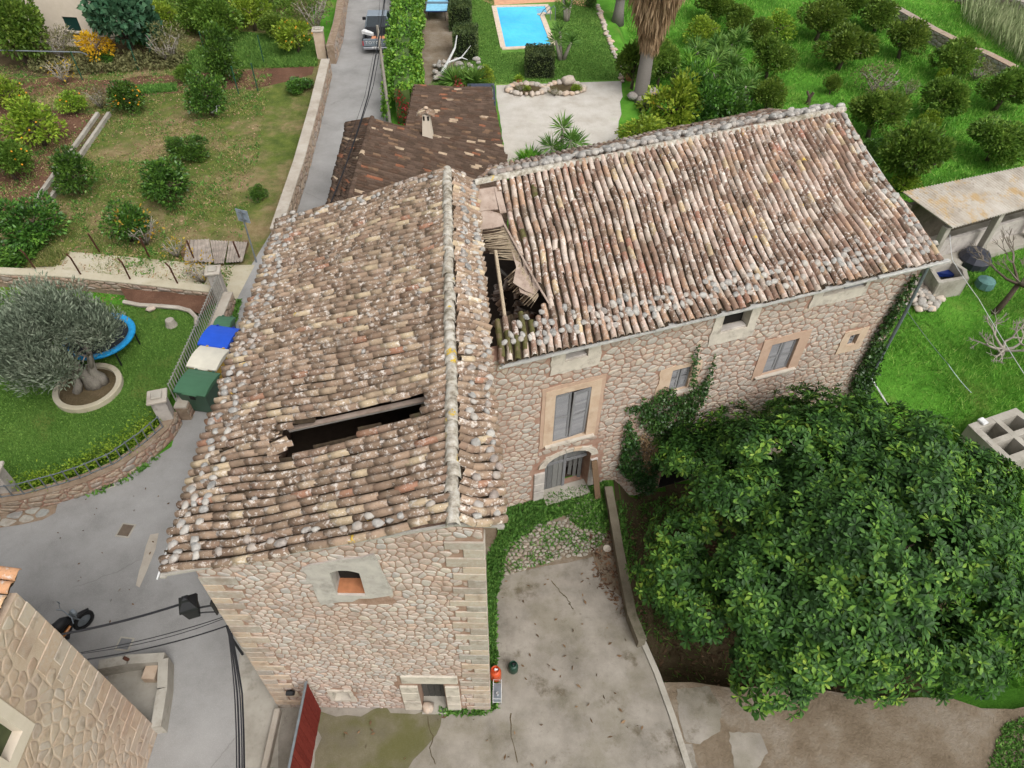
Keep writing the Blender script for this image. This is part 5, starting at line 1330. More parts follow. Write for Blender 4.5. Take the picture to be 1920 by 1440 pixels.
# ------------------------------------------------------------------ open shed with corrugated roof on the right
def shed():
    f0 = at(1785, 428, 1.35); b0 = at(1690, 360, 1.9); f1 = at(1925, 389, 1.35); b1 = at(1925, 311, 1.9); d = (f1 - f0).normalized()
    f1 = f0 + d * 12; bd = (b1 - b0).normalized(); b1 = b0 + bd * 12.5
    H = thing('open_shed', 'open concrete shed with rust-stained corrugated roof in the meadow', 'shed', (f0.x, f0.y, -1.5))
    t = MT('asbestos_cement_sheet'); c = t.ramp(t.noise(1.2, 6, .65), [(.3, col(166, 156, 142)), (.55, col(190, 182, 170)), (.75, col(204, 198, 190))])
    c = t.mix(t.math('MULTIPLY', t.step(t.noise(.8, 6, .7), .5, .62), .7), c, col(190, 158, 104)); c = t.mix(t.math('MULTIPLY', t.step(t.noise(2.5, 6, .7), .56, .68), .5), c, col(120, 110, 98))
    rm = t.done(c, .9, t.bump(t.noise(20, 4), .3, .01))
    nsh = 12
    for k in range(nsh):
        s0, s1 = k / nsh, (k + 1) / nsh; V = []; F = []; m_ = 48
        up = Vector((0, 0, 1))
        for i in range(m_ + 1):
            s = s0 + (s1 - s0) * i / m_; h = .045 * math.cos(i / m_ * 2 * math.pi * 6)
            V += [f0.lerp(f1, s) + up * h, b0.lerp(b1, s) + up * h]
        F = [(2 * i, 2 * i + 2, 2 * i + 3, 2 * i + 1) for i in range(m_)]
        V2 = [v - up * .012 for v in V]; n = len(V); F2 = [tuple(reversed([q + n for q in f])) for f in F] + [(2 * i, 2 * i + n, 2 * i + 2 + n, 2 * i + 2) for i in range(m_)]
        mb = MB(); mb.add(V + V2, F + F2); mb.build('roof_sheet', rm, H, smooth=True)
    g = -1.5
    for k, s in enumerate((.02, .3, .58, .86)):
        p = f0.lerp(f1, s) + (b0 - f0).normalized() * .35; m = MB(); m.box((p.x, p.y, (1.2 + g) / 2), (.3, .3, 1.2 - g), rz=.4, bev=.02); m.build('pillar', MAT['concrete'], H)
    mb = MB(); off = (b0 - f0) * .85
    for a, b, h in ((f0 + off, f1 + off, 1.3), (b0 * .97 + f0 * .03, f0 * .25 + b0 * .75, 1.5)):
        dd = (b - a); dd.z = 0; wall_panel(mb, Plane(Vector((a.x, a.y, 0)), dd, Vector((dd.y, -dd.x, 0))), 0, dd.length, g - .2, [(0, h), (dd.length, h)], [], .2)
    mb.build('wall', MAT['wall_mossy_shade'], H)  # dark material puts the shade under the shed roof into the wall colour
    mb = MB(); o2 = (b0 - f0) * .3; dd = f1 - f0; dd.z = 0; wall_panel(mb, Plane(Vector((f0.x + o2.x, f0.y + o2.y, 0)), dd, Vector((dd.y, -dd.x, 0))), .4, dd.length, g, [(0, -.2), (dd.length, -.2)], [], .18); mb.build('parapet', MAT['plaster_grey'], H)
    m = MB(); a = f0.lerp(f1, 0) + off * .5; b = f1 + off * .5; dd = (b - a).normalized(); nn = Vector((-dd.y, dd.x, 0))
    m.prism([tuple((q)[:2]) for q in (f0 + dd * .2, f1, f1 + off, f0 + off)], g - .2, g + .35); m.build('plinth', MAT['concrete'], H)
shed()
def basin(name, label, px, z, cells_, mat, th=.16, h0=-1.5):
    """walled concrete basin: corner points of the rim, plus inner dividing walls"""
    P4 = [at(x, y, z) for x, y in px]; t = thing(name, label, 'basin', (P4[0].x, P4[0].y, h0))
    def seg(a, b, nm, tt=th, zo=[0]):
        zo[0] += .005
        d = (b - a); d.z = 0; n = Vector((d.y, -d.x, 0)).normalized() * tt / 2; e = d.normalized() * tt * .45; m = MB()
        m.prism([tuple((p)[:2]) for p in (a - e + n, b + e + n, b + e - n, a - e - n)], h0 - .2, z + zo[0]); m.build(nm, mat, t)
    for i in range(len(P4)): seg(P4[i], P4[(i + 1) % len(P4)], 'side_wall')
    for (i, s, j, r) in cells_:
        a = P4[i].lerp(P4[(i + 1) % len(P4)], s); b = P4[j].lerp(P4[(j + 1) % len(P4)], r); seg(a, b, 'dividing_wall', th * .8)
    return t
basin('ruined_tank', 'ruined concrete water tank with open cells at the right edge', [(1826, 800), (1893, 862), (1985, 828), (1906, 772)], -.6, [(0, .5, 2, .5), (1, .45, 3, .5)], MAT['concrete'], .3)
m = MB(); q = at(1843, 790, -.52); m.box(q, (.26, .3, .1), rz=.4, bev=.02); tag(m.build('white_box', MAT['white']), 'small white box standing on the rim of the ruined tank', 'box')
basin('concrete_trough', 'low concrete trough beside the rubble pile at the end of the rear house', [(1748, 505), (1762, 528), (1812, 520), (1808, 506), (1785, 490)], -.4, [], MAT['concrete'], .2)
m = MB(); q = at(1768, 508, -.75); m.prism([(q.x - .5, q.y - .3), (q.x + .45, q.y - .25), (q.x + .5, q.y + .3), (q.x - .4, q.y + .35)], -.9, lambda p: -.72 + .1 * math.sin(p[0] * 9)); tag(m.build('blue_tarpaulin', plain('blue_tarp', col(28, 48, 110), .5)), 'dark blue tarpaulin lying in the concrete trough', 'tarpaulin')
m = MB(); q = at(1832, 478, -.9); m.lathe([(.1, 0), (.7, .02), (.75, .4), (.55, .7), (.1, .78)], Vector((q.x, q.y, -1.45)), 12); tag(m.build('covered_heap', plain('dark_sheet', col(58, 60, 70), .4)), 'heap under a dark plastic sheet in front of the shed', 'heap')
m = MB(); q = at(1848, 530, -1.2); m.lathe([(.15, 0), (.42, .1), (.4, .45), (.1, .6)], Vector((q.x, q.y, -1.5)), 10); tag(m.build('netting_bundle', plain('teal_netting', col(96, 136, 130), .8, bump=.8)), 'bundle of teal netting under the bare tree by the shed', 'netting')
# far house behind the trees, top left
def far_house():
    b = atg(96, 86); H = thing('house', 'cream plastered house with a dark green shutter behind the trees at top left', 'house', tuple(b))
    pl = Plane(Vector((b.x - 6, b.y + .8, 0)), (1, -.12, 0), (-.12, -1, 0)); w = pl.rect((116, 32), (146, 32), (151, 58), (126, 58))
    mb = MB(); wall_panel(mb, pl, 0, 9.6, -.3, [(0, 6.5), (9.6, 6.5)], [w], .4)
    p2 = Plane(pl.pt(9.6, 0), (.12, 1, 0), (1, -.12, 0)); wall_panel(mb, p2, .4, 7, -.3, [(0, 6.5), (7, 6.5)], [], .4); mb.build('wall', MAT['plaster_cream'], H)
    m = MB(); m.box(pl.pt((w[0] + w[1]) / 2, (w[2] + w[3]) / 2, -.1), (w[1] - w[0], .06, w[3] - w[2]), rz=-.12); m.build('shutter', plain('dark_green_shutter', col(26, 62, 56), .5), H)
    m = MB(); m.box(pl.pt((w[0] + w[1]) / 2, w[2] - .06, .05), (w[1] - w[0] + .3, .25, .08), rz=-.12); m.build('window_sill', MAT['concrete'], H)
    m = MB(); m.box(pl.pt(3.2, 3.1, .35), (2.6, .9, .12), rz=-.12); m.build('balcony', MAT['white'], H)
    m = MB(); m.box(pl.pt(4.8, 6.6, -3.4), (10.4, 8, .25), rz=-.12); m.build('roof', MAT['tile_a'], H)
far_house()
# ------------------------------------------------------------------ bins
def wheelie(name, label, center, rz, w, d, h, body, lid, wheels=True):
    t = thing(name, label, 'bin', tuple(center), rz); m = MB(); V = []
    prof = [(.78, 0), (.8, .04), (1, .93), (1.05, .94), (1.05, 1.0)]
    for k, z in prof:
        for sx, sy in ((-1, -1), (1, -1), (1, 1), (-1, 1)): V.append((sx * w / 2 * k, sy * d / 2 * k, .1 + z * (h - .1)))
    F = [(3, 2, 1, 0)] + [(4 * i + j, 4 * i + (j + 1) % 4, 4 * i + 4 + (j + 1) % 4, 4 * i + 4 + j) for i in range(len(prof) - 1) for j in range(4)]
    m.add(V, F); m.build('body', body, t, world=False)
    m = MB(); n = 6; V = []; F = []   # slightly domed lid, hinged at the back
    for i in range(n + 1):
        x = (i / n - .5) * (d + .12); dz = .1 * (1 - (2 * i / n - 1) ** 2)
        V += [(-(w + .1) / 2, x, h + .01 + dz), ((w + .1) / 2, x, h + .01 + dz)]
    for i in range(n): F.append((2 * i, 2 * i + 1, 2 * i + 3, 2 * i + 2))
    b = len(V); V += [(v[0], v[1], h - .05) for v in V]
    for i in range(n): F += [(2 * i + b, 2 * i + 2 + b, 2 * i, 2 * i + 2)[::1] and (2 * i, 2 * i + 2, 2 * i + 2 + b, 2 * i + b), (2 * i + 1, 2 * i + 1 + b, 2 * i + 3 + b, 2 * i + 3)]
    F += [(0, b, b + 1, 1), (2 * n, 2 * n + 1, 2 * n + 1 + b, 2 * n + b)]
    m.add(V, F); L = m.build('lid', lid, t, world=False)
    m = MB(); m.box((0, -d / 2 - .08, h - .02), (w * .5, .06, .05), bev=.015); m.build('handle', lid, t, world=False)
    for s in (-.3, .3):
        m = MB(); m.box((s * w, d / 2 + .07, h + .01), (.1, .07, .07), bev=.015); m.build('hinge', body, t, world=False)
    m = MB(); m.box((.0, -d / 2 - .012 + .02, h * .78), (.2, .03, .16)); m.build('sticker', MAT['black'], t, world=False)
    for sx in (-1, 1):
        for sy in (-1, 1):
            m = MB(); m.lathe([(.02, -.03), (.09, -.03), (.09, .03), (.02, .03)], (0, 0, 0), 10, Matrix.Translation((sx * w * .33, sy * d * .33, .09)) @ Matrix.Rotation(math.pi / 2, 4, 'Y')); m.build('wheel', MAT['rubber'], t, world=False)
    return t
def pl_(n, c): return plain(n, c, .45, 0, .4, .05, 3)
_green = pl_('green_bin_plastic', col(74, 118, 88)); _greend = pl_('dark_green_bin_plastic', col(62, 92, 74))
def binpos(px, py, h): p = at(px, py, h); return Vector((p.x, p.y, 0))
wheelie('rubbish_bin', 'large green wheeled rubbish bin nearest the garden pillar', binpos(369, 716, 1.25), -.18, 1.12, 1.05, 1.22, _greend, _green)
wheelie('recycling_bin', 'yellow wheeled bin with a white lid between the green and blue bins', binpos(390, 670, 1.25), -.18, 1.08, 1.0, 1.22, pl_('yellow_bin_plastic', col(214, 172, 56)), pl_('cream_lid_plastic', col(232, 226, 208)))
wheelie('recycling_bin', 'blue wheeled recycling bin behind the yellow one', binpos(410, 630, 1.25), -.18, 1.1, 1.0, 1.22, pl_('deep_blue_plastic', col(20, 46, 160)), pl_('blue_lid_plastic', col(34, 92, 220)))
wheelie('rubbish_bin', 'small green bin at the far end of the row behind the blue one', binpos(420, 605, 1.0), -.1, .58, .6, 1.0, _greend, _green)
# ------------------------------------------------------------------ trampoline
def trampoline():
    c = at(186, 630, LAWN_Z + .75); b = Vector((c.x, c.y, LAWN_Z)); t = thing('trampoline', 'round trampoline with blue padded rim behind the olive tree', 'trampoline', tuple(b)); r = 1.3
    m = MB(); m.lathe([(r - .26, .74), (r - .24, .80), (r - .02, .80), (r, .74), (r - .02, .70), (r - .24, .70), (r - .26, .74)], b, 40, caps=False); m.build('padded_rim', plain('blue_padding', col(30, 158, 222), .5), t, smooth=True)
    m = MB(); m.lathe([(.01, .73), (r - .27, .74)], b, 40, caps=False); m.build('mat', plain('black_mat', col(38, 44, 52), .8), t)
    for k in range(6):
        a = k * math.pi / 3 + .3; p = b + Vector((math.cos(a) * (r - .1), math.sin(a) * (r - .1), 0)); m = MB(); m.tube([p, p + Vector((0, 0, .72))], .03, 6); m.build('leg', MAT['black'], t)
trampoline()
# ------------------------------------------------------------------ road sign seen from behind
def sign():
    b = at(481, 492); top = None
    t = thing('road_sign', 'square road sign on a grey pole seen from behind', 'sign', tuple(b)); h = 2.75
    m = MB(); m.tube([b, b + Vector((0, 0, h))], .035, 8); m.build('pole', MAT['steel'], t)
    m = MB(); m.box(b + Vector((.0, .05, h - .32)), (.62, .02, .62), rz=-.35, bev=.008); m.build('panel', plain('grey_sign_back', col(168, 180, 192), .5, .3), t)
    for z in (h - .15, h - .48):
        m = MB(); m.box(b + Vector((0, .02, z)), (.36, .04, .04), rz=-.35); m.build('bracket', MAT['steel'], t)
sign()
# ------------------------------------------------------------------ street lantern on the house corner
def lantern():
    w = Vector((-6.13, 6.9, 5.95)); t = thing('wall_lantern', 'black wall lantern on the left corner of the front house', 'lantern', tuple(w))
    c = w + Vector((-.42, -.1, .1)); m = MB()
    m.tube([w, w + Vector((-.2, -.05, .02)), c + Vector((.0, 0, -.1))], .022, 6); m.tube([w + Vector((0, 0, -.3)), w + Vector((-.22, -.05, -.22)), c + Vector((0, 0, -.28))], .016, 6); m.box(w + Vector((-.015, 0, -.1)), (.03, .1, .5)); m.build('bracket', MAT['black'], t)
    M = Matrix.Translation(c) @ Matrix.Rotation(.35, 4, 'Z')
    m = MB(); m.lathe([(.13, -.28), (.16, -.26), (.22, .1), (.26, .12), (.24, .2), (.1, .34), (.08, .4), (.01, .42)], (0, 0, 0), 4, M @ Matrix.Rotation(math.pi / 4, 4, 'Z')); m.build('lamp_hood', MAT['black'], t)
    for k in range(4):
        R = M @ Matrix.Rotation(k * math.pi / 2, 4, 'Z'); m = MB(); m.add([(-.1, .124, -.23), (.1, .124, -.23), (.13, .158, .08), (-.13, .158, .08)], [(0, 1, 2, 3)], R); m.build('pane', MAT['black'], t)
lantern()
m = MB(); q = Vector((-5.62, 6.8, 0)); q = Plane(A_FL, (1, 0, 0), (0, -1, 0)); u, v = q.uv(546, 1292); m.box(q.pt(u, v, .1), (.2, .12, .16), rx=.4, bev=.02); m.box(q.pt(u, v - .02, .03), (.05, .1, .05)); tag(m.build('flood_light', MAT['black']), 'small black floodlight on the front house wall left of the gate', 'light')
# ------------------------------------------------------------------ gas cylinders and stand
def cylinder_(label, px, py, body, h=.5, r=.155, tilt=0.0):
    b = at(px, py); t = thing('gas_cylinder', label, 'gas cylinder', tuple(b))
    m = MB(); m.lathe([(r * .92, 0), (r, .03), (r, h * .66), (r * .93, h * .76), (r * .7, h * .85), (r * .3, h * .9), (.04, h * .92)], b, 18); m.build('body', body, t, smooth=True)
    m = MB(); m.lathe([(r * .62, h * .86), (r * .66, h * 1.0), (r * .6, h * 1.0), (r * .56, h * .86)], b, 18, caps=False); m.build('collar', body, t, smooth=True)
    m = MB(); m.lathe([(.03, h * .88), (.035, h * .98), (.02, h * 1.02)], b, 8); m.box(b + Vector((.03, 0, h * .97)), (.09, .03, .03)); m.build('valve', MAT['white'] if 'orange' in label else MAT['black'], t)
cylinder_('orange gas cylinder against the side of the front house', 929, 1270, plain('orange_enamel', col(206, 84, 40), .4, 0, .5), .56, .16)
cylinder_('small dark green gas cylinder standing on the yard concrete', 962, 1256, plain('green_enamel', col(28, 66, 50), .4, 0, .5), .42, .14)
def stand():
    b = at(931, 1305); t = thing('wire_stand', 'small white wire stand among weeds at the front house corner', 'stand', tuple(b)); m = MB()
    for dx in (-.09, .13):
        for dy in (-.22, .28): m.tube([b + Vector((dx, dy, 0)), b + Vector((dx, dy, .4))], .009, 4)
    for z in (.15, .4):
        c = [b + Vector((-.09, -.22, z)), b + Vector((.13, -.22, z)), b + Vector((.13, .28, z)), b + Vector((-.09, .28, z)), b + Vector((-.09, -.22, z))]; m.tube(c, .009, 4)
    m.build('frame', MAT['white'], t); m = MB(); m.box(b + Vector((.02, .03, .16)), (.2, .48, .012)); m.build('shelf', MAT['steel'], t)
    m = MB(); m.lathe([(.03, .165), (.04, .26), (.036, .26), (.028, .175)], b + Vector((.03, -.02, 0)), 10); tag(m.build('white_cup', MAT['white']), 'white cup standing in the wire stand', 'cup')
stand()
def manhole(label, px, py, w, d, rz, mat):
    b = at(px, py); t = thing('manhole_cover', label, 'manhole cover', (b.x, b.y, 0)); m = MB(); m.box((b.x, b.y, .018), (w, d, .012), rz=rz); m.build('frame', MAT['concrete'], t); m = MB(); m.box((b.x, b.y, .026), (w - .1, d - .1, .012), rz=rz); m.build('plate', mat, t)
manhole('rusty square drain grate in the lane left of the front house', 236, 995, .46, .5, -.12, plain('rust_grate', col(112, 98, 84), .9, bump=.8))
manhole('dark square manhole cover in the lane beside the sunken entry', 234, 1208, .42, .4, -.1, plain('iron_cover', col(122, 122, 122), .6))
manhole('dark gutter grate below the curved garden wall', 200, 912, .55, .3, .5, plain('iron_grate', col(70, 66, 62), .8))
# bowl and plank by the arched door
b = at(1138, 1030); m = MB(); m.lathe([(.06, .0), (.1, .03), (.13, .035), (.09, .02), (.03, .008)], b + Vector((0, 0, .02)), 14); tag(m.build('white_bowl', MAT['plaster_white']), 'white bowl lying among dead leaves beside the yard wall', 'bowl')
m = MB(); p0 = at(1121, 935, .05); p1 = PB.pt(PB.uv(1110, 868)[0], 1.5, .12); d = p1 - p0; M = Matrix.Translation((p0 + p1) / 2) @ Vector((0, 0, 1)).rotation_difference(d.normalized()).to_matrix().to_4x4() @ Matrix.Rotation(.3, 4, 'Z'); m.box((0, 0, 0), (.2, .05, d.length), M, bev=.008); tag(m.build('leaning_plank', MAT['wood_brown']), 'brown plank leaning against the wall right of the arched door', 'plank')
q = Plane(A_FL, (1, 0, 0), (0, -1, 0)); p = at(803, 1322, .1); put_stone('threshold_stone', MAT['rockery'], None, Vector((p.x, 6.93, .14)), .36, .6); tag(bpy.context.scene.objects['threshold_stone'], 'pale stone lying on the threshold of the front house door', 'stone')
# downpipe at the end of the rear house
m = MB(); c = PB.pt(B_FAR + .03, 0, .12); m.tube([Vector((c.x, c.y, 6.85)), Vector((c.x + .03, c.y - .03, 5)), Vector((c.x, c.y, -1.4))], .055, 8); t_ = m.build('downpipe', MAT['steel']); tag(t_, 'grey downpipe down the right corner of the rear house', 'pipe')
m = MB(); m.tube([atg(1666, 765) + Vector((0, 0, .05)), atg(1625, 716) + Vector((0, 0, .35))], .035, 6); tag(m.build('white_pole', MAT['white']), 'white pole lying in the grass below the ivy corner', 'pole')
# rubble heap at the end of the rear house
def heap():
    t = thing('rubble_heap', 'heap of pale rubble stones at the end of the rear house', 'rubble', tuple(atg(1730, 560))); rnd = random.Random(5)
    for k in range(95):
        px, py = rnd.uniform(1692, 1762), rnd.uniform(526, 586)
        if (px - 1727) ** 2 / 36 ** 2 + (py - 556) ** 2 / 31 ** 2 > 1: continue
        p = atg(px, py); hgt = .5 * (1 - ((px - 1727) ** 2 / 38 ** 2 + (py - 556) ** 2 / 34 ** 2)); put_stone('rubble_stone', MAT['rockery'] if k % 3 else MAT['grey_rock'], t, p + Vector((0, 0, .1 + max(0, hgt) * rnd.random())), rnd.uniform(.26, .5), .7, rnd)
    m = MB(); m.tube([atg(1690, 585) + Vector((0, 0, .4)), atg(1722, 560) + Vector((0, 0, .5))], .05, 6); m.build('old_beam', MAT['wood_beam'], t)
heap()
# corrugated sheet on the field
def sheet_metal():
    t = thing('corrugated_sheets', 'stack of weathered corrugated sheets lying at the field edge below the road sign', 'sheets', tuple(at(405, 468)))
    gm = plain('weathered_sheet', col(172, 160, 148), .8, .0, .3, .2, 3)
    for k, px in enumerate(([(352, 450), (392, 448), (400, 492), (345, 488)], [(394, 450), (428, 452), (420, 493), (402, 494)], [(430, 452), (464, 454), (455, 490), (424, 492)])):
        q = [at(x, y, .25 + .03 * k) for x, y in px]; V = []; F = []; n = 24
        for i in range(n + 1):
            s = i / n; h = Vector((0, 0, .025 * math.cos(i * 1.6))); V += [q[0].lerp(q[1], s) + h, q[3].lerp(q[2], s) + h]
        F = [(2 * i, 2 * i + 1, 2 * i + 3, 2 * i + 2) for i in range(n)]; m = MB(); m.add(V + [v - Vector((0, 0, .015)) for v in V], F + [tuple(reversed([j + len(V) for j in f])) for f in F]); m.build('sheet', gm, t)
    for x, y in ((352, 470), (458, 470)):
        p = at(x, y); m = MB(); m.box((p.x, p.y, .12), (.2, 1.0, .24)); m.build('support', MAT['wood_brown'], t)
sheet_metal()
# olive planter ring
def ring():
    c = at(168, 730, LAWN_Z); t = thing('tree_ring', 'round stone planter ring at the foot of the olive tree', 'planter', tuple(c)); r = 1.18
    m = MB(); m.lathe([(r - .2, 0), (r - .2, .2), (r - .02, .22), (r, .2), (r, 0)], c, 36, caps=False); m.build('stone_rim', MAT['path'], t)
    m = MB(); m.lathe([(.01, .14), (.6, .12), (r - .2, .08)], c, 36, caps=False); m.build('soil', MAT['soil_dark'], t)
    return c
OLIVE_C = ring()
m = MB(); pts = [at(*p, LAWN_Z + .12) for p in ((232, 566), (262, 572), (300, 574), (335, 577), (356, 583), (368, 595), (368, 608))]; m.tube(pts, .09, 6); tag(m.build('bed_edging', MAT['concrete_wall']), 'curved pale concrete edging between the lawn and the flower bed', 'edging')
c = at(322, 610, LAWN_Z); m = MB(); m.lathe([(.24, 0), (.2, .12), (.17, .28), (.16, .3)], c, 12); tag(m.build('tree_stump', MAT['bark_pale']), 'sawn tree stump in the garden lawn near the fence', 'stump')
c = at(285, 583, LAWN_Z); put_stone('garden_rock', MAT['rockery'], None, c + Vector((0, 0, .12)), .36, .7); tag(scene.objects['garden_rock'], 'pale rock beside the flower bed edging', 'rock')
c = at(-8, 682, LAWN_Z); m = MB(); m.lathe([(.1, .0), (.35, .02), (.05, .08), (.05, .66), (.5, .68), (.52, .72), (.01, .72)], c, 24); tag(m.build('garden_table', MAT['white']), 'white round garden table cut by the left edge', 'table')
# ------------------------------------------------------------------ pickup truck seen from behind
def pickup():
    b = at(703, 101); b.z = 0; t = thing('pickup_truck', 'dark grey pickup truck driving away up the lane', 'pickup truck', (b.x, b.y + 2.4, .012), .06)
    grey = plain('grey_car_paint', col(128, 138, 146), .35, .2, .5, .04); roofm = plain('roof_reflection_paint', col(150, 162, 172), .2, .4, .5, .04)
    m = MB(); V = []; prof = [(-2.45, .45, .82), (-2.45, .95, .86), (-.35, .98, .88), (1.0, 1.0, .88), (1.6, .98, .86), (2.3, .9, .8), (2.45, .7, .74)]
    # lower body from cross-sections
    for y, zt, hw in prof: V += [(-hw, y, .38), (hw, y, .38), (hw, y, zt), (-hw, y, zt)]
    F = [(0, 1, 2, 3)] + [(4 * i + j, 4 * i + 4 + j, 4 * i + 4 + (j + 1) % 4, 4 * i + (j + 1) % 4) for i in range(len(prof) - 1) for j in (0, 1, 3)] + [tuple(4 * (len(prof) - 1) + k for k in (3, 2, 1, 0))]
    F += [(4 * i + 3, 4 * i + 2, 4 * i + 6, 4 * i + 7) for i in range(2, len(prof) - 1)]
    m.add(V, F); m.build('body', grey, t, world=False)
    m = MB(); m.box((0, -1.4, .55), (1.5, 2.0, .04)); m.box((-.8, -1.4, .8), (.1, 2.1, .4)); m.box((.8, -1.4, .8), (.1, 2.1, .4)); m.box((0, -.4, .8), (1.6, .08, .42)); m.build('cargo_bed', plain('bed_liner', col(58, 60, 64), .7), t, world=False)
    m = MB(); m.box((0, -2.42, .74), (1.62, .08, .48), bev=.02); tg = m.build('tailgate', grey, t, world=False)
    cu = bpy.data.curves.new('tailgate_lettering', 'FONT'); cu.body = 'TOYOTA'; cu.size = .27; cu.align_x = 'CENTER'; cu.extrude = .004; cu.space_character = 1.35
    o = bpy.data.objects.new('lettering', cu); C.objects.link(o); o.parent = tg; o.location = (0, -2.468, .66); o.rotation_euler = (math.pi / 2, 0, 0); cu.materials.append(MAT['white']); bpy.context.view_layer.update(); me = bpy.data.meshes.new_from_object(o.evaluated_get(bpy.context.evaluated_depsgraph_get())); o2 = link('lettering', me, tg); o2.location = o.location; o2.rotation_euler = o.rotation_euler; bpy.data.objects.remove(o)
    m = MB(); m.box((0, -2.55, .42), (1.7, .16, .16), bev=.03); m.build('bumper', plain('chrome_bumper', col(170, 172, 176), .3, .7), t, world=False)
    m = MB(); m.box((0, -2.64, .5), (.5, .01, .11)); m.build('number_plate', MAT['white'], t, world=False)
    for s in (-1, 1):
        m = MB(); m.box((s * .83, -2.44, .7), (.08, .1, .3), bev=.02); m.build('tail_light', plain('red_lamp', col(170, 30, 40), .3), t, world=False)
        m = MB(); m.box((s * 1.02, .95, 1.08), (.24, .12, .2), bev=.03); m.build('wing_mirror', MAT['black'], t, world=False)
        for y in (-1.5, 1.5):
            M = Matrix.Translation((s * .78, y, .36)) @ Matrix.Rotation(math.pi / 2, 4, 'Y'); m = MB(); m.lathe([(.2, -.12), (.34, -.12), (.36, -.08), (.36, .08), (.34, .12), (.2, .12)], (0, 0, 0), 16, M); w_ = m.build('wheel', MAT['rubber'], t, world=False); m = MB(); m.lathe([(.02, s * .13), (.2, s * .13), (.2, s * .1), (.02, s * .1)], (0, 0, 0), 12, M); m.build('rim', MAT['steel'], w_, world=False)
    V = [(-.82, -.4, .98), (.82, -.4, .98), (.82, 1.45, 1.0), (-.82, 1.45, 1.0), (-.66, -.2, 1.62), (.66, -.2, 1.62), (.66, .8, 1.62), (-.66, .8, 1.62)]
    m = MB(); m.add(V, [(0, 1, 5, 4), (1, 2, 6, 5), (2, 3, 7, 6), (3, 0, 4, 7)]); m.build('cab_glass', MAT['glass'], t, world=False)
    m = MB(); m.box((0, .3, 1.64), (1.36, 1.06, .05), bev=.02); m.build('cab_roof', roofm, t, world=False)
    m = MB()
    for a, q in ((0, 4), (1, 5), (2, 6), (3, 7)): m.tube([V[a], V[q]], .045, 5)
    m.build('cab_pillars', grey, t, world=False)
    R = Matrix.Translation(t.location) @ Matrix.Rotation(.06, 4, 'Z')
    m = MB(); m.add([R @ Vector(p) for p in ((-.95, -1.6, 1.0), (-.2, -1.9, .95), (-.15, -1.65, .95), (-.8, -1.25, 1.0), (-.95, -1.6, 1.2), (-.2, -1.9, 1.1), (-.15, -1.65, 1.1), (-.8, -1.25, 1.2))], [(3, 2, 1, 0), (4, 5, 6, 7), (0, 1, 5, 4), (1, 2, 6, 5), (2, 3, 7, 6), (3, 0, 4, 7)]); tag(m.build('white_sack', MAT['white']), 'white sack lying across the side of the pickup bed', 'sack')
    m = MB()
    for k in range(3): m.box(R @ Vector((-.15 + .35 * k, -2.0, .78)), (.3, .4, .34), bev=.05)
    tag(m.build('orange_crate', plain('orange_crate', col(208, 140, 100), .7)), 'pale orange crate in the pickup bed', 'crate')
pickup()
# ------------------------------------------------------------------ dark car half hidden behind the garage
def car():
    c = at(926, 182, .9); t = thing('parked_car', 'dark blue car parked beyond the garage roof', 'car', (c.x - .75, c.y + .2, .014), .05)
    paint = plain('navy_car_paint', col(58, 66, 86), .25, .3, .5, .04); m = MB(); prof = [(-2.0, .72, .7), (-1.7, .86, .8), (-.9, .92, .84), (1.0, .92, .84), (1.8, .8, .8), (2.05, .62, .7)]; V = []
    for y, zt, hw in prof: V += [(-hw, y, .3), (hw, y, .3), (hw, y, zt), (-hw, y, zt)]
    F = [(0, 1, 2, 3)] + [(4 * i + j, 4 * i + 4 + j, 4 * i + 4 + (j + 1) % 4, 4 * i + (j + 1) % 4) for i in range(len(prof) - 1) for j in range(4)] + [tuple(4 * (len(prof) - 1) + k for k in (3, 2, 1, 0))]
    m.add(V, F); m.build('body', paint, t, world=False)
    V = [(-.78, -1.6, .86), (.78, -1.6, .86), (.78, 1.1, .9), (-.78, 1.1, .9), (-.6, -1.1, 1.42), (.6, -1.1, 1.42), (.6, .3, 1.42), (-.6, .3, 1.42)]
    m = MB(); m.add(V, [(0, 1, 5, 4), (1, 2, 6, 5), (2, 3, 7, 6), (3, 0, 4, 7)]); m.build('windows', MAT['glass'], t, world=False); m = MB(); m.box((0, -.4, 1.43), (1.24, 1.44, .05), bev=.02); m.build('car_roof', paint, t, world=False)
    for s in (-1, 1):
        m = MB(); m.box((s * .7, -1.95, .7), (.24, .1, .14)); m.build('tail_light', plain('red_lamp_car', col(170, 30, 40), .3), t, world=False)
        for y in (-1.25, 1.3): m = MB(); m.lathe([(.18, -.1), (.31, -.1), (.31, .1), (.18, .1)], (0, 0, 0), 14, Matrix.Translation((s * .76, y, .31)) @ Matrix.Rotation(math.pi / 2, 4, 'Y')); m.build('wheel', MAT['rubber'], t, world=False)
car()
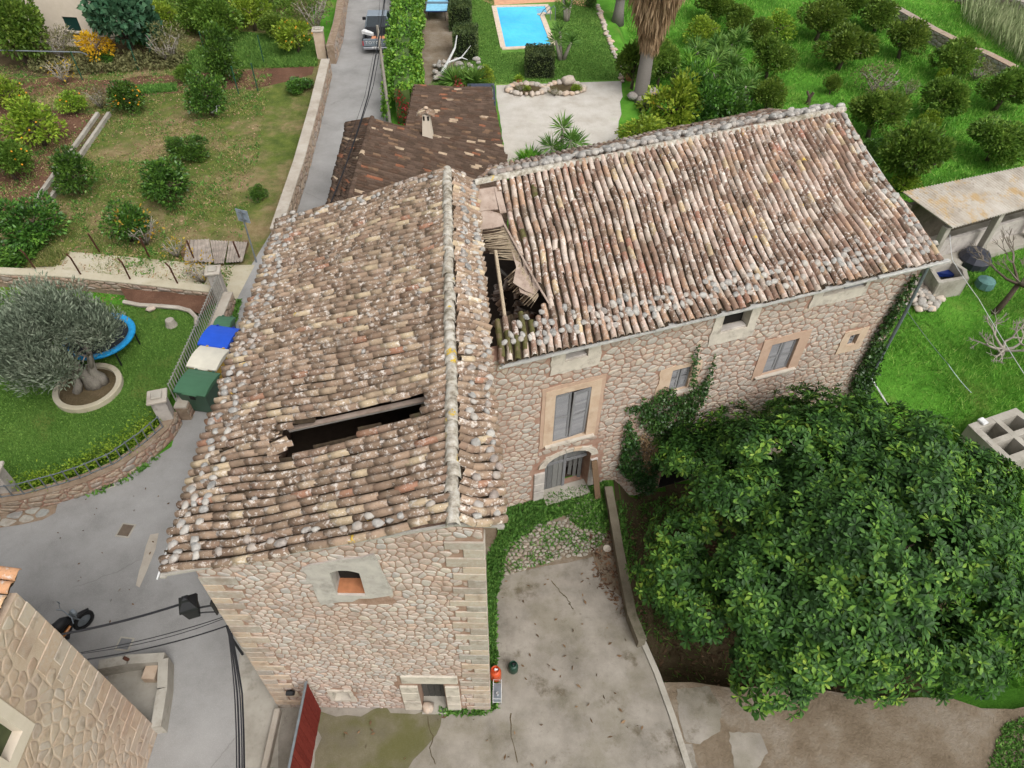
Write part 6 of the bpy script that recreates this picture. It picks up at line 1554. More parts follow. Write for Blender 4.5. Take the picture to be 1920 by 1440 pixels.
# ------------------------------------------------------------------ motorcycle beside the corner house
def motorcycle():
    p = at(135, 1178, .5); f = at(157, 1158, .5) - p; rz = math.atan2(f.y, f.x); t = thing('motorcycle', 'black and orange motorcycle parked beside the corner house', 'motorcycle', (p.x - .25, p.y - .25, .012), rz)
    org = plain('orange_fairing', col(196, 122, 40), .35, 0, .5)
    for x in (-.68, .68):
        M = Matrix.Translation((x, 0, .31)) @ Matrix.Rotation(math.pi / 2, 4, 'X'); m = MB(); m.lathe([(.2, -.05), (.29, -.06), (.31, 0), (.29, .06), (.2, .05)], (0, 0, 0), 18, M, caps=False); w = m.build('wheel', MAT['rubber'], t, world=False); m = MB(); m.lathe([(.02, -.03), (.2, -.015), (.2, .015), (.02, .03)], (0, 0, 0), 14, M); m.build('rim', MAT['steel'], w, world=False)
    m = MB(); m.tube([(-.68, 0, .31), (-.3, 0, .4), (.1, 0, .36), (.35, 0, .55), (.5, 0, .8)], [.05, .08, .14, .1, .04], 8); m.box((-.02, 0, .4), (.4, .3, .3), bev=.05); m.build('engine_frame', MAT['black'], t, world=False)
    m = MB(); m.tube([(.45, 0, .78), (.3, 0, .86), (.05, 0, .86), (-.1, 0, .76)], [.09, .15, .16, .09], 10); m.build('fuel_tank', MAT['black'], t, world=False, smooth=True)
    for s in (-1, 1):
        m = MB(); m.tube([(.35, s * .16, .72), (.12, s * .2, .66), (-.02, s * .16, .55)], [.03, .05, .02], 6); m.build('side_fairing', org, t, world=False)
        m = MB(); m.tube([(-.15, s * .14, .62), (-.45, s * .15, .7), (-.68, s * .1, .76)], [.03, .05, .02], 6); m.build('tail_fairing', org, t, world=False)
        m = MB(); m.tube([(.68, s * .07, .31), (.5, s * .07, .92)], .022, 6); m.build('fork_leg', MAT['steel'], t, world=False)
        m = MB(); m.tube([(.48, s * .3, .98), (.56, s * .36, 1.14)], .008, 4); m.box((.57, s * .37, 1.16), (.03, .11, .07), bev=.02); m.build('mirror', MAT['steel'], t, world=False)
    m = MB(); m.tube([(.02, 0, .8), (-.25, 0, .8), (-.55, 0, .84), (-.75, 0, .87)], [.1, .14, .13, .06], 10); m.build('seat', plain('seat_vinyl', col(52, 54, 58), .6), t, world=False, smooth=True)
    m = MB(); m.tube([(.42, -.38, .98), (.5, -.2, 1.0), (.5, .2, 1.0), (.42, .38, .98)], .016, 6); m.build('handlebar', MAT['steel'], t, world=False)
    m = MB(); m.lathe([(.02, 0), (.1, .02), (.12, .1), (.06, .16)], (0, 0, 0), 12, Matrix.Translation((.7, 0, .86)) @ Matrix.Rotation(-math.pi / 2, 4, 'Y')); m.build('headlight', MAT['steel'], t, world=False)
    m = MB(); m.tube([(.1, -.16, .3), (-.4, -.2, .32), (-.75, -.2, .42)], [.03, .05, .05], 8); m.build('exhaust', MAT['steel'], t, world=False)
    m = MB(); m.tube([(.45, 0, .62), (.7, 0, .64), (.95, 0, .55)], [.03, .06, .03], 6); m.build('front_mudguard', MAT['black'], t, world=False)
motorcycle()
# ------------------------------------------------------------------ pool garden furniture
def pingpong():
    c = at(820, 8, .76); t = thing('table_tennis_table', 'pale blue table tennis table on the bare ground by the hedge', 'table', (c.x, c.y, .02), .03); bm_ = plain('table_blue', col(142, 208, 236), .4)
    for s in (-1, 1):
        m = MB(); m.box((0, s * .69, .76), (1.52, 1.36, .03)); m.build('table_half', bm_, t, world=False)
    m = MB(); m.box((0, 0, .85), (1.8, .015, .15)); m.build('net', MAT['steel'], t, world=False)
    for sx in (-.6, .6):
        for sy in (-1.1, 1.1): m = MB(); m.box((sx, sy, .37), (.05, .05, .74)); m.build('leg', MAT['black'], t, world=False)
    m = MB(); m.box((0, -1.37, .72), (1.5, .03, .06)); m.build('apron', plain('navy_apron', col(30, 50, 110), .5), t, world=False)
pingpong()
def chair():
    b = at(1225, 205); t = thing('garden_chair', 'small yellow striped garden chair beside the palm', 'chair', tuple(b), .3); ym = plain('yellow_cane', col(222, 190, 60), .6)
    for sx in (-.2, .2):
        for sy in (-.2, .2): m = MB(); m.tube([(sx, sy, 0), (sx, sy, .42 if sy < 0 else .85)], .018, 5); m.build('leg', ym, t, world=False)
    m = MB(); m.box((0, 0, .42), (.46, .46, .04), bev=.01); m.build('seat', ym, t, world=False)
    for k in range(6): m = MB(); m.box((-.2 + k * .08, .2, .65), (.035, .03, .4)); m.build('slat', ym if k % 2 else MAT['black'], t, world=False)
    m = MB(); m.tube([(-.2, .2, .82), (-.12, .2, .93), (.12, .2, .93), (.2, .2, .82)], .02, 5); m.build('top_rail', ym, t, world=False)
chair()
def egret():
    b = at(407, 220); m = MB(); w = Vector((1, .2, 0)).normalized()
    m.tube([b + w * -.26 + Vector((0, 0, .30)), b + w * -.1 + Vector((0, 0, .34)), b + w * .06 + Vector((0, 0, .37)), b + w * .14 + Vector((0, 0, .48)), b + w * .11 + Vector((0, 0, .6)), b + w * .17 + Vector((0, 0, .68)), b + w * .23 + Vector((0, 0, .68)), b + w * .36 + Vector((0, 0, .655))], [.02, .085, .09, .04, .028, .035, .03, .004], 9)
    t = thing('bird', 'white egret standing in the grass below the tall citrus tree', 'bird', tuple(b)); m.build('body', MAT['white'], t, smooth=True)
    for s in (-.03, .03): l = MB(); q = Vector((0, s, 0)); l.tube([b + q, b + q + w * -.03 + Vector((0, 0, .16)), b + q + Vector((0, 0, .32))], .009, 5); l.tube([b + q + Vector((0, 0, .005)), b + q + w * .07 + Vector((0, 0, .005))], .008, 4); l.build('leg', MAT['black'], t)
egret()
# rock gardens on the gravel
def rock_garden(label, px, rx, ry, seed):
    c = at(*px); t = thing('rock_garden', label, 'rock garden', tuple(c)); rnd = random.Random(seed)
    poly = [(c.x + rx * math.cos(a) * rnd.uniform(.85, 1.1), c.y + ry * math.sin(a) * rnd.uniform(.85, 1.1)) for a in np.linspace(0, 6.28, 15)[:-1]]
    m = MB(); m.prism(poly, .0, .1); m.build('soil', MAT['soil_dark'], t)
    for k in range(20):
        a = k / 20 * 6.283; put_stone('border_stone', MAT['rockery'], t, Vector((c.x + rx * math.cos(a), c.y + ry * math.sin(a), .12)), rnd.uniform(.28, .55), .75, rnd)
    return c
RG1 = rock_garden('left rock garden bed of pale stones on the gravel court', (987, 170), 1.15, .75, 2)
RG2 = rock_garden('right rock garden bed with a big boulder on the gravel court', (1060, 168), 1.15, .8, 3)
put_stone('boulder', MAT['rockery'], None, RG2 + Vector((.2, .7, .3)), .8, .9); tag(scene.objects['boulder'], 'round pale boulder behind the right rock garden', 'boulder')
for k, (px, lab) in enumerate((((1188, 188), 'grey boulder left of the palm foot'), ((1204, 196), 'largest grey boulder in front of the palm'), ((1222, 180), 'grey boulder right of the palm foot'), ((1178, 140), 'pale boulder by the flower pot behind the palm'))):
    o = put_stone('palm_boulder', MAT['grey_rock'], None, at(*px) + Vector((0, 0, .25)), .75, .8); tag(o, lab, 'boulder', 'boulders round the palm')
def pot(label, px, r=.28):
    b = at(*px); t = thing('flower_pot', label, 'flower pot', tuple(b)); m = MB(); m.lathe([(r * .6, 0), (r * .95, r * .9), (r, r * 1.4), (r * 1.1, r * 1.5), (r * .9, r * 1.5), (r * .8, r * 1.1)], b, 14); m.build('pot', plain('terracotta_pot', col(186, 130, 92), .9), t); return b + Vector((0, 0, r * 1.3)), t
# ------------------------------------------------------------------ cables
def cable(label, pts, r=.012, sag=.0, group=None, mat='cable'):
    pts = [Vector(p) for p in pts]; m = MB(); out = []
    for a, b in zip(pts, pts[1:]):
        for k in range(10): s = k / 10; out.append(a.lerp(b, s) - Vector((0, 0, sag * 4 * s * (1 - s))))
    out.append(pts[-1]); m.tube(out, r, 5); return tag(m.build('cable', MAT[mat]), label, 'cable', group)
corA = lambda z: Vector((-6.14, 6.92, z)); corC = lambda z: Vector((-9.12, 6.33, z))
cable('thick black cable from the wall lantern to the corner house', [corA(6.15) + Vector((-.3, -.05, .1)), corC(5.75)], .026, .1)
cable('upper of the two thin cables crossing the lane', [corA(5.35), corC(4.85)], .01, .12); cable('thin cable beside the upper one crossing the lane', [corA(5.28), corC(4.8)], .008, .2)
cable('lower black cable crossing the lane above the sunken entry', [corA(4.95), corC(4.5)], .016, .15)
for k, dx in enumerate((0, 5, 10, 14)):
    cable(('leftmost', 'second', 'third', 'rightmost')[k] + ' black cable of the bundle running down the right of the lane', [corA(4.9 - .1 * k), at(440 + dx, 1300, 4.2), at(444 + dx, 1460, 4.3), at(448 + dx, 1800, 4.4)], .014 + .006 * (k % 2), .05, 'cable bundle along the lane')
m = MB(); m.tube([corA(4.95), corA(4.6) + Vector((-.03, -.05, 0)), corA(3.6) + Vector((.0, -.06, 0))], .03, 6); tag(m.build('cable_drop', MAT['cable']), 'black cable bundle clipped down the left corner of the front house', 'cable')
cable('thick overhead cable above the lane by the pickup', [at(620, 380, 4.2), at(655, 290, 4.6), at(690, 180, 5.2), at(712, 60, 6), at(728, -60, 6)], .03, .05)
cable('thinner overhead cable right of the thick one over the lane', [at(652, 300, 4.4), at(700, 160, 5.2), at(717, 60, 6), at(726, -60, 6)], .016, .05)
cable('thin overhead cable left of the thick one over the lane', [at(640, 300, 4.4), at(684, 180, 5.2), at(708, 60, 6), at(716, -60, 6)], .009, .05)
cable('white overhead wire from the shed past the bare tree', [at(1781, 440, 1.2), at(1786, 488, 2.0), at(1835, 560, 2.2), at(1925, 708, 2.6)], .014, .03, None, 'white')
cable('slack rope from the rear house corner to the meadow grass', [PB.pt(B_FAR - .1, 5.2, .1), atg(1760, 712) + Vector((0, 0, .9)), atg(1815, 746) + Vector((0, 0, .3))], .012, .05, None, 'steel')
# bundle of twigs / pole beside the pickup
b = at(722, 215); m = MB(); m.tube([at(731, 230), at(731, 230) + Vector((-.05, 0, 5.4))], [.1, .07], 8); tag(m.build('utility_pole', MAT['bark_pale']), 'slim pole by the vine hedge at the right of the lane', 'pole')
# ------------------------------------------------------------------ foliage
def unit(a): return a / np.maximum(1e-9, np.linalg.norm(a, axis=1, keepdims=True))
def rdir(n, r): return unit(r.normal(size=(n, 3)))
def leaves(p, ax, L, w, r, fold=.25):
    """folded rhombic leaves: base points p, axes ax, lengths L, width ratio w"""
    n = len(p); ax = unit(ax); b = unit(np.cross(ax, rdir(n, r))); up = np.cross(b, ax); up *= np.sign(up[:, 2:3] + 1e-6)
    L = np.broadcast_to(np.asarray(L, float).reshape(-1, 1), (n, 1)); W = L * w
    mid = p + ax * L * .55
    V = np.stack([p, mid + b * W / 2 + up * W * fold, p + ax * L - up * L * .08, mid - b * W / 2 + up * W * fold], 1).reshape(-1, 3)
    F = np.arange(4 * n).reshape(n, 4)
    return V, F
def cat_vf(lst):
    V = []; F = []; o = 0
    for v, f in lst: V.append(v); F.append(f + o); o += len(v)
    return np.concatenate(V), np.concatenate(F)
def lobes(nl, R, r, low=-.35, core=.62):
    d = rdir(nl * 3, r); d = d[d[:, 2] > low][:nl]
    c = d * np.array(R) * r.uniform(core * .75, core * 1.15, (len(d), 1)); rad = r.uniform(.3, .5, len(d)) * min(R)
    return np.concatenate([c, np.zeros((1, 3))]), np.concatenate([rad, [min(R) * .62]])
def crown(n, R, L, w, seed, nl=16, low=-.35, up=.25, spread=.6, core=.62):
    r = np.random.default_rng(seed); C_, rad = lobes(nl, R, r, low, core); k = r.choice(len(C_), n, p=rad ** 2 / (rad ** 2).sum())
    d = rdir(n, r); p = C_[k] + d * (rad[k] * r.uniform(.45, 1, n) ** .5 * r.uniform(.85, 1.12, n))[:, None]
    q = unit(p / np.array(R)); ax = d + q * .5 + rdir(n, r) * spread + np.array([0, 0, up])
    return leaves(p, ax, L * r.uniform(.7, 1.25, n), w, r)
def limbs(mb, base, top, r0, r1, n, spread, rnd, h0=.35):
    b = Vector(base); t = Vector(top); mid = b.lerp(t, .5) + Vector((rnd.uniform(-.1, .1), rnd.uniform(-.1, .1), 0)) * (t - b).length
    mb.tube([b, mid, t], [r0, (r0 + r1) / 2, r1], 7)
    for k in range(n):
        f = rnd.uniform(h0, .95); s = b.lerp(mid, f * 2) if f < .5 else mid.lerp(t, f * 2 - 1); a = k * 2.4 + rnd.uniform(-.4, .4); l = spread * rnd.uniform(.7, 1.1)
        e = s + Vector((math.cos(a) * l, math.sin(a) * l, l * rnd.uniform(.3, .8))); m = s.lerp(e, .5) + Vector((0, 0, l * .08)); mb.tube([s, m, e], [r0 * .5, r0 * .3, r0 * .12], 5)
def tree(name, label, cat, loc, V, F, leaf, bark, trunk, rotz=0.0, scale=1.0, group=None, fruit=None):
    """trunk = function(mb) in local coordinates"""
    t = thing(name, label, cat, tuple(loc), rotz, group); t.scale = (scale,) * 3 if not hasattr(scale, '__len__') else scale
    if trunk is not None: m = MB(); trunk(m); m.build('trunk', bark, t, world=False, smooth=True)
    link('crown' if trunk is not None else 'foliage', mesh_np(name + '_crown', V, F, leaf), t)
    if fruit is not None:
        f = MB(); r = random.Random(3)
        for p in fruit: f.lathe([(.01, -.045), (.04, -.02), (.04, .02), (.01, .045)], p, 6)
        f.build('fruit', MAT['orange'], t, world=False, smooth=True)
    return t
# ---- big glossy tree in the lower right
def big_tree():
    r = np.random.default_rng(5); R = np.array([5.5, 5.0, 3.5]); c = np.array([9.45, 11.0, 2.15])
    nl = 85; d = rdir(nl * 3, r); d = d[d[:, 2] > -.25][:nl]; Cn = d * R * r.uniform(.66, .96, (len(d), 1)); rad = r.uniform(.5, 1.15, len(d))
    Cn = np.concatenate([Cn, r.uniform(-1, 1, (34, 3)) * R * .55]); rad = np.concatenate([rad, r.uniform(.9, 1.5, 34)])
    n = 8800; k = r.choice(len(Cn), n, p=rad ** 2 / (rad ** 2).sum()); dd = rdir(n, r); dd[:, 2] = np.abs(dd[:, 2]) * .9 + dd[:, 2] * .1; dd = unit(dd)
    p = Cn[k] + dd * (rad[k] * r.uniform(.6, 1.05, n))[:, None] * np.array([1, 1, .8])
    p[:, 2] *= .62 + .38 * np.clip((p[:, 0] + 4.2) / 4.2, 0, 1); rt_ = np.clip((p[:, 0] - 1.2) / 4, 0, 1); p[:, 2] *= 1 - .34 * rt_; p[:, 1] = np.where(p[:, 1] > 0, p[:, 1] * (1 - .3 * rt_), p[:, 1]); keep = (c[2] + p[:, 2] > -1.1); p = p[keep]; dd = dd[keep]; n = len(p)
    wallgap = (p[:, 0] + c[0] - .49) * (-BN.x) + (p[:, 1] + c[1] - 13.55) * (-BN.y)   # keep clear of the house wall
    keep = wallgap < -.35; p = p[keep]; dd = dd[keep]; n = len(p)
    ax = unit(dd + unit(p / R) * .5 + np.array([0, 0, .45]) + rdir(n, r) * .3)
    m = 10; out = []
    size = r.uniform(.19, .32, n)
    e1 = unit(np.cross(ax, np.array([.3, .9, .1]))); e2 = np.cross(ax, e1); ph = r.uniform(0, 6.28, n)
    for j in range(m):
        a = ph + j * 2.399; el = .15 + .75 * (j / m) ** 1.2 + r.uniform(-.12, .12, n)
        dirv = (np.cos(a) * np.cos(el))[:, None] * e1 + (np.sin(a) * np.cos(el))[:, None] * e2 + np.sin(el)[:, None] * ax
        # obovate leaf of two quads
        L = (size * (1.08 - .5 * j / m) * r.uniform(.85, 1.1, n))[:, None]; b = unit(np.cross(dirv, ax)); u = np.cross(b, dirv)
        q = p + ax * (.03 * j / m); w = L * .36
        v0 = q; v1 = q + dirv * L * .38 + b * w * .28 + u * w * .12; v2 = q + dirv * L * .74 + b * w * .5 + u * w * .12 - u * L * .03; v3 = q + dirv * L - u * L * .14; v4 = q + dirv * L * .74 - b * w * .5 + u * w * .12 - u * L * .03; v5 = q + dirv * L * .38 - b * w * .28 + u * w * .12; vm = q + dirv * L * .74 - u * L * .03
        V = np.stack([v0, v1, v2, v3, v4, v5, vm], 1).reshape(-1, 3); i = np.arange(n)[:, None] * 7
        F = np.concatenate([i + np.array([[0, 1, 2, 6]]), i + np.array([[6, 2, 3, 4]]), i + np.array([[0, 6, 4, 5]])])
        out.append((V, F))
    V, F = cat_vf(out); rnd = random.Random(6)
    def trunk(mb):
        for a in range(7):
            an = a * .9; e = Vector((math.cos(an) * 2.4, math.sin(an) * 2.2, 1.3 + .5 * math.sin(a * 2))); limbs(mb, (0, 0, .2), e, .16, .05, 6, .7, rnd, .5)
        mb.tube([(0, 0, -1.9), (.05, 0, -.9), (0, 0, .3)], [.34, .27, .24], 10)
    t = thing('broadleaf_tree', 'huge dark green tree with glossy whorled leaves filling the lower right', 'tree', tuple(c - np.array([0, 0, c[2] + 1.5])))
    m_ = MB(); trunk(m_); m_.v = [v + Vector((0, 0, c[2] + 1.5)) for v in m_.v]; m_.build('trunk', MAT['bark'], t, world=False, smooth=True)
    V = V + np.array([0, 0, c[2] + 1.5]); link('crown', mesh_np('broadleaf_crown', V, F, MAT['leaf_big'], True), t)
big_tree()
# ---- olive
def olive():
    r = np.random.default_rng(8); R = (2.35, 2.0, 1.7); Cn, rad = lobes(60, R, r, -.6, .74); rad *= .95
    n = 30000; k = r.choice(len(Cn), n, p=rad ** 2 / (rad ** 2).sum()); d = rdir(n, r); p = Cn[k] + d * (rad[k] * r.uniform(.35, 1.08, n))[:, None]
    ax = d * .6 + np.array([-.1, 0, .8]) + rdir(n, r) * .5
    V, F = leaves(p, ax, r.uniform(.13, .24, n), .2, r); off = np.array([-.4, .1, 2.4]); V = V + off
    rnd = random.Random(2); t = thing('olive_tree', 'old silvery olive tree with a gnarled trunk in the garden lawn', 'tree', tuple(OLIVE_C + Vector((0, 0, .1))))
    m = MB()
    for (b, mid, e, r0) in (((-.3, -.25, 0), (-.2, -.05, .6), (-.9, 0, 1.5), .14), ((.25, .1, 0), (.12, .05, .5), (-.1, .1, 1.4), .24), ((.42, .25, 0), (.32, .2, .6), (.5, .4, 1.6), .2), ((.1, 0, .0), (-.1, .1, .9), (-1.2, .5, 1.9), .16)):
        m.tube([b, Vector(b).lerp(Vector(mid), .5) + Vector((.06, .03, 0)), mid, Vector(mid).lerp(Vector(e), .5), e], [r0 * 1.25, r0, r0 * .85, r0 * .6, r0 * .4], 8); limbs(m, mid, Vector(e) + Vector((0, 0, .6)), r0 * .5, .03, 5, .9, rnd)
    m.build('trunk', MAT['bark_olive'], t, world=False, smooth=True); link('crown', mesh_np('olive_crown', V, F, MAT['leaf_olive']), t)
olive()
# ---- citrus and other round trees: prototypes of radius 1, then individuals
PROTO = {}
def proto_mesh(kind, var):
    key = (kind, var)
    if key in PROTO: return PROTO[key]
    s = hash(key) % 1000 if False else sum(map(ord, kind)) + var * 17; rnd = random.Random(s)
    if kind == 'citrus': V, F = crown(3400, (1, 1, 1.0), .15, .5, s, 15, -.6, core=.74); z = 1.0; leaf = 'leaf_citrus'
    elif kind == 'grove': V, F = crown(5200, (1, 1, .85), .14, .5, s, 20, -.6, core=.72); z = 1.05; leaf = 'leaf_grove'
    elif kind == 'lime': V, F = crown(1800, (1, 1, .9), .17, .5, s, 14, -.5, core=.72); z = 1.0; leaf = 'leaf_lime'
    elif kind == 'shrub': V, F = crown(2000, (1, 1, .8), .16, .5, s, 13, -.3); z = .6; leaf = 'leaf_citrus'
    elif kind == 'grey': V, F = crown(900, (1, 1, .85), .12, .4, s, 22, -.4, core=.8); z = .9; leaf = 'leaf_dry'
    elif kind == 'fig': V, F = crown(2200, (1, 1, 1.0), .2, .8, s, 18, -.5, core=.7); z = 1.1; leaf = 'leaf_fig'
    elif kind == 'yellow': V, F = crown(1200, (1, 1, 1.0), .17, .4, s, 12, -.6, core=.7); z = 1.0; leaf = 'leaf_gold'
    elif kind == 'sapling': V, F = crown(80, (1, 1, .9), .2, .5, s, 9, -.5, core=.8); z = 1.0; leaf = 'leaf_yellow'
    m = MB()
    if kind in ('sapling', 'grey'):
        for k in range(11): a = k * 2.4; e = Vector((math.cos(a) * .75, math.sin(a) * .75, 1.0 + .5 * rnd.random())); limbs(m, (0, 0, 0), e, .045, .012, 4, .4, rnd)
    else:
        limbs(m, (0, 0, -.1), (0, 0, z), .1, .05, 7, .7, rnd, .4)
    V = V + np.array([0, 0, z]); bark = MAT['bark_pale'] if kind in ('sapling', 'grey') else MAT['bark']
    PROTO[key] = (mesh_data(kind + '_trunk', m.v, m.f, bark, True), mesh_np(kind + '_crown', V, F, MAT[leaf]), z); return PROTO[key]
_fruit = {}
def plant(kind, label, px, py, rpx, var=0, name=None, cat='tree', group=None, squash=1.0, fruit=0, ground=None, dy=0.0):
    """px, py: the crown's middle in the photograph; rpx: its half width"""
    tm, cm, z = proto_mesh(kind, var)
    g = ground if ground is not None else None; r = 1.2; zz = 0.0
    for _ in range(5):
        p = at(px, py, zz + r * z * squash); g0 = ground if ground is not None else gz(p.x, p.y); zz = g0
        depth = (np.array([p.x, p.y, p.z - CAM_H]) @ _fw); r = rpx * depth / FPX * (1.04 if kind == 'grove' else .96)
    t = thing(name or kind + '_tree', label, cat, (p.x, p.y + dy, zz), random.uniform(0, 6.28), group); t.scale = (r, r, r * squash)
    link('trunk', tm, t); link('crown', cm, t)
    if fruit:
        rr = random.Random(var + int(px)); m = MB()
        for k in range(fruit):
            a = rr.uniform(0, 6.28); e = rr.uniform(-.3, .9); q = Vector((math.cos(a) * math.cos(e), math.sin(a) * math.cos(e), math.sin(e) * .9)) * rr.uniform(.8, 1.02) + Vector((0, 0, z)); s = .055 / max(.6, r)
            m.lathe([(.01 * s, -s), (s * .9, -s * .4), (s * .9, s * .4), (.01 * s, s)], q, 6)
        m.build('fruit', MAT['orange'], t, world=False, smooth=True)
    return t
G1 = 'citrus trees of the dry field'
for i, a in enumerate((('tall egg-shaped dark citrus tree behind the egret', 387, 178, 36, 1.2), ('low flat citrus bush in the middle of the dry field', 353, 274, 35, .72), ('biggest rounded citrus tree in the middle of the dry field', 312, 345, 48, .92), ('bright citrus tree beside the concrete channel', 136, 328, 42, .98), ('wide citrus tree at the left edge below the channel', 58, 414, 56, .85), ('dark citrus tree behind the yellow saplings', 232, 418, 42, 1.0), ('tiny citrus seedling near the roadside wall', 486, 361, 16, 1.0))):
    plant('citrus', a[0], a[1], a[2], a[3], i % 4, 'citrus_tree', 'tree', G1, a[4])
plant('citrus', 'tall loose tree above the egg-shaped citrus', 408, 103, 37, 2, 'fruit_tree', squash=1.35)
plant('citrus', 'tangerine tree full of orange fruit at the field corner', 238, 184, 32, 3, 'tangerine_tree', squash=.9, fruit=36)
G2 = 'lemon trees on the bare soil'
for i, a in enumerate((('spreading lemon tree on the bare soil', 66, 234, 52, .85), ('lemon tree at the left edge below the spreading one', 12, 300, 38, 1.0), ('small lemon tree at the far end of the channel', 134, 192, 26, .9), ('lemon tree at the left edge by the vegetable plot', 15, 176, 32, .9))):
    plant('lime' if i != 1 else 'grove', a[0], a[1], a[2], a[3], i % 3, 'lemon_tree', 'tree', G2, a[4], fruit=7)
G3 = 'shrubs and trees along the top left'
for i, a in enumerate((('fig', 'dense blue-green fig tree beside the cream house', 226, 34, 58, 1.15), ('yellow', 'bright yellow autumn shrub in front of the fig tree', 178, 84, 32, 1.1), ('grove', 'tall green tree at the top left corner', 18, 45, 52, 1.3), ('grey', 'grey twiggy shrub below the cream house', 100, 78, 42, .9), ('grey', 'pale twiggy shrub right of the fig tree', 308, 80, 42, 1.0), ('lime', 'yellowing shrub right of the fig tree top', 305, 26, 28, 1.0), ('grove', 'dark lemon tree at the top behind the grass strip', 412, 34, 42, 1.0), ('lime', 'lemon tree with yellow fruit before the gate pillar', 552, 66, 36, .95), ('lime', 'yellow-green bush at the top beside the lemon trees', 468, 18, 36, 1.1), ('grey', 'bare greyish bush beside the wall at the top', 588, 22, 38, 1.1), ('grove', 'small dark bush right of the top lemon tree', 512, 46, 26, .9), ('shrub', 'low dark shrub behind the fig tree', 262, 66, 30, .9), ('grove', 'dark bush at the top left of the lemon tree', 362, 24, 36, 1.0), ('shrub', 'green bush under the cream house wall', 60, 70, 36, .8), ('grey', 'leafless purple shrub at the end of the concrete channel', 182, 182, 24, 1.1), ('grove', 'small sapling below the tall loose tree', 348, 138, 18, 1.0), ('shrub', 'low shrub beneath the yellow autumn shrub', 190, 110, 26, .6))):
    plant(a[0], a[1], a[2], a[3], a[4], i % 3, 'shrub' if a[0] in ('grey', 'shrub', 'yellow') else 'fruit_tree', 'shrub' if a[0] in ('grey', 'shrub', 'yellow') else 'tree', G3, a[5], fruit=16 if 'yellow fruit' in a[1] else 0)
for i, a in enumerate((('bare sapling with yellow leaves in front of the dark citrus tree', 262, 428, 40), ('small yellow-leaved sapling beside the corrugated sheets', 325, 462, 26), ('straggly sapling over the path wall near the cream pillar', 372, 505, 34), ('thin yellow sapling over the channel end', 112, 128, 30))):
    plant('sapling', a[0], a[1], a[2], a[3], i % 2, 'sapling', 'tree', 'yellow saplings', 1.0)
plant('shrub', 'pale shrub at the left end of the pale path', 30, 478, 60, 1, 'shrub', 'shrub', None, .35)
plant('shrub', 'green climber over the wall at the field end by the lane', 560, 160, 30, 2, 'shrub', 'shrub', None, .6)
G4 = 'orange trees of the meadow grove'
grove = (('grove', 'broad orange tree nearest the middle of the grove', 1582, 88, 50, .8), ('grove', 'orange tree against the dry stone wall', 1700, 70, 38, .95), ('grove', 'orange tree at the top left of the grove', 1541, 34, 40, .95), ('grove', 'orange tree just beyond the rear roof corner', 1646, 212, 48, .95), ('grove', 'orange tree between the roof corner tree and the wall', 1770, 186, 44, .95), ('grove', 'tallest orange tree right of the roof edge', 1720, 290, 56, 1.15), ('grove', 'orange tree above the corrugated shed roof at the right', 1872, 262, 50, .8), ('grove', 'orange tree at the end of the dry stone wall', 1796, 110, 40, .9), ('grove', 'orange tree at the right edge below the wall', 1884, 166, 44, .9), ('grey', 'greyish thin orange tree in the middle of the grove', 1652, 150, 44, .75), ('grove', 'young orange tree beside the yuccas', 1440, 178, 29, 1.2), ('grove', 'loose orange tree behind the yuccas', 1448, 108, 38, 1.0), ('lime', 'pale green tree at the upper left of the grove', 1464, 52, 34, .8), ('citrus', 'low dark bush hugging the roof edge', 1636, 276, 24, .9), ('grove', 'tiny orange sapling in the open meadow', 1560, 158, 15, 1.3), ('grey', 'small dead bush beside the grey orange tree', 1706, 166, 18, 1.0), ('grove', 'dark tree at the top beside the palm', 1386, 38, 30, 1.0), ('grey', 'dry bush against the wall end', 1836, 132, 28, .8), ('lime', 'lime green shrub between roof edge and shed', 1698, 340, 28, .8), ('grove', 'orange tree with a bare trunk at the top of the grove', 1592, 8, 36, .9), ('grove', 'orange tree at the top before the stone bank', 1652, 26, 38, .8), ('grove', 'bush at the top edge left of the grove', 1340, 4, 34, .9), ('lime', 'bright sprouting shoot above the tallest orange tree', 1744, 228, 20, 1.2), ('lime', 'bright sprout on top of the orange tree by the roof corner', 1768, 146, 12, 1.6))
for i, a in enumerate(grove):
    plant(a[0], a[1], a[2], a[3], a[4], i % 4, 'shrub' if a[0] in ('grey', 'lime') else 'orange_tree', 'shrub' if a[0] in ('grey', 'lime') else 'tree', G4, a[5], fruit=0)
# tree stump in the meadow
c = atg(1514, 196); m = MB(); m.tube([c, c + Vector((0, 0, .5)), c + Vector((.15, 0, .8))], [.16, .12, .1], 8); m.tube([c + Vector((0, 0, .45)), c + Vector((-.25, .1, .85))], [.09, .07], 7); tag(m.build('tree_stump', MAT['bark']), 'forked cut stump standing in the meadow above the rear roof', 'stump')
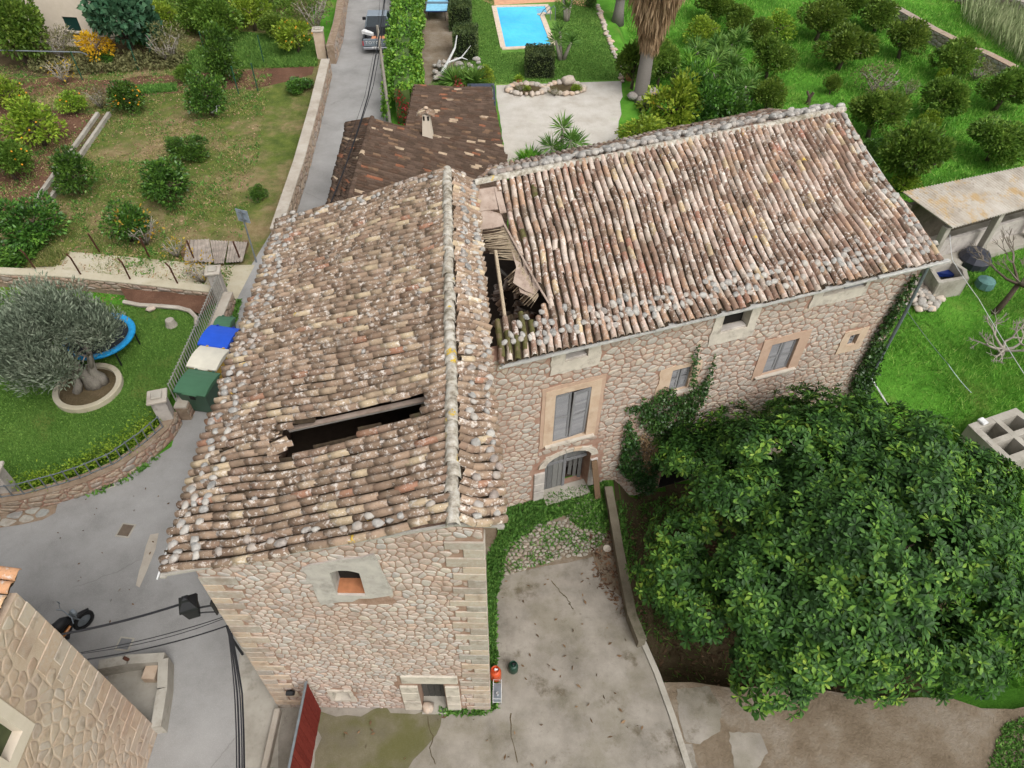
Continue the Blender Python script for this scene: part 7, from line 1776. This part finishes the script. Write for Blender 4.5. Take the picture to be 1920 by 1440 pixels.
# ---- bare fig trees on the right
def bare_tree(label, base_px, h, spread, seed, col_='twig', nb=5, lean=(0, 0)):
    b = atg(*base_px); t = thing('bare_tree', label, 'tree', tuple(b)); rnd = random.Random(seed); m = MB(); tw = MB()
    top = b + Vector((lean[0], lean[1], h * .45)); m.tube([b - Vector((0, 0, .1)), b.lerp(top, .5) + Vector((.05, 0, 0)), top], [.16, .12, .1], 8)
    def grow(p, d, l, r, lev):
        e = p + d * l; mid = p.lerp(e, .5) + Vector((rnd.gauss(0, .06), rnd.gauss(0, .06), rnd.gauss(0, .05))) * l
        (m if lev < 2 else tw).tube([p, mid, e], [r, r * .8, r * .55], 5 if lev < 2 else 4, cap=False)
        if lev >= 4: return
        for k in range(3 if lev < 3 else 4):
            dd = (d + Vector((rnd.gauss(0, .55), rnd.gauss(0, .55), rnd.gauss(.12, .35)))).normalized(); grow(e, dd, l * rnd.uniform(.55, .8), r * .55, lev + 1)
    for k in range(nb):
        a = k * 6.283 / nb + rnd.uniform(-.3, .3); grow(top, Vector((math.cos(a), math.sin(a), rnd.uniform(.2, .7))).normalized(), spread * .42, .075, 1)
    m.build('trunk', MAT['bark'] if col_ == 'twig' else MAT['bark_pale'], t, smooth=True); tw.build('twigs', MAT[col_], t)['kind'] = 'stuff'
bare_tree('bare spreading fig tree in front of the shed', (1862, 590), 3.4, 2.6, 3, lean=(.5, .3))
bare_tree('low grey leafless bush in the meadow at the right edge', (1872, 668), .9, 1.6, 5, 'bark_pale', 6)
# ---- dead white branch and stump pile by the garage
b = at(822, 148); m = MB(); m.tube([b, b + Vector((.6, .3, .9)), b + Vector((1.1, .6, 1.7)), b + Vector((1.25, .8, 2.4))], [.11, .09, .06, .03], 7); m.tube([b + Vector((.6, .3, .9)), b + Vector((1.5, .4, 1.2)), b + Vector((2.1, .5, 1.9))], [.07, .05, .02], 6); m.tube([b + Vector((1.5, .4, 1.2)), b + Vector((1.9, .2, 1.15))], [.04, .02], 5); tag(m.build('dead_branch', MAT['white']), 'bleached white dead branch standing behind the garage roof', 'branch')
def stone_pile():
    t = thing('stone_pile', 'pile of grey stones and dry stalks behind the garage roof', 'stone pile', tuple(at(860, 140))); rnd = random.Random(9)
    for k in range(40): p = at(rnd.uniform(815, 905), rnd.uniform(126, 158)); put_stone('stone', MAT['grey_rock'], t, p + Vector((0, 0, rnd.uniform(.05, .6))), rnd.uniform(.25, .5), .7, rnd)
stone_pile()
# ---- clipped box hedges
def hedge(label, px4, h, name='clipped_hedge', rz=0.0, leaf='leaf_hedge', n=5200, size=None, group=None):
    c = at(*px4[:2]); w, d = px4[2], px4[3]; t = thing(name, label, 'hedge', (c.x, c.y, 0), rz, group); r = np.random.default_rng(int(px4[0]))
    m = MB(); m.box((0, 0, h / 2 - .03), (w - .2, d - .2, h - .12)); m.build('dark_core', plain('hedge_core', col(28, 36, 20), .95), t, world=False)  # solid dark box, its colour standing in for shade behind the leaves
    p = r.uniform(-.5, .5, (n, 3)); ax = r.integers(0, 3, n); s = np.sign(r.uniform(-1, 1, n)); p[np.arange(n), ax] = s * r.uniform(.46, .5, n); p[:, 2] = np.where(ax == 2, np.abs(p[:, 2]), p[:, 2]); nrm = np.zeros((n, 3)); nrm[np.arange(n), ax] = s
    p = p * np.array([w, d, h]) + np.array([0, 0, h / 2]); p = p + r.normal(0, .025, (n, 3))
    V, F = leaves(p, nrm + rdir(n, r) * .9, r.uniform(.07, .13, n), .55, r); link('foliage', mesh_np('hedge_foliage', V, F, MAT[leaf]), t)
G5 = 'clipped box hedges by the pool'
hedge('clipped cube hedge on the lawn in front of the pool', (1011, 137, 1.75, 1.75), 1.5, group=G5); hedge('nearest clipped hedge block beside the bare ground', (874, 104, 1.5, 1.9), 1.75, group=G5); hedge('second clipped hedge block behind the nearest one', (864, 52, 1.45, 1.7), 1.7, group=G5); hedge('third clipped hedge block towards the top edge', (862, 16, 1.5, 1.7), 1.6, group=G5)
# ---- vine-covered wall along the lane
def vine_hedge():
    P0 = [at(757, 232), at(757, 150), at(764, 60), at(772, -30), at(778, -90)]; t = thing('vine_hedge', 'bright green climber covering the wall along the right of the lane', 'hedge', (P0[0].x, P0[0].y, 0)); r = np.random.default_rng(3); out = []; h = 2.1; m = MB()
    for a, b in zip(P0, P0[1:]):
        d = (b - a); L = d.length; dn = d.normalized(); nn = Vector((dn.y, -dn.x, 0)); m.prism([tuple(q[:2]) for q in (a + nn * .5, b + nn * .5, b - nn * .35, a - nn * .35)], 0, h - .15)
        n = int(L * 620); s = r.uniform(0, L, n); th = r.uniform(-.25, math.pi * 1.02, n); rad = r.uniform(.85, 1.08, n) * (1 + .12 * np.sin(s * 1.7 + th * 2) + .08 * np.sin(s * 4.1))
        lat = np.cos(th) * rad * .98; z = np.maximum(.05, np.sin(th)) ** .6 * rad * h
        p = np.array(a)[None] + s[:, None] * np.array(dn)[None] + lat[:, None] * np.array(nn)[None]; p[:, 2] = z * r.uniform(.75, 1, n) ** .3
        nrm = np.cos(th)[:, None] * np.array(nn)[None] + np.sin(th)[:, None] * np.array([0, 0, 1.0]); out.append(leaves(p, nrm * .6 + rdir(n, r) + np.array([0, 0, -.25]), r.uniform(.13, .24, n), .75, r))
    m.build('wall_core', MAT['leaf_hedge'], t); V, F = cat_vf(out); V -= np.array([P0[0].x, P0[0].y, 0]); link('foliage', mesh_np('vine', V, F, MAT['leaf_vine']), t)
vine_hedge()
def leaf_patch(name, label, cat, pts, n, L, leaf, spread, hmax, seed=1, group=None, w=.6):
    """low mound of leaves over a polygon given in plan"""
    r = np.random.default_rng(seed); xs = [p[0] for p in pts]; ys = [p[1] for p in pts]; X = r.uniform(min(xs), max(xs), n * 2); Y = r.uniform(min(ys), max(ys), n * 2); k = in_poly_np(X, Y, pts); X, Y = X[k], Y[k]; m = len(X)
    cx, cy = np.mean(xs), np.mean(ys); Z = np.array([gz(x, y) for x, y in zip(X, Y)]) + hmax * r.uniform(0, 1, m) * (.5 + .5 * np.sin(X * 2.1) * np.sin(Y * 1.7))
    p = np.stack([X, Y, Z + .02], 1); ax = rdir(m, r) * .8 + np.array([0, 0, .7]); V, F = leaves(p, ax, L * r.uniform(.6, 1.3, m), w, r); o = wloc(None); me = mesh_np(name, V - np.array([cx, cy, 0]), F, MAT[leaf]); q = link(name, me); q.location = (cx, cy, 0); return tag(q, label, cat, group)
leaf_patch('red_creeper', 'dark red creeper spilling at the end of the vine hedge', 'creeper', [tuple(at(x, y, 1.2)[:2]) for x, y in ((742, 150), (772, 150), (772, 205), (742, 200))], 900, .16, 'leaf_red', 1, 2.1, 4)
leaf_patch('bougainvillea', 'magenta flowers over the far edge of the garage roof', 'flowers', [tuple(at(x, y, 2.5)[:2]) for x, y in ((882, 165), (910, 165), (912, 176), (884, 176))], 260, .14, 'leaf_pink', 1, 2.9, 5)
leaf_patch('red_flowers', 'red flowering plant left of the magenta flowers', 'flowers', [tuple(at(x, y, 1.0)[:2]) for x, y in ((850, 150), (895, 150), (895, 165), (850, 166))], 260, .14, 'leaf_red', 1, 1.4, 6)
# ---- strappy plants: yucca heads, agapanthus, palms
def head(n, L, w, r, el0=-.3, el1=1.35, curve=.0):
    a = r.uniform(0, 6.283, n); e = r.uniform(el0, el1, n); d = np.stack([np.cos(a) * np.cos(e), np.sin(a) * np.cos(e), np.sin(e)], 1); return leaves(d * .05, d, L * r.uniform(.75, 1.1, n), w, r, .3)
def yucca(label, px, heads, L=.8, group=None, leaf='leaf_yucca', n=70, ground=None, name='yucca', trunk=True):
    b = at(*px) if ground is None else at(px[0], px[1], ground); t = thing(name, label, 'yucca' if name == 'yucca' else 'plant', tuple(b), 0, group); r = np.random.default_rng(int(px[0] + px[1])); out = []; m = MB()
    for (x, y, z) in heads:
        V, F = head(n, L, .085, r); out.append((V + np.array([x, y, z]), F))
        if trunk: m.tube([(x * .25, y * .25, 0), (x * .6, y * .6, z * .5), (x, y, z)], [.14, .11, .09], 7)
    V, F = cat_vf(out); 
    if trunk: m.build('trunk', MAT['bark_pale'], t, world=False, smooth=True)
    link('foliage', mesh_np('strap_leaves', V, F, MAT[leaf]), t)
yucca('twin-headed yucca on the lawn right of the pool', (1053, 113), ((-.45, 0, 1.25), (.55, .1, 1.1), (-.2, .3, 1.7)), .75); yucca('yucca beside the pool steps at the terrace edge', (1062, 40), ((0, 0, .9), (.3, .2, 1.5), (-.3, .1, 1.6)), .75)
yucca('dark spiky yucca clump on the gravel behind the rear roof ridge', (1052, 308), ((-.55, 0, 1.0), (.45, .1, 1.3), (0, .5, 1.8), (.8, .5, .9), (-.1, -.3, .7)), .85, n=90); yucca('bright green agapanthus clump behind the rear roof ridge', (995, 318), ((-.3, 0, .15), (.3, .1, .15), (0, .4, .2)), 1.0, leaf='leaf_vine', n=170, name='agapanthus', trunk=False)
yucca('strappy green clump on the stone pile behind the garage', (866, 160), ((-.5, 0, .2), (.3, .1, .2), (.9, 0, .2)), 1.1, leaf='leaf_yucca', n=170, name='agapanthus', trunk=False)
rr = np.random.default_rng(77)
for i, (px, py, lab) in enumerate(((1270, 128, 'yucca clump nearest the palm'), (1318, 108, 'yucca clump at the back of the border'), (1345, 140, 'yucca clump in the middle of the border'), (1300, 160, 'bright yucca clump in front of the border'), (1392, 180, 'right-hand yucca clump of the border'), (1362, 92, 'small yucca clump at the upper right of the border'))):
    b = at(px, py, .3); hs = tuple((rr.uniform(-1, 1), rr.uniform(-.8, .8), rr.uniform(.7, 1.8)) for _ in range(9)); p = atg(px, py + 30); t = yucca(lab, (px, py + 25), hs, .9, 'yuccas of the border', 'leaf_vine' if i in (0, 3) else 'leaf_yucca', 75, gz(p.x, p.y))
for i, a in enumerate((('lime', 'feathery pale green conifer behind the rear roof', 1258, 205, 58, 1.15), ('citrus', 'full green conifer right of the feathery one', 1326, 190, 52, 1.3), ('lime', 'bright flowering bush at the edge of the gravel court', 1205, 245, 46, .7), ('citrus', 'green bush behind the rear roof ridge', 1300, 240, 40, .8), ('grove', 'bamboo-like clump behind the palm trunk', 1190, 118, 34, 1.3), ('grove', 'dark clump right of the palm trunk', 1238, 118, 34, 1.3), ('lime', 'yellow-flowering shrub above the yuccas', 1320, 56, 34, .9), ('citrus', 'dense bush at the right end of the border', 1376, 226, 40, 1.0), ('lime', 'round citrus bush at the garage corner', 912, 142, 17, 1.0), ('lime', 'small bush in the right rock garden', 1082, 166, 11, .8), ('grey', 'silver bush in the left rock garden', 975, 165, 11, .8), ('grey', 'silver bush in the right rock garden', 1040, 172, 12, .8), ('grove', 'dark green bush at the left of the top right reeds', 1424, 60, 26, 1.0), ('lime', 'small bush in the left rock garden', 988, 166, 8, .8), ('citrus', 'leafy bush at the end of the terrace', 1110, 2, 12, 1.0))):
    plant(a[0], a[1], a[2], a[3], a[4], i % 4, 'shrub', 'shrub', 'border shrubs of the pool garden', a[5])
p_, t_ = pot('terracotta pot with a yellow plant beside the left rock garden', (973, 158), .2)
V, F = head(40, .35, .3, np.random.default_rng(4)); q = link('plant', mesh_np('pot_plant', V + np.array([0, 0, .3]), F, MAT['leaf_lime']), t_)
p_, t_ = pot('terracotta pot with a pale plant behind the palm', (1180, 150), .34)
V, F = head(40, .4, .3, np.random.default_rng(5)); q = link('plant', mesh_np('pot_plant', V + np.array([0, 0, .5]), F, MAT['leaf_lime']), t_)
def palm(label, px, h0, h1, seed, s=1.0):
    b = at(*px); b.z = gz(b.x, b.y); t = thing('fan_palm', label, 'palm', tuple(b)); r = np.random.default_rng(seed); m = MB()
    m.tube([(0, 0, -.1), (.02, 0, 1), (.08, 0, h0), (.15, 0, h1)], [.62 * s, .44 * s, .36 * s, .3 * s], 14); m.build('trunk', MAT['palm_bark'], t, world=False, smooth=True)
    n = 6000; u = r.uniform(0, 1, n); z = h0 + (h1 - h0) * u; a = r.uniform(0, 6.28, n); rad = (.4 + 1.75 * u ** 1.2) * s * r.uniform(.55, 1.05, n)
    p = np.stack([np.cos(a) * rad + .1, np.sin(a) * rad, z], 1); ax = np.stack([np.cos(a) * .12, np.sin(a) * .12, -np.ones(n)], 1) + rdir(n, r) * .16; V, F = leaves(p, ax, r.uniform(.5, 1.1, n) * s, .07, r); link('dead_skirt', mesh_np('dead_skirt', V, F, MAT['leaf_deadpalm']), t)
    out = []
    for k in range(34):   # fan leaves
        a = r.uniform(0, 6.28); e = r.uniform(-.5, 1.2); d = np.array([math.cos(a) * math.cos(e), math.sin(a) * math.cos(e), math.sin(e)]); c = np.array([.15, 0, h1]) + d * r.uniform(.9, 1.4) * s; m_ = 26; side = np.cross(d, [0, 0, 1.0]); side /= np.linalg.norm(side) + 1e-6; sp = np.linspace(-1.35, 1.35, m_)
        ax = np.cos(sp)[:, None] * d + np.sin(sp)[:, None] * side + np.array([0, 0, -.25]); out.append(leaves(np.repeat(c[None], m_, 0), ax, r.uniform(.8, 1.05, m_) * s, .1, r)); 
    V, F = cat_vf(out); link('crown', mesh_np('palm_crown', V, F, MAT['leaf_palm']), t)
palm('tall fan palm with a thick skirt of dead fronds beside the pool lawn', (1200, 186), 4.0, 8.4, 3); palm('second fan palm behind the tall one at the top edge', (1158, 40), 2.4, 5.0, 4, .8)
# ---- climbers on the rear house
def wall_climber(name, label, plane, polys, dens, L, leaf, seed, depth=.16):
    r = np.random.default_rng(seed); out = []
    for px in polys:
        uv = [plane.uv(*q) for q in px]; us = [q[0] for q in uv]; vs = [q[1] for q in uv]; n = int((max(us) - min(us)) * (max(vs) - min(vs)) * dens); U = r.uniform(min(us), max(us), n); Vv = r.uniform(min(vs), max(vs), n); jit = r.normal(0, .05, (2, n)); k = in_poly_np(U + jit[0], Vv + jit[1], uv); k &= (np.sin(U * 5.1 + 1) * np.sin(Vv * 4.3) + r.uniform(-1, 1, n) * .9 > -.75); U, Vv = U[k], Vv[k]; m = len(U)
        u3, n3, O = np.array(plane.u), np.array(plane.n), np.array(plane.O); p = O[None] + U[:, None] * u3 + n3 * r.uniform(.05, depth, m)[:, None] + np.stack([np.zeros(m), np.zeros(m), Vv - O[2]], 1)
        ax = n3 * .35 + rdir(m, r) * .8 + np.array([0, 0, -.25]); out.append(leaves(p, ax, L * r.uniform(.6, 1.3, m), .8, r))
    V, F = cat_vf(out); c = V.mean(0); c[2] = 0; o = link(name, mesh_np(name, V - c, F, MAT[leaf])); o.location = c; return tag(o, label, 'ivy')
wall_climber('ivy', 'ivy fanning over the rear house wall below the small shutter', PB, [[(1194, 790), (1200, 738), (1212, 752), (1232, 728), (1262, 722), (1262, 738), (1294, 735), (1317, 708), (1322, 740), (1300, 768), (1289, 826), (1272, 850), (1242, 866), (1232, 824), (1214, 804)], [(1300, 640), (1306, 640), (1303, 700), (1295, 740), (1290, 735)], [(1336, 662), (1340, 664), (1326, 720), (1316, 740), (1312, 735)], [(1168, 760), (1190, 752), (1200, 765), (1180, 770)]], 900, .085, 'leaf_ivy', 4, .2)
wall_climber('ivy', 'dark ivy column between the arched door and the cellar arch', PB, [[(1174, 770), (1182, 796), (1194, 827), (1206, 893), (1196, 916), (1178, 896), (1156, 876), (1165, 824)], [(1206, 860), (1240, 855), (1225, 915), (1196, 925)]], 900, .085, 'leaf_ivy', 5, .22)
wall_climber('dry_creeper', 'patch of dry brown creeper between the two ivies', PB, [[(1192, 815), (1215, 812), (1236, 850), (1232, 885), (1206, 890)]], 500, .08, 'leaf_deadpalm', 6, .1)
wall_climber('ivy', 'ivy climbing the far right corner of the rear house', PB, [[(1706, 512), (1715, 514), (1666, 605), (1652, 640), (1640, 690), (1622, 745), (1592, 800), (1570, 850), (1556, 800), (1588, 735), (1602, 690), (1622, 650), (1664, 580)]], 900, .1, 'leaf_ivy', 7, .25)
# ---- reeds, top right
def reeds():
    r = np.random.default_rng(12); px = r.uniform(1800, 1990, 5200); py = r.uniform(15, 150, 5200); k = (py < 40 + (px - 1800) * .75); px, py = px[k], py[k]; P_ = np.array([atg(x, y) for x, y in zip(px, py)]); n = len(P_)
    V, F = leaves(P_, np.array([.15, .1, 1]) + rdir(n, r) * .4, r.uniform(.9, 1.9, n), .05, r); c = V.mean(0); c[2] = -1.5; o = link('reeds', mesh_np('reeds', V - c, F, MAT['leaf_reed'])); o.location = c; tag(o, 'pale green reed bed beyond the dry stone wall', 'reeds', kind='stuff')
reeds()
# yellow-green shrub row along the curved garden wall
def wall_shrub():
    pts = [at(*p, LAWN_Z) for p in ((290, 790), (240, 838), (170, 872), (95, 896), (40, 910))]; r = np.random.default_rng(9); out = []
    for a, b in zip(pts, pts[1:]):
        L = (b - a).length; n = int(L * 430); s = r.uniform(0, 1, n); p = np.array(a)[None] * (1 - s[:, None]) + np.array(b)[None] * s[:, None]; p[:, 0] += r.normal(0, .22, n); p[:, 1] += r.normal(0, .2, n); p[:, 2] = LAWN_Z + np.abs(r.normal(0, .3, n)) * (.75 + .4 * np.sin(p[:, 0] * 2.2)); out.append(leaves(p, rdir(n, r) + np.array([0, 0, .4]), r.uniform(.06, .13, n), .5, r))
    V, F = cat_vf(out); c = np.array(pts[2]); t = link('flowering_shrub', mesh_np('flowering_shrub', V - c, F, MAT['leaf_lime'])); t.location = c; tag(t, 'loose yellow-green shrub row behind the curved railing', 'shrub')
wall_shrub()
# ------------------------------------------------------------------ grass and weeds
def blades(name, label, poly, n, h, mat, seed=1, z=None, wid=.16, lean=.5, mask=None, clump=0.0, avoid=(), cat='grass'):
    r = np.random.default_rng(seed); xs = [p[0] for p in poly]; ys = [p[1] for p in poly]; m = int(n * 1.6)
    X = r.uniform(min(xs), max(xs), m); Y = r.uniform(min(ys), max(ys), m)
    if clump:
        k = max(1, m // 14); cx = r.uniform(min(xs), max(xs), k); cy = r.uniform(min(ys), max(ys), k); i = r.integers(0, k, m); X = cx[i] + r.normal(0, clump, m); Y = cy[i] + r.normal(0, clump, m)
    ok = in_poly_np(X, Y, poly)
    for a in avoid: ok &= ~in_poly_np(X, Y, a)
    if mask is not None: ok &= mask(X, Y, r)
    X, Y = X[ok][:n], Y[ok][:n]; m = len(X)
    Z = np.full(m, z) if z is not None else np.array([gz(x, y) for x, y in zip(X, Y)])
    p = np.stack([X, Y, Z], 1); ax = np.array([0, 0, 1.0]) + rdir(m, r) * lean; ax[:, 2] = np.maximum(.25, ax[:, 2]); ax = unit(ax); b = unit(np.cross(ax, rdir(m, r))); H_ = (h * r.uniform(.5, 1.2, m))[:, None]; w = H_ * wid
    V = np.stack([p - b * w / 2, p + b * w / 2, p + ax * H_], 1).reshape(-1, 3); F = np.arange(3 * m).reshape(m, 3); c = np.array([np.mean(xs), np.mean(ys), 0]); o = link(name, mesh_np(name, V - c, F, MAT[mat])); o.location = c
    return tag(o, label, cat, kind='stuff')
houseB = [tuple(PB.pt(-1.8, 0, .0)[:2]), tuple(PB.pt(B_FAR + .1, 0)[:2]), tuple((PB.pt(B_FAR + .1, 0) - BN * 9)[:2]), tuple((PB.pt(-1.8, 0) - BN * 9)[:2])]
blades('lawn_grass', 'short clover-like grass of the garden lawn', P(lawn_px, LAWN_Z), 70000, .075, 'blade_lawn', 1, LAWN_Z, .5, .9, avoid=([(OLIVE_C.x + 1.15 * math.cos(a), OLIVE_C.y + 1.15 * math.sin(a)) for a in np.linspace(0, 6.28, 20)[:-1]],))
blades('meadow_grass', 'tall bright grass of the meadow beside the rear house', [(4.2, 8), (30, 8), (30, 34), (13, 34), (12, 18), (4.2, 15.2)], 130000, .28, 'blade_meadow', 2, None, .12, .8, avoid=(houseB,), mask=lambda X, Y, r: (X > 12) | (r.uniform(0, 1, len(X)) < .12))
blades('grove_grass', 'lush grass under the orange grove', [(8.6, 30), (45, 30), (48, 72), (8.6, 72)], 130000, .3, 'blade_meadow', 3, None, .2, .8)
def fm(X, Y, r): return np.sin(X * .9 + Y * .4) * np.sin(Y * .8 - X * .3) + r.uniform(-1, 1, len(X)) * .7 > .05
blades('field_grass', 'patchy grass and weeds of the dry field', [(-42, 21), (-12.2, 22.3), (-13, 30), (-15.6, 46), (-17, 52), (-42, 50)], 120000, .14, 'blade_field', 4, 0.0, .3, 1.0, fm, .16)
blades('field_weeds', 'greener weed tufts scattered over the dry field', [(-40, 21), (-12.2, 22.3), (-13, 30), (-15.6, 46), (-40, 48)], 26000, .16, 'weed', 5, 0.0, .5, 1.0, fm, .12)
blades('verge_weeds', 'weeds along the foot of the roadside wall', [tuple(at(x, y)[:2]) for x, y in ((430, 575), (452, 562), (440, 610), (425, 600))], 900, .22, 'weed', 6, 0.0, .5, 1.0)
blades('plot_greens', 'rows of vegetable greens in the far plot', P([(235, 165), (330, 160), (330, 172), (240, 178)]), 5000, .25, 'weed', 7, 0.0, .4, 1.0)
blades('strip_grass', 'green strip beyond the wire fence at the top left', P([(430, 62), (600, 72), (595, 125), (440, 130), (330, 142), (340, 112)]), 24000, .25, 'blade_lawn', 8, 0.0, .3, .9)
blades('path_grass', 'grass growing on the wall by the left end of the path', P([(-100, 490), (0, 478), (60, 466), (130, 476), (110, 500), (0, 505), (-100, 515)]), 7000, .35, 'blade_field', 9, 0.0, .12, .8)
# weeds in the yard: dense low leaves along both house walls
def wm(X, Y, r): return r.uniform(0, 1, len(X)) < .9
blades('wall_weeds', 'low green weeds along the side wall of the front house', P([(914, 1200), (908, 1060), (942, 985), (952, 1010), (945, 1075), (930, 1120), (932, 1240), (930, 1330), (918, 1335)]), 5200, .13, 'weed', 10, .01, .8, 1.1)
blades('doorway_weeds', 'carpet of green weeds before the arched door', P([(935, 985), (945, 945), (1000, 935), (1090, 912), (1140, 905), (1152, 975), (1138, 1000), (1085, 990), (1060, 965), (1010, 985), (965, 1020), (940, 1060)]), 11000, .14, 'weed', 11, .01, .8, 1.1)
blades('cobble_weeds', 'sparse weeds between the cobbles', P([(940, 1080), (950, 1000), (1130, 960), (1140, 1020), (1040, 1055)]), 1500, .1, 'weed', 12, .02, .8, 1.1, None, .08)
blades('bed_weeds', 'weeds and ivy in the shaded bed right of the yard wall', [(3.6, 9.3), (6.0, 9.3), (7, 15.4), (4.2, 14.4), (3.5, 13.8)], 7000, .16, 'weed', 13, None, .7, 1.1, lambda X, Y, r: np.sin(X * 2.2) * np.sin(Y * 1.6) + r.uniform(-1, 1, len(X)) > .1)
blades('corner_grass', 'grass patch at the bottom right corner', P([(1850, 1440), (1880, 1360), (1990, 1320), (2050, 1560), (1840, 1560)]), 6000, .12, 'weed', 14, .022, .5, 1.0)
blades('gutter_weeds', 'weeds along the foot of the curved garden wall', P([(150, 935), (235, 897), (300, 852), (305, 856), (240, 905), (155, 942)]), 700, .18, 'weed', 15, .012, .6, 1.0, None, .1)
blades('front_weeds', 'small weeds at the foot of the front house wall', P([(820, 1328), (915, 1330), (915, 1342), (820, 1340)]), 300, .14, 'weed', 16, .012, .7, 1.0, None, .08)
blades('pool_grass', 'mown lawn round the swimming pool', P([(798, 163), (1166, 150), (1140, 78), (1110, 0), (1040, 2), (1045, 95), (940, 100), (926, 0), (864, 0), (874, 108)]), 60000, .1, 'blade_lawn', 17, .014, .5, .9)
# fallen leaves
def litter(name, label, poly, n, L, mat, seed, z=.02):
    r = np.random.default_rng(seed); xs = [p[0] for p in poly]; ys = [p[1] for p in poly]; X = r.uniform(min(xs), max(xs), n * 3); Y = r.uniform(min(ys), max(ys), n * 3); k = in_poly_np(X, Y, poly); X, Y = X[k][:n], Y[k][:n]; m = len(X); Z = np.array([max(z, gz(x, y) + .04) if gz(x, y) > -.01 else gz(x, y) + .05 for x, y in zip(X, Y)])
    a = r.uniform(0, 6.28, m); ax = np.stack([np.cos(a), np.sin(a), r.normal(0, .1, m)], 1); V, F = leaves(np.stack([X, Y, Z], 1), ax, L * r.uniform(.5, 1.3, m), .45, r, .1); c = np.array([np.mean(xs), np.mean(ys), 0]); o = link(name, mesh_np(name, V - c, F, MAT[mat])); o.location = c; tag(o, label, 'leaf litter', kind='stuff')
MAT['dead_leaf'] = m_leaf('dead_leaf', [(0, col(70, 56, 42)), (.5, col(104, 84, 62)), (1, col(146, 122, 92))], .8, .05, .1)
litter('yard_litter', 'dead leaves scattered over the yard concrete', P([(940, 1090), (1110, 1060), (1230, 1300), (1280, 1440), (640, 1440), (640, 1345), (930, 1335)]), 70, .14, 'dead_leaf', 3)
litter('wall_litter', 'brown dead leaves piled along the yard wall', P([(1105, 1010), (1145, 960), (1175, 1120), (1205, 1200), (1165, 1150), (1110, 1075)]), 420, .13, 'dead_leaf', 4)
litter('bed_litter', 'dead leaves in the shaded tree bed', [(3.6, 8), (11, 7), (11, 15), (4, 14)], 2600, .15, 'dead_leaf', 5, -2)
litter('field_litter', 'pale dry leaf litter scattered over the field', [(-36, 21.5), (-12.4, 22.5), (-15.5, 46), (-36, 46)], 9000, .13, 'leaf_deadpalm', 8, .02)
litter('lane_litter', 'a few leaves blown along the lane', P([(30, 980), (300, 880), (340, 1000), (250, 1200), (60, 1120)]), 26, .1, 'dead_leaf', 6, .016)
# wire fence posts round the far plot
gp = plain('green_fence_post', col(40, 84, 62), .6); fm_ = None
for i, (x, y, lab) in enumerate(((448, 178, 'green fence post left of the field gate'), (484, 172, 'green fence post right of the field gate'), (260, 132, 'green fence post below the fig tree'), (495, 118, 'green fence post in the grass strip'), (388, 110, 'green fence post behind the tall loose tree'), (155, 150, 'green fence post at the end of the plot'))):
    b = at(x, y); m = MB(); m.tube([b, b + Vector((0, 0, 1.7))], .04, 6); m.tube([b + Vector((0, 0, 1.7)), b + Vector((0, 0, 1.74))], .055, 6); tag(m.build('fence_post', gp), lab, 'post', 'green fence posts of the far plot')
m = MB(); pts = [at(x, y) for x, y in ((-120, 138), (0, 139), (170, 143), (182, 148))]; m.tube([p + Vector((0, 0, 1.5)) for p in pts], .04, 6); tag(m.build('pergola_rail', MAT['steel']), 'pale metal rail across the top left plot', 'rail')
# concrete irrigation channel
def channel():
    a, b = at(196, 217), at(84, 378); d = (b - a).normalized(); n = Vector((d.y, -d.x, 0)); t = thing('irrigation_channel', 'straight concrete irrigation channel between bare soil and field', 'channel', tuple(a))
    for nm, o, w in (('left_kerb', -.32, .18), ('right_kerb', .32, .18)):
        m = MB(); q = [a + n * (o - w / 2), b + n * (o - w / 2), b + n * (o + w / 2), a + n * (o + w / 2)]; m.prism([tuple(p[:2]) for p in q], 0, .24); m.build(nm, MAT['concrete'], t)
    m = MB(); q = [a - n * .225, b - n * .225, b + n * .225, a + n * .225]; m.prism([tuple(p[:2]) for p in q], 0, .05); m.build('channel_bed', MAT['soil_dark'], t)
channel()
def undergrowth(name, label, px, n, L, leaf, seed, hmax):
    poly = P(px); o = leaf_patch(name, label, 'undergrowth', poly, n, L, leaf, 1, hmax, seed); o['kind'] = 'stuff'
undergrowth('undergrowth', 'tangled undergrowth behind the fence at the top left', [(-60, 60), (180, 62), (340, 70), (420, 60), (600, 30), (600, 0), (-60, 0)], 9000, .22, 'leaf_grove', 21, 1.4)
undergrowth('dry_scrub', 'dry grey scrub below the fig tree', [(60, 120), (330, 105), (360, 130), (180, 142), (60, 138)], 2600, .2, 'leaf_dry', 22, .9)
# cracks in the yard concrete
for k, px in enumerate(([(1032, 1086), (1044, 1100), (1052, 1112), (1064, 1122), (1070, 1136), (1076, 1142)], [(800, 1345), (812, 1380), (806, 1410), (818, 1440)], [(955, 1336), (960, 1380), (975, 1440)])):
    m = MB(); q = [at(x, y, .02) for x, y in px]; rr_ = random.Random(k); pts = []
    for a, b in zip(q, q[1:]):
        for s in range(4): pts.append(a.lerp(b, s / 4) + Vector((rr_.gauss(0, .02), rr_.gauss(0, .02), 0)))
    for a, b in zip(pts, pts[1:]):
        d = (b - a); n = Vector((d.y, -d.x, 0)).normalized() * rr_.uniform(.006, .016); m.add([a - n, a + n, b + n, b - n], [(0, 1, 2, 3)])
    structure(m.build('yard_crack', MAT['soil_dark']))
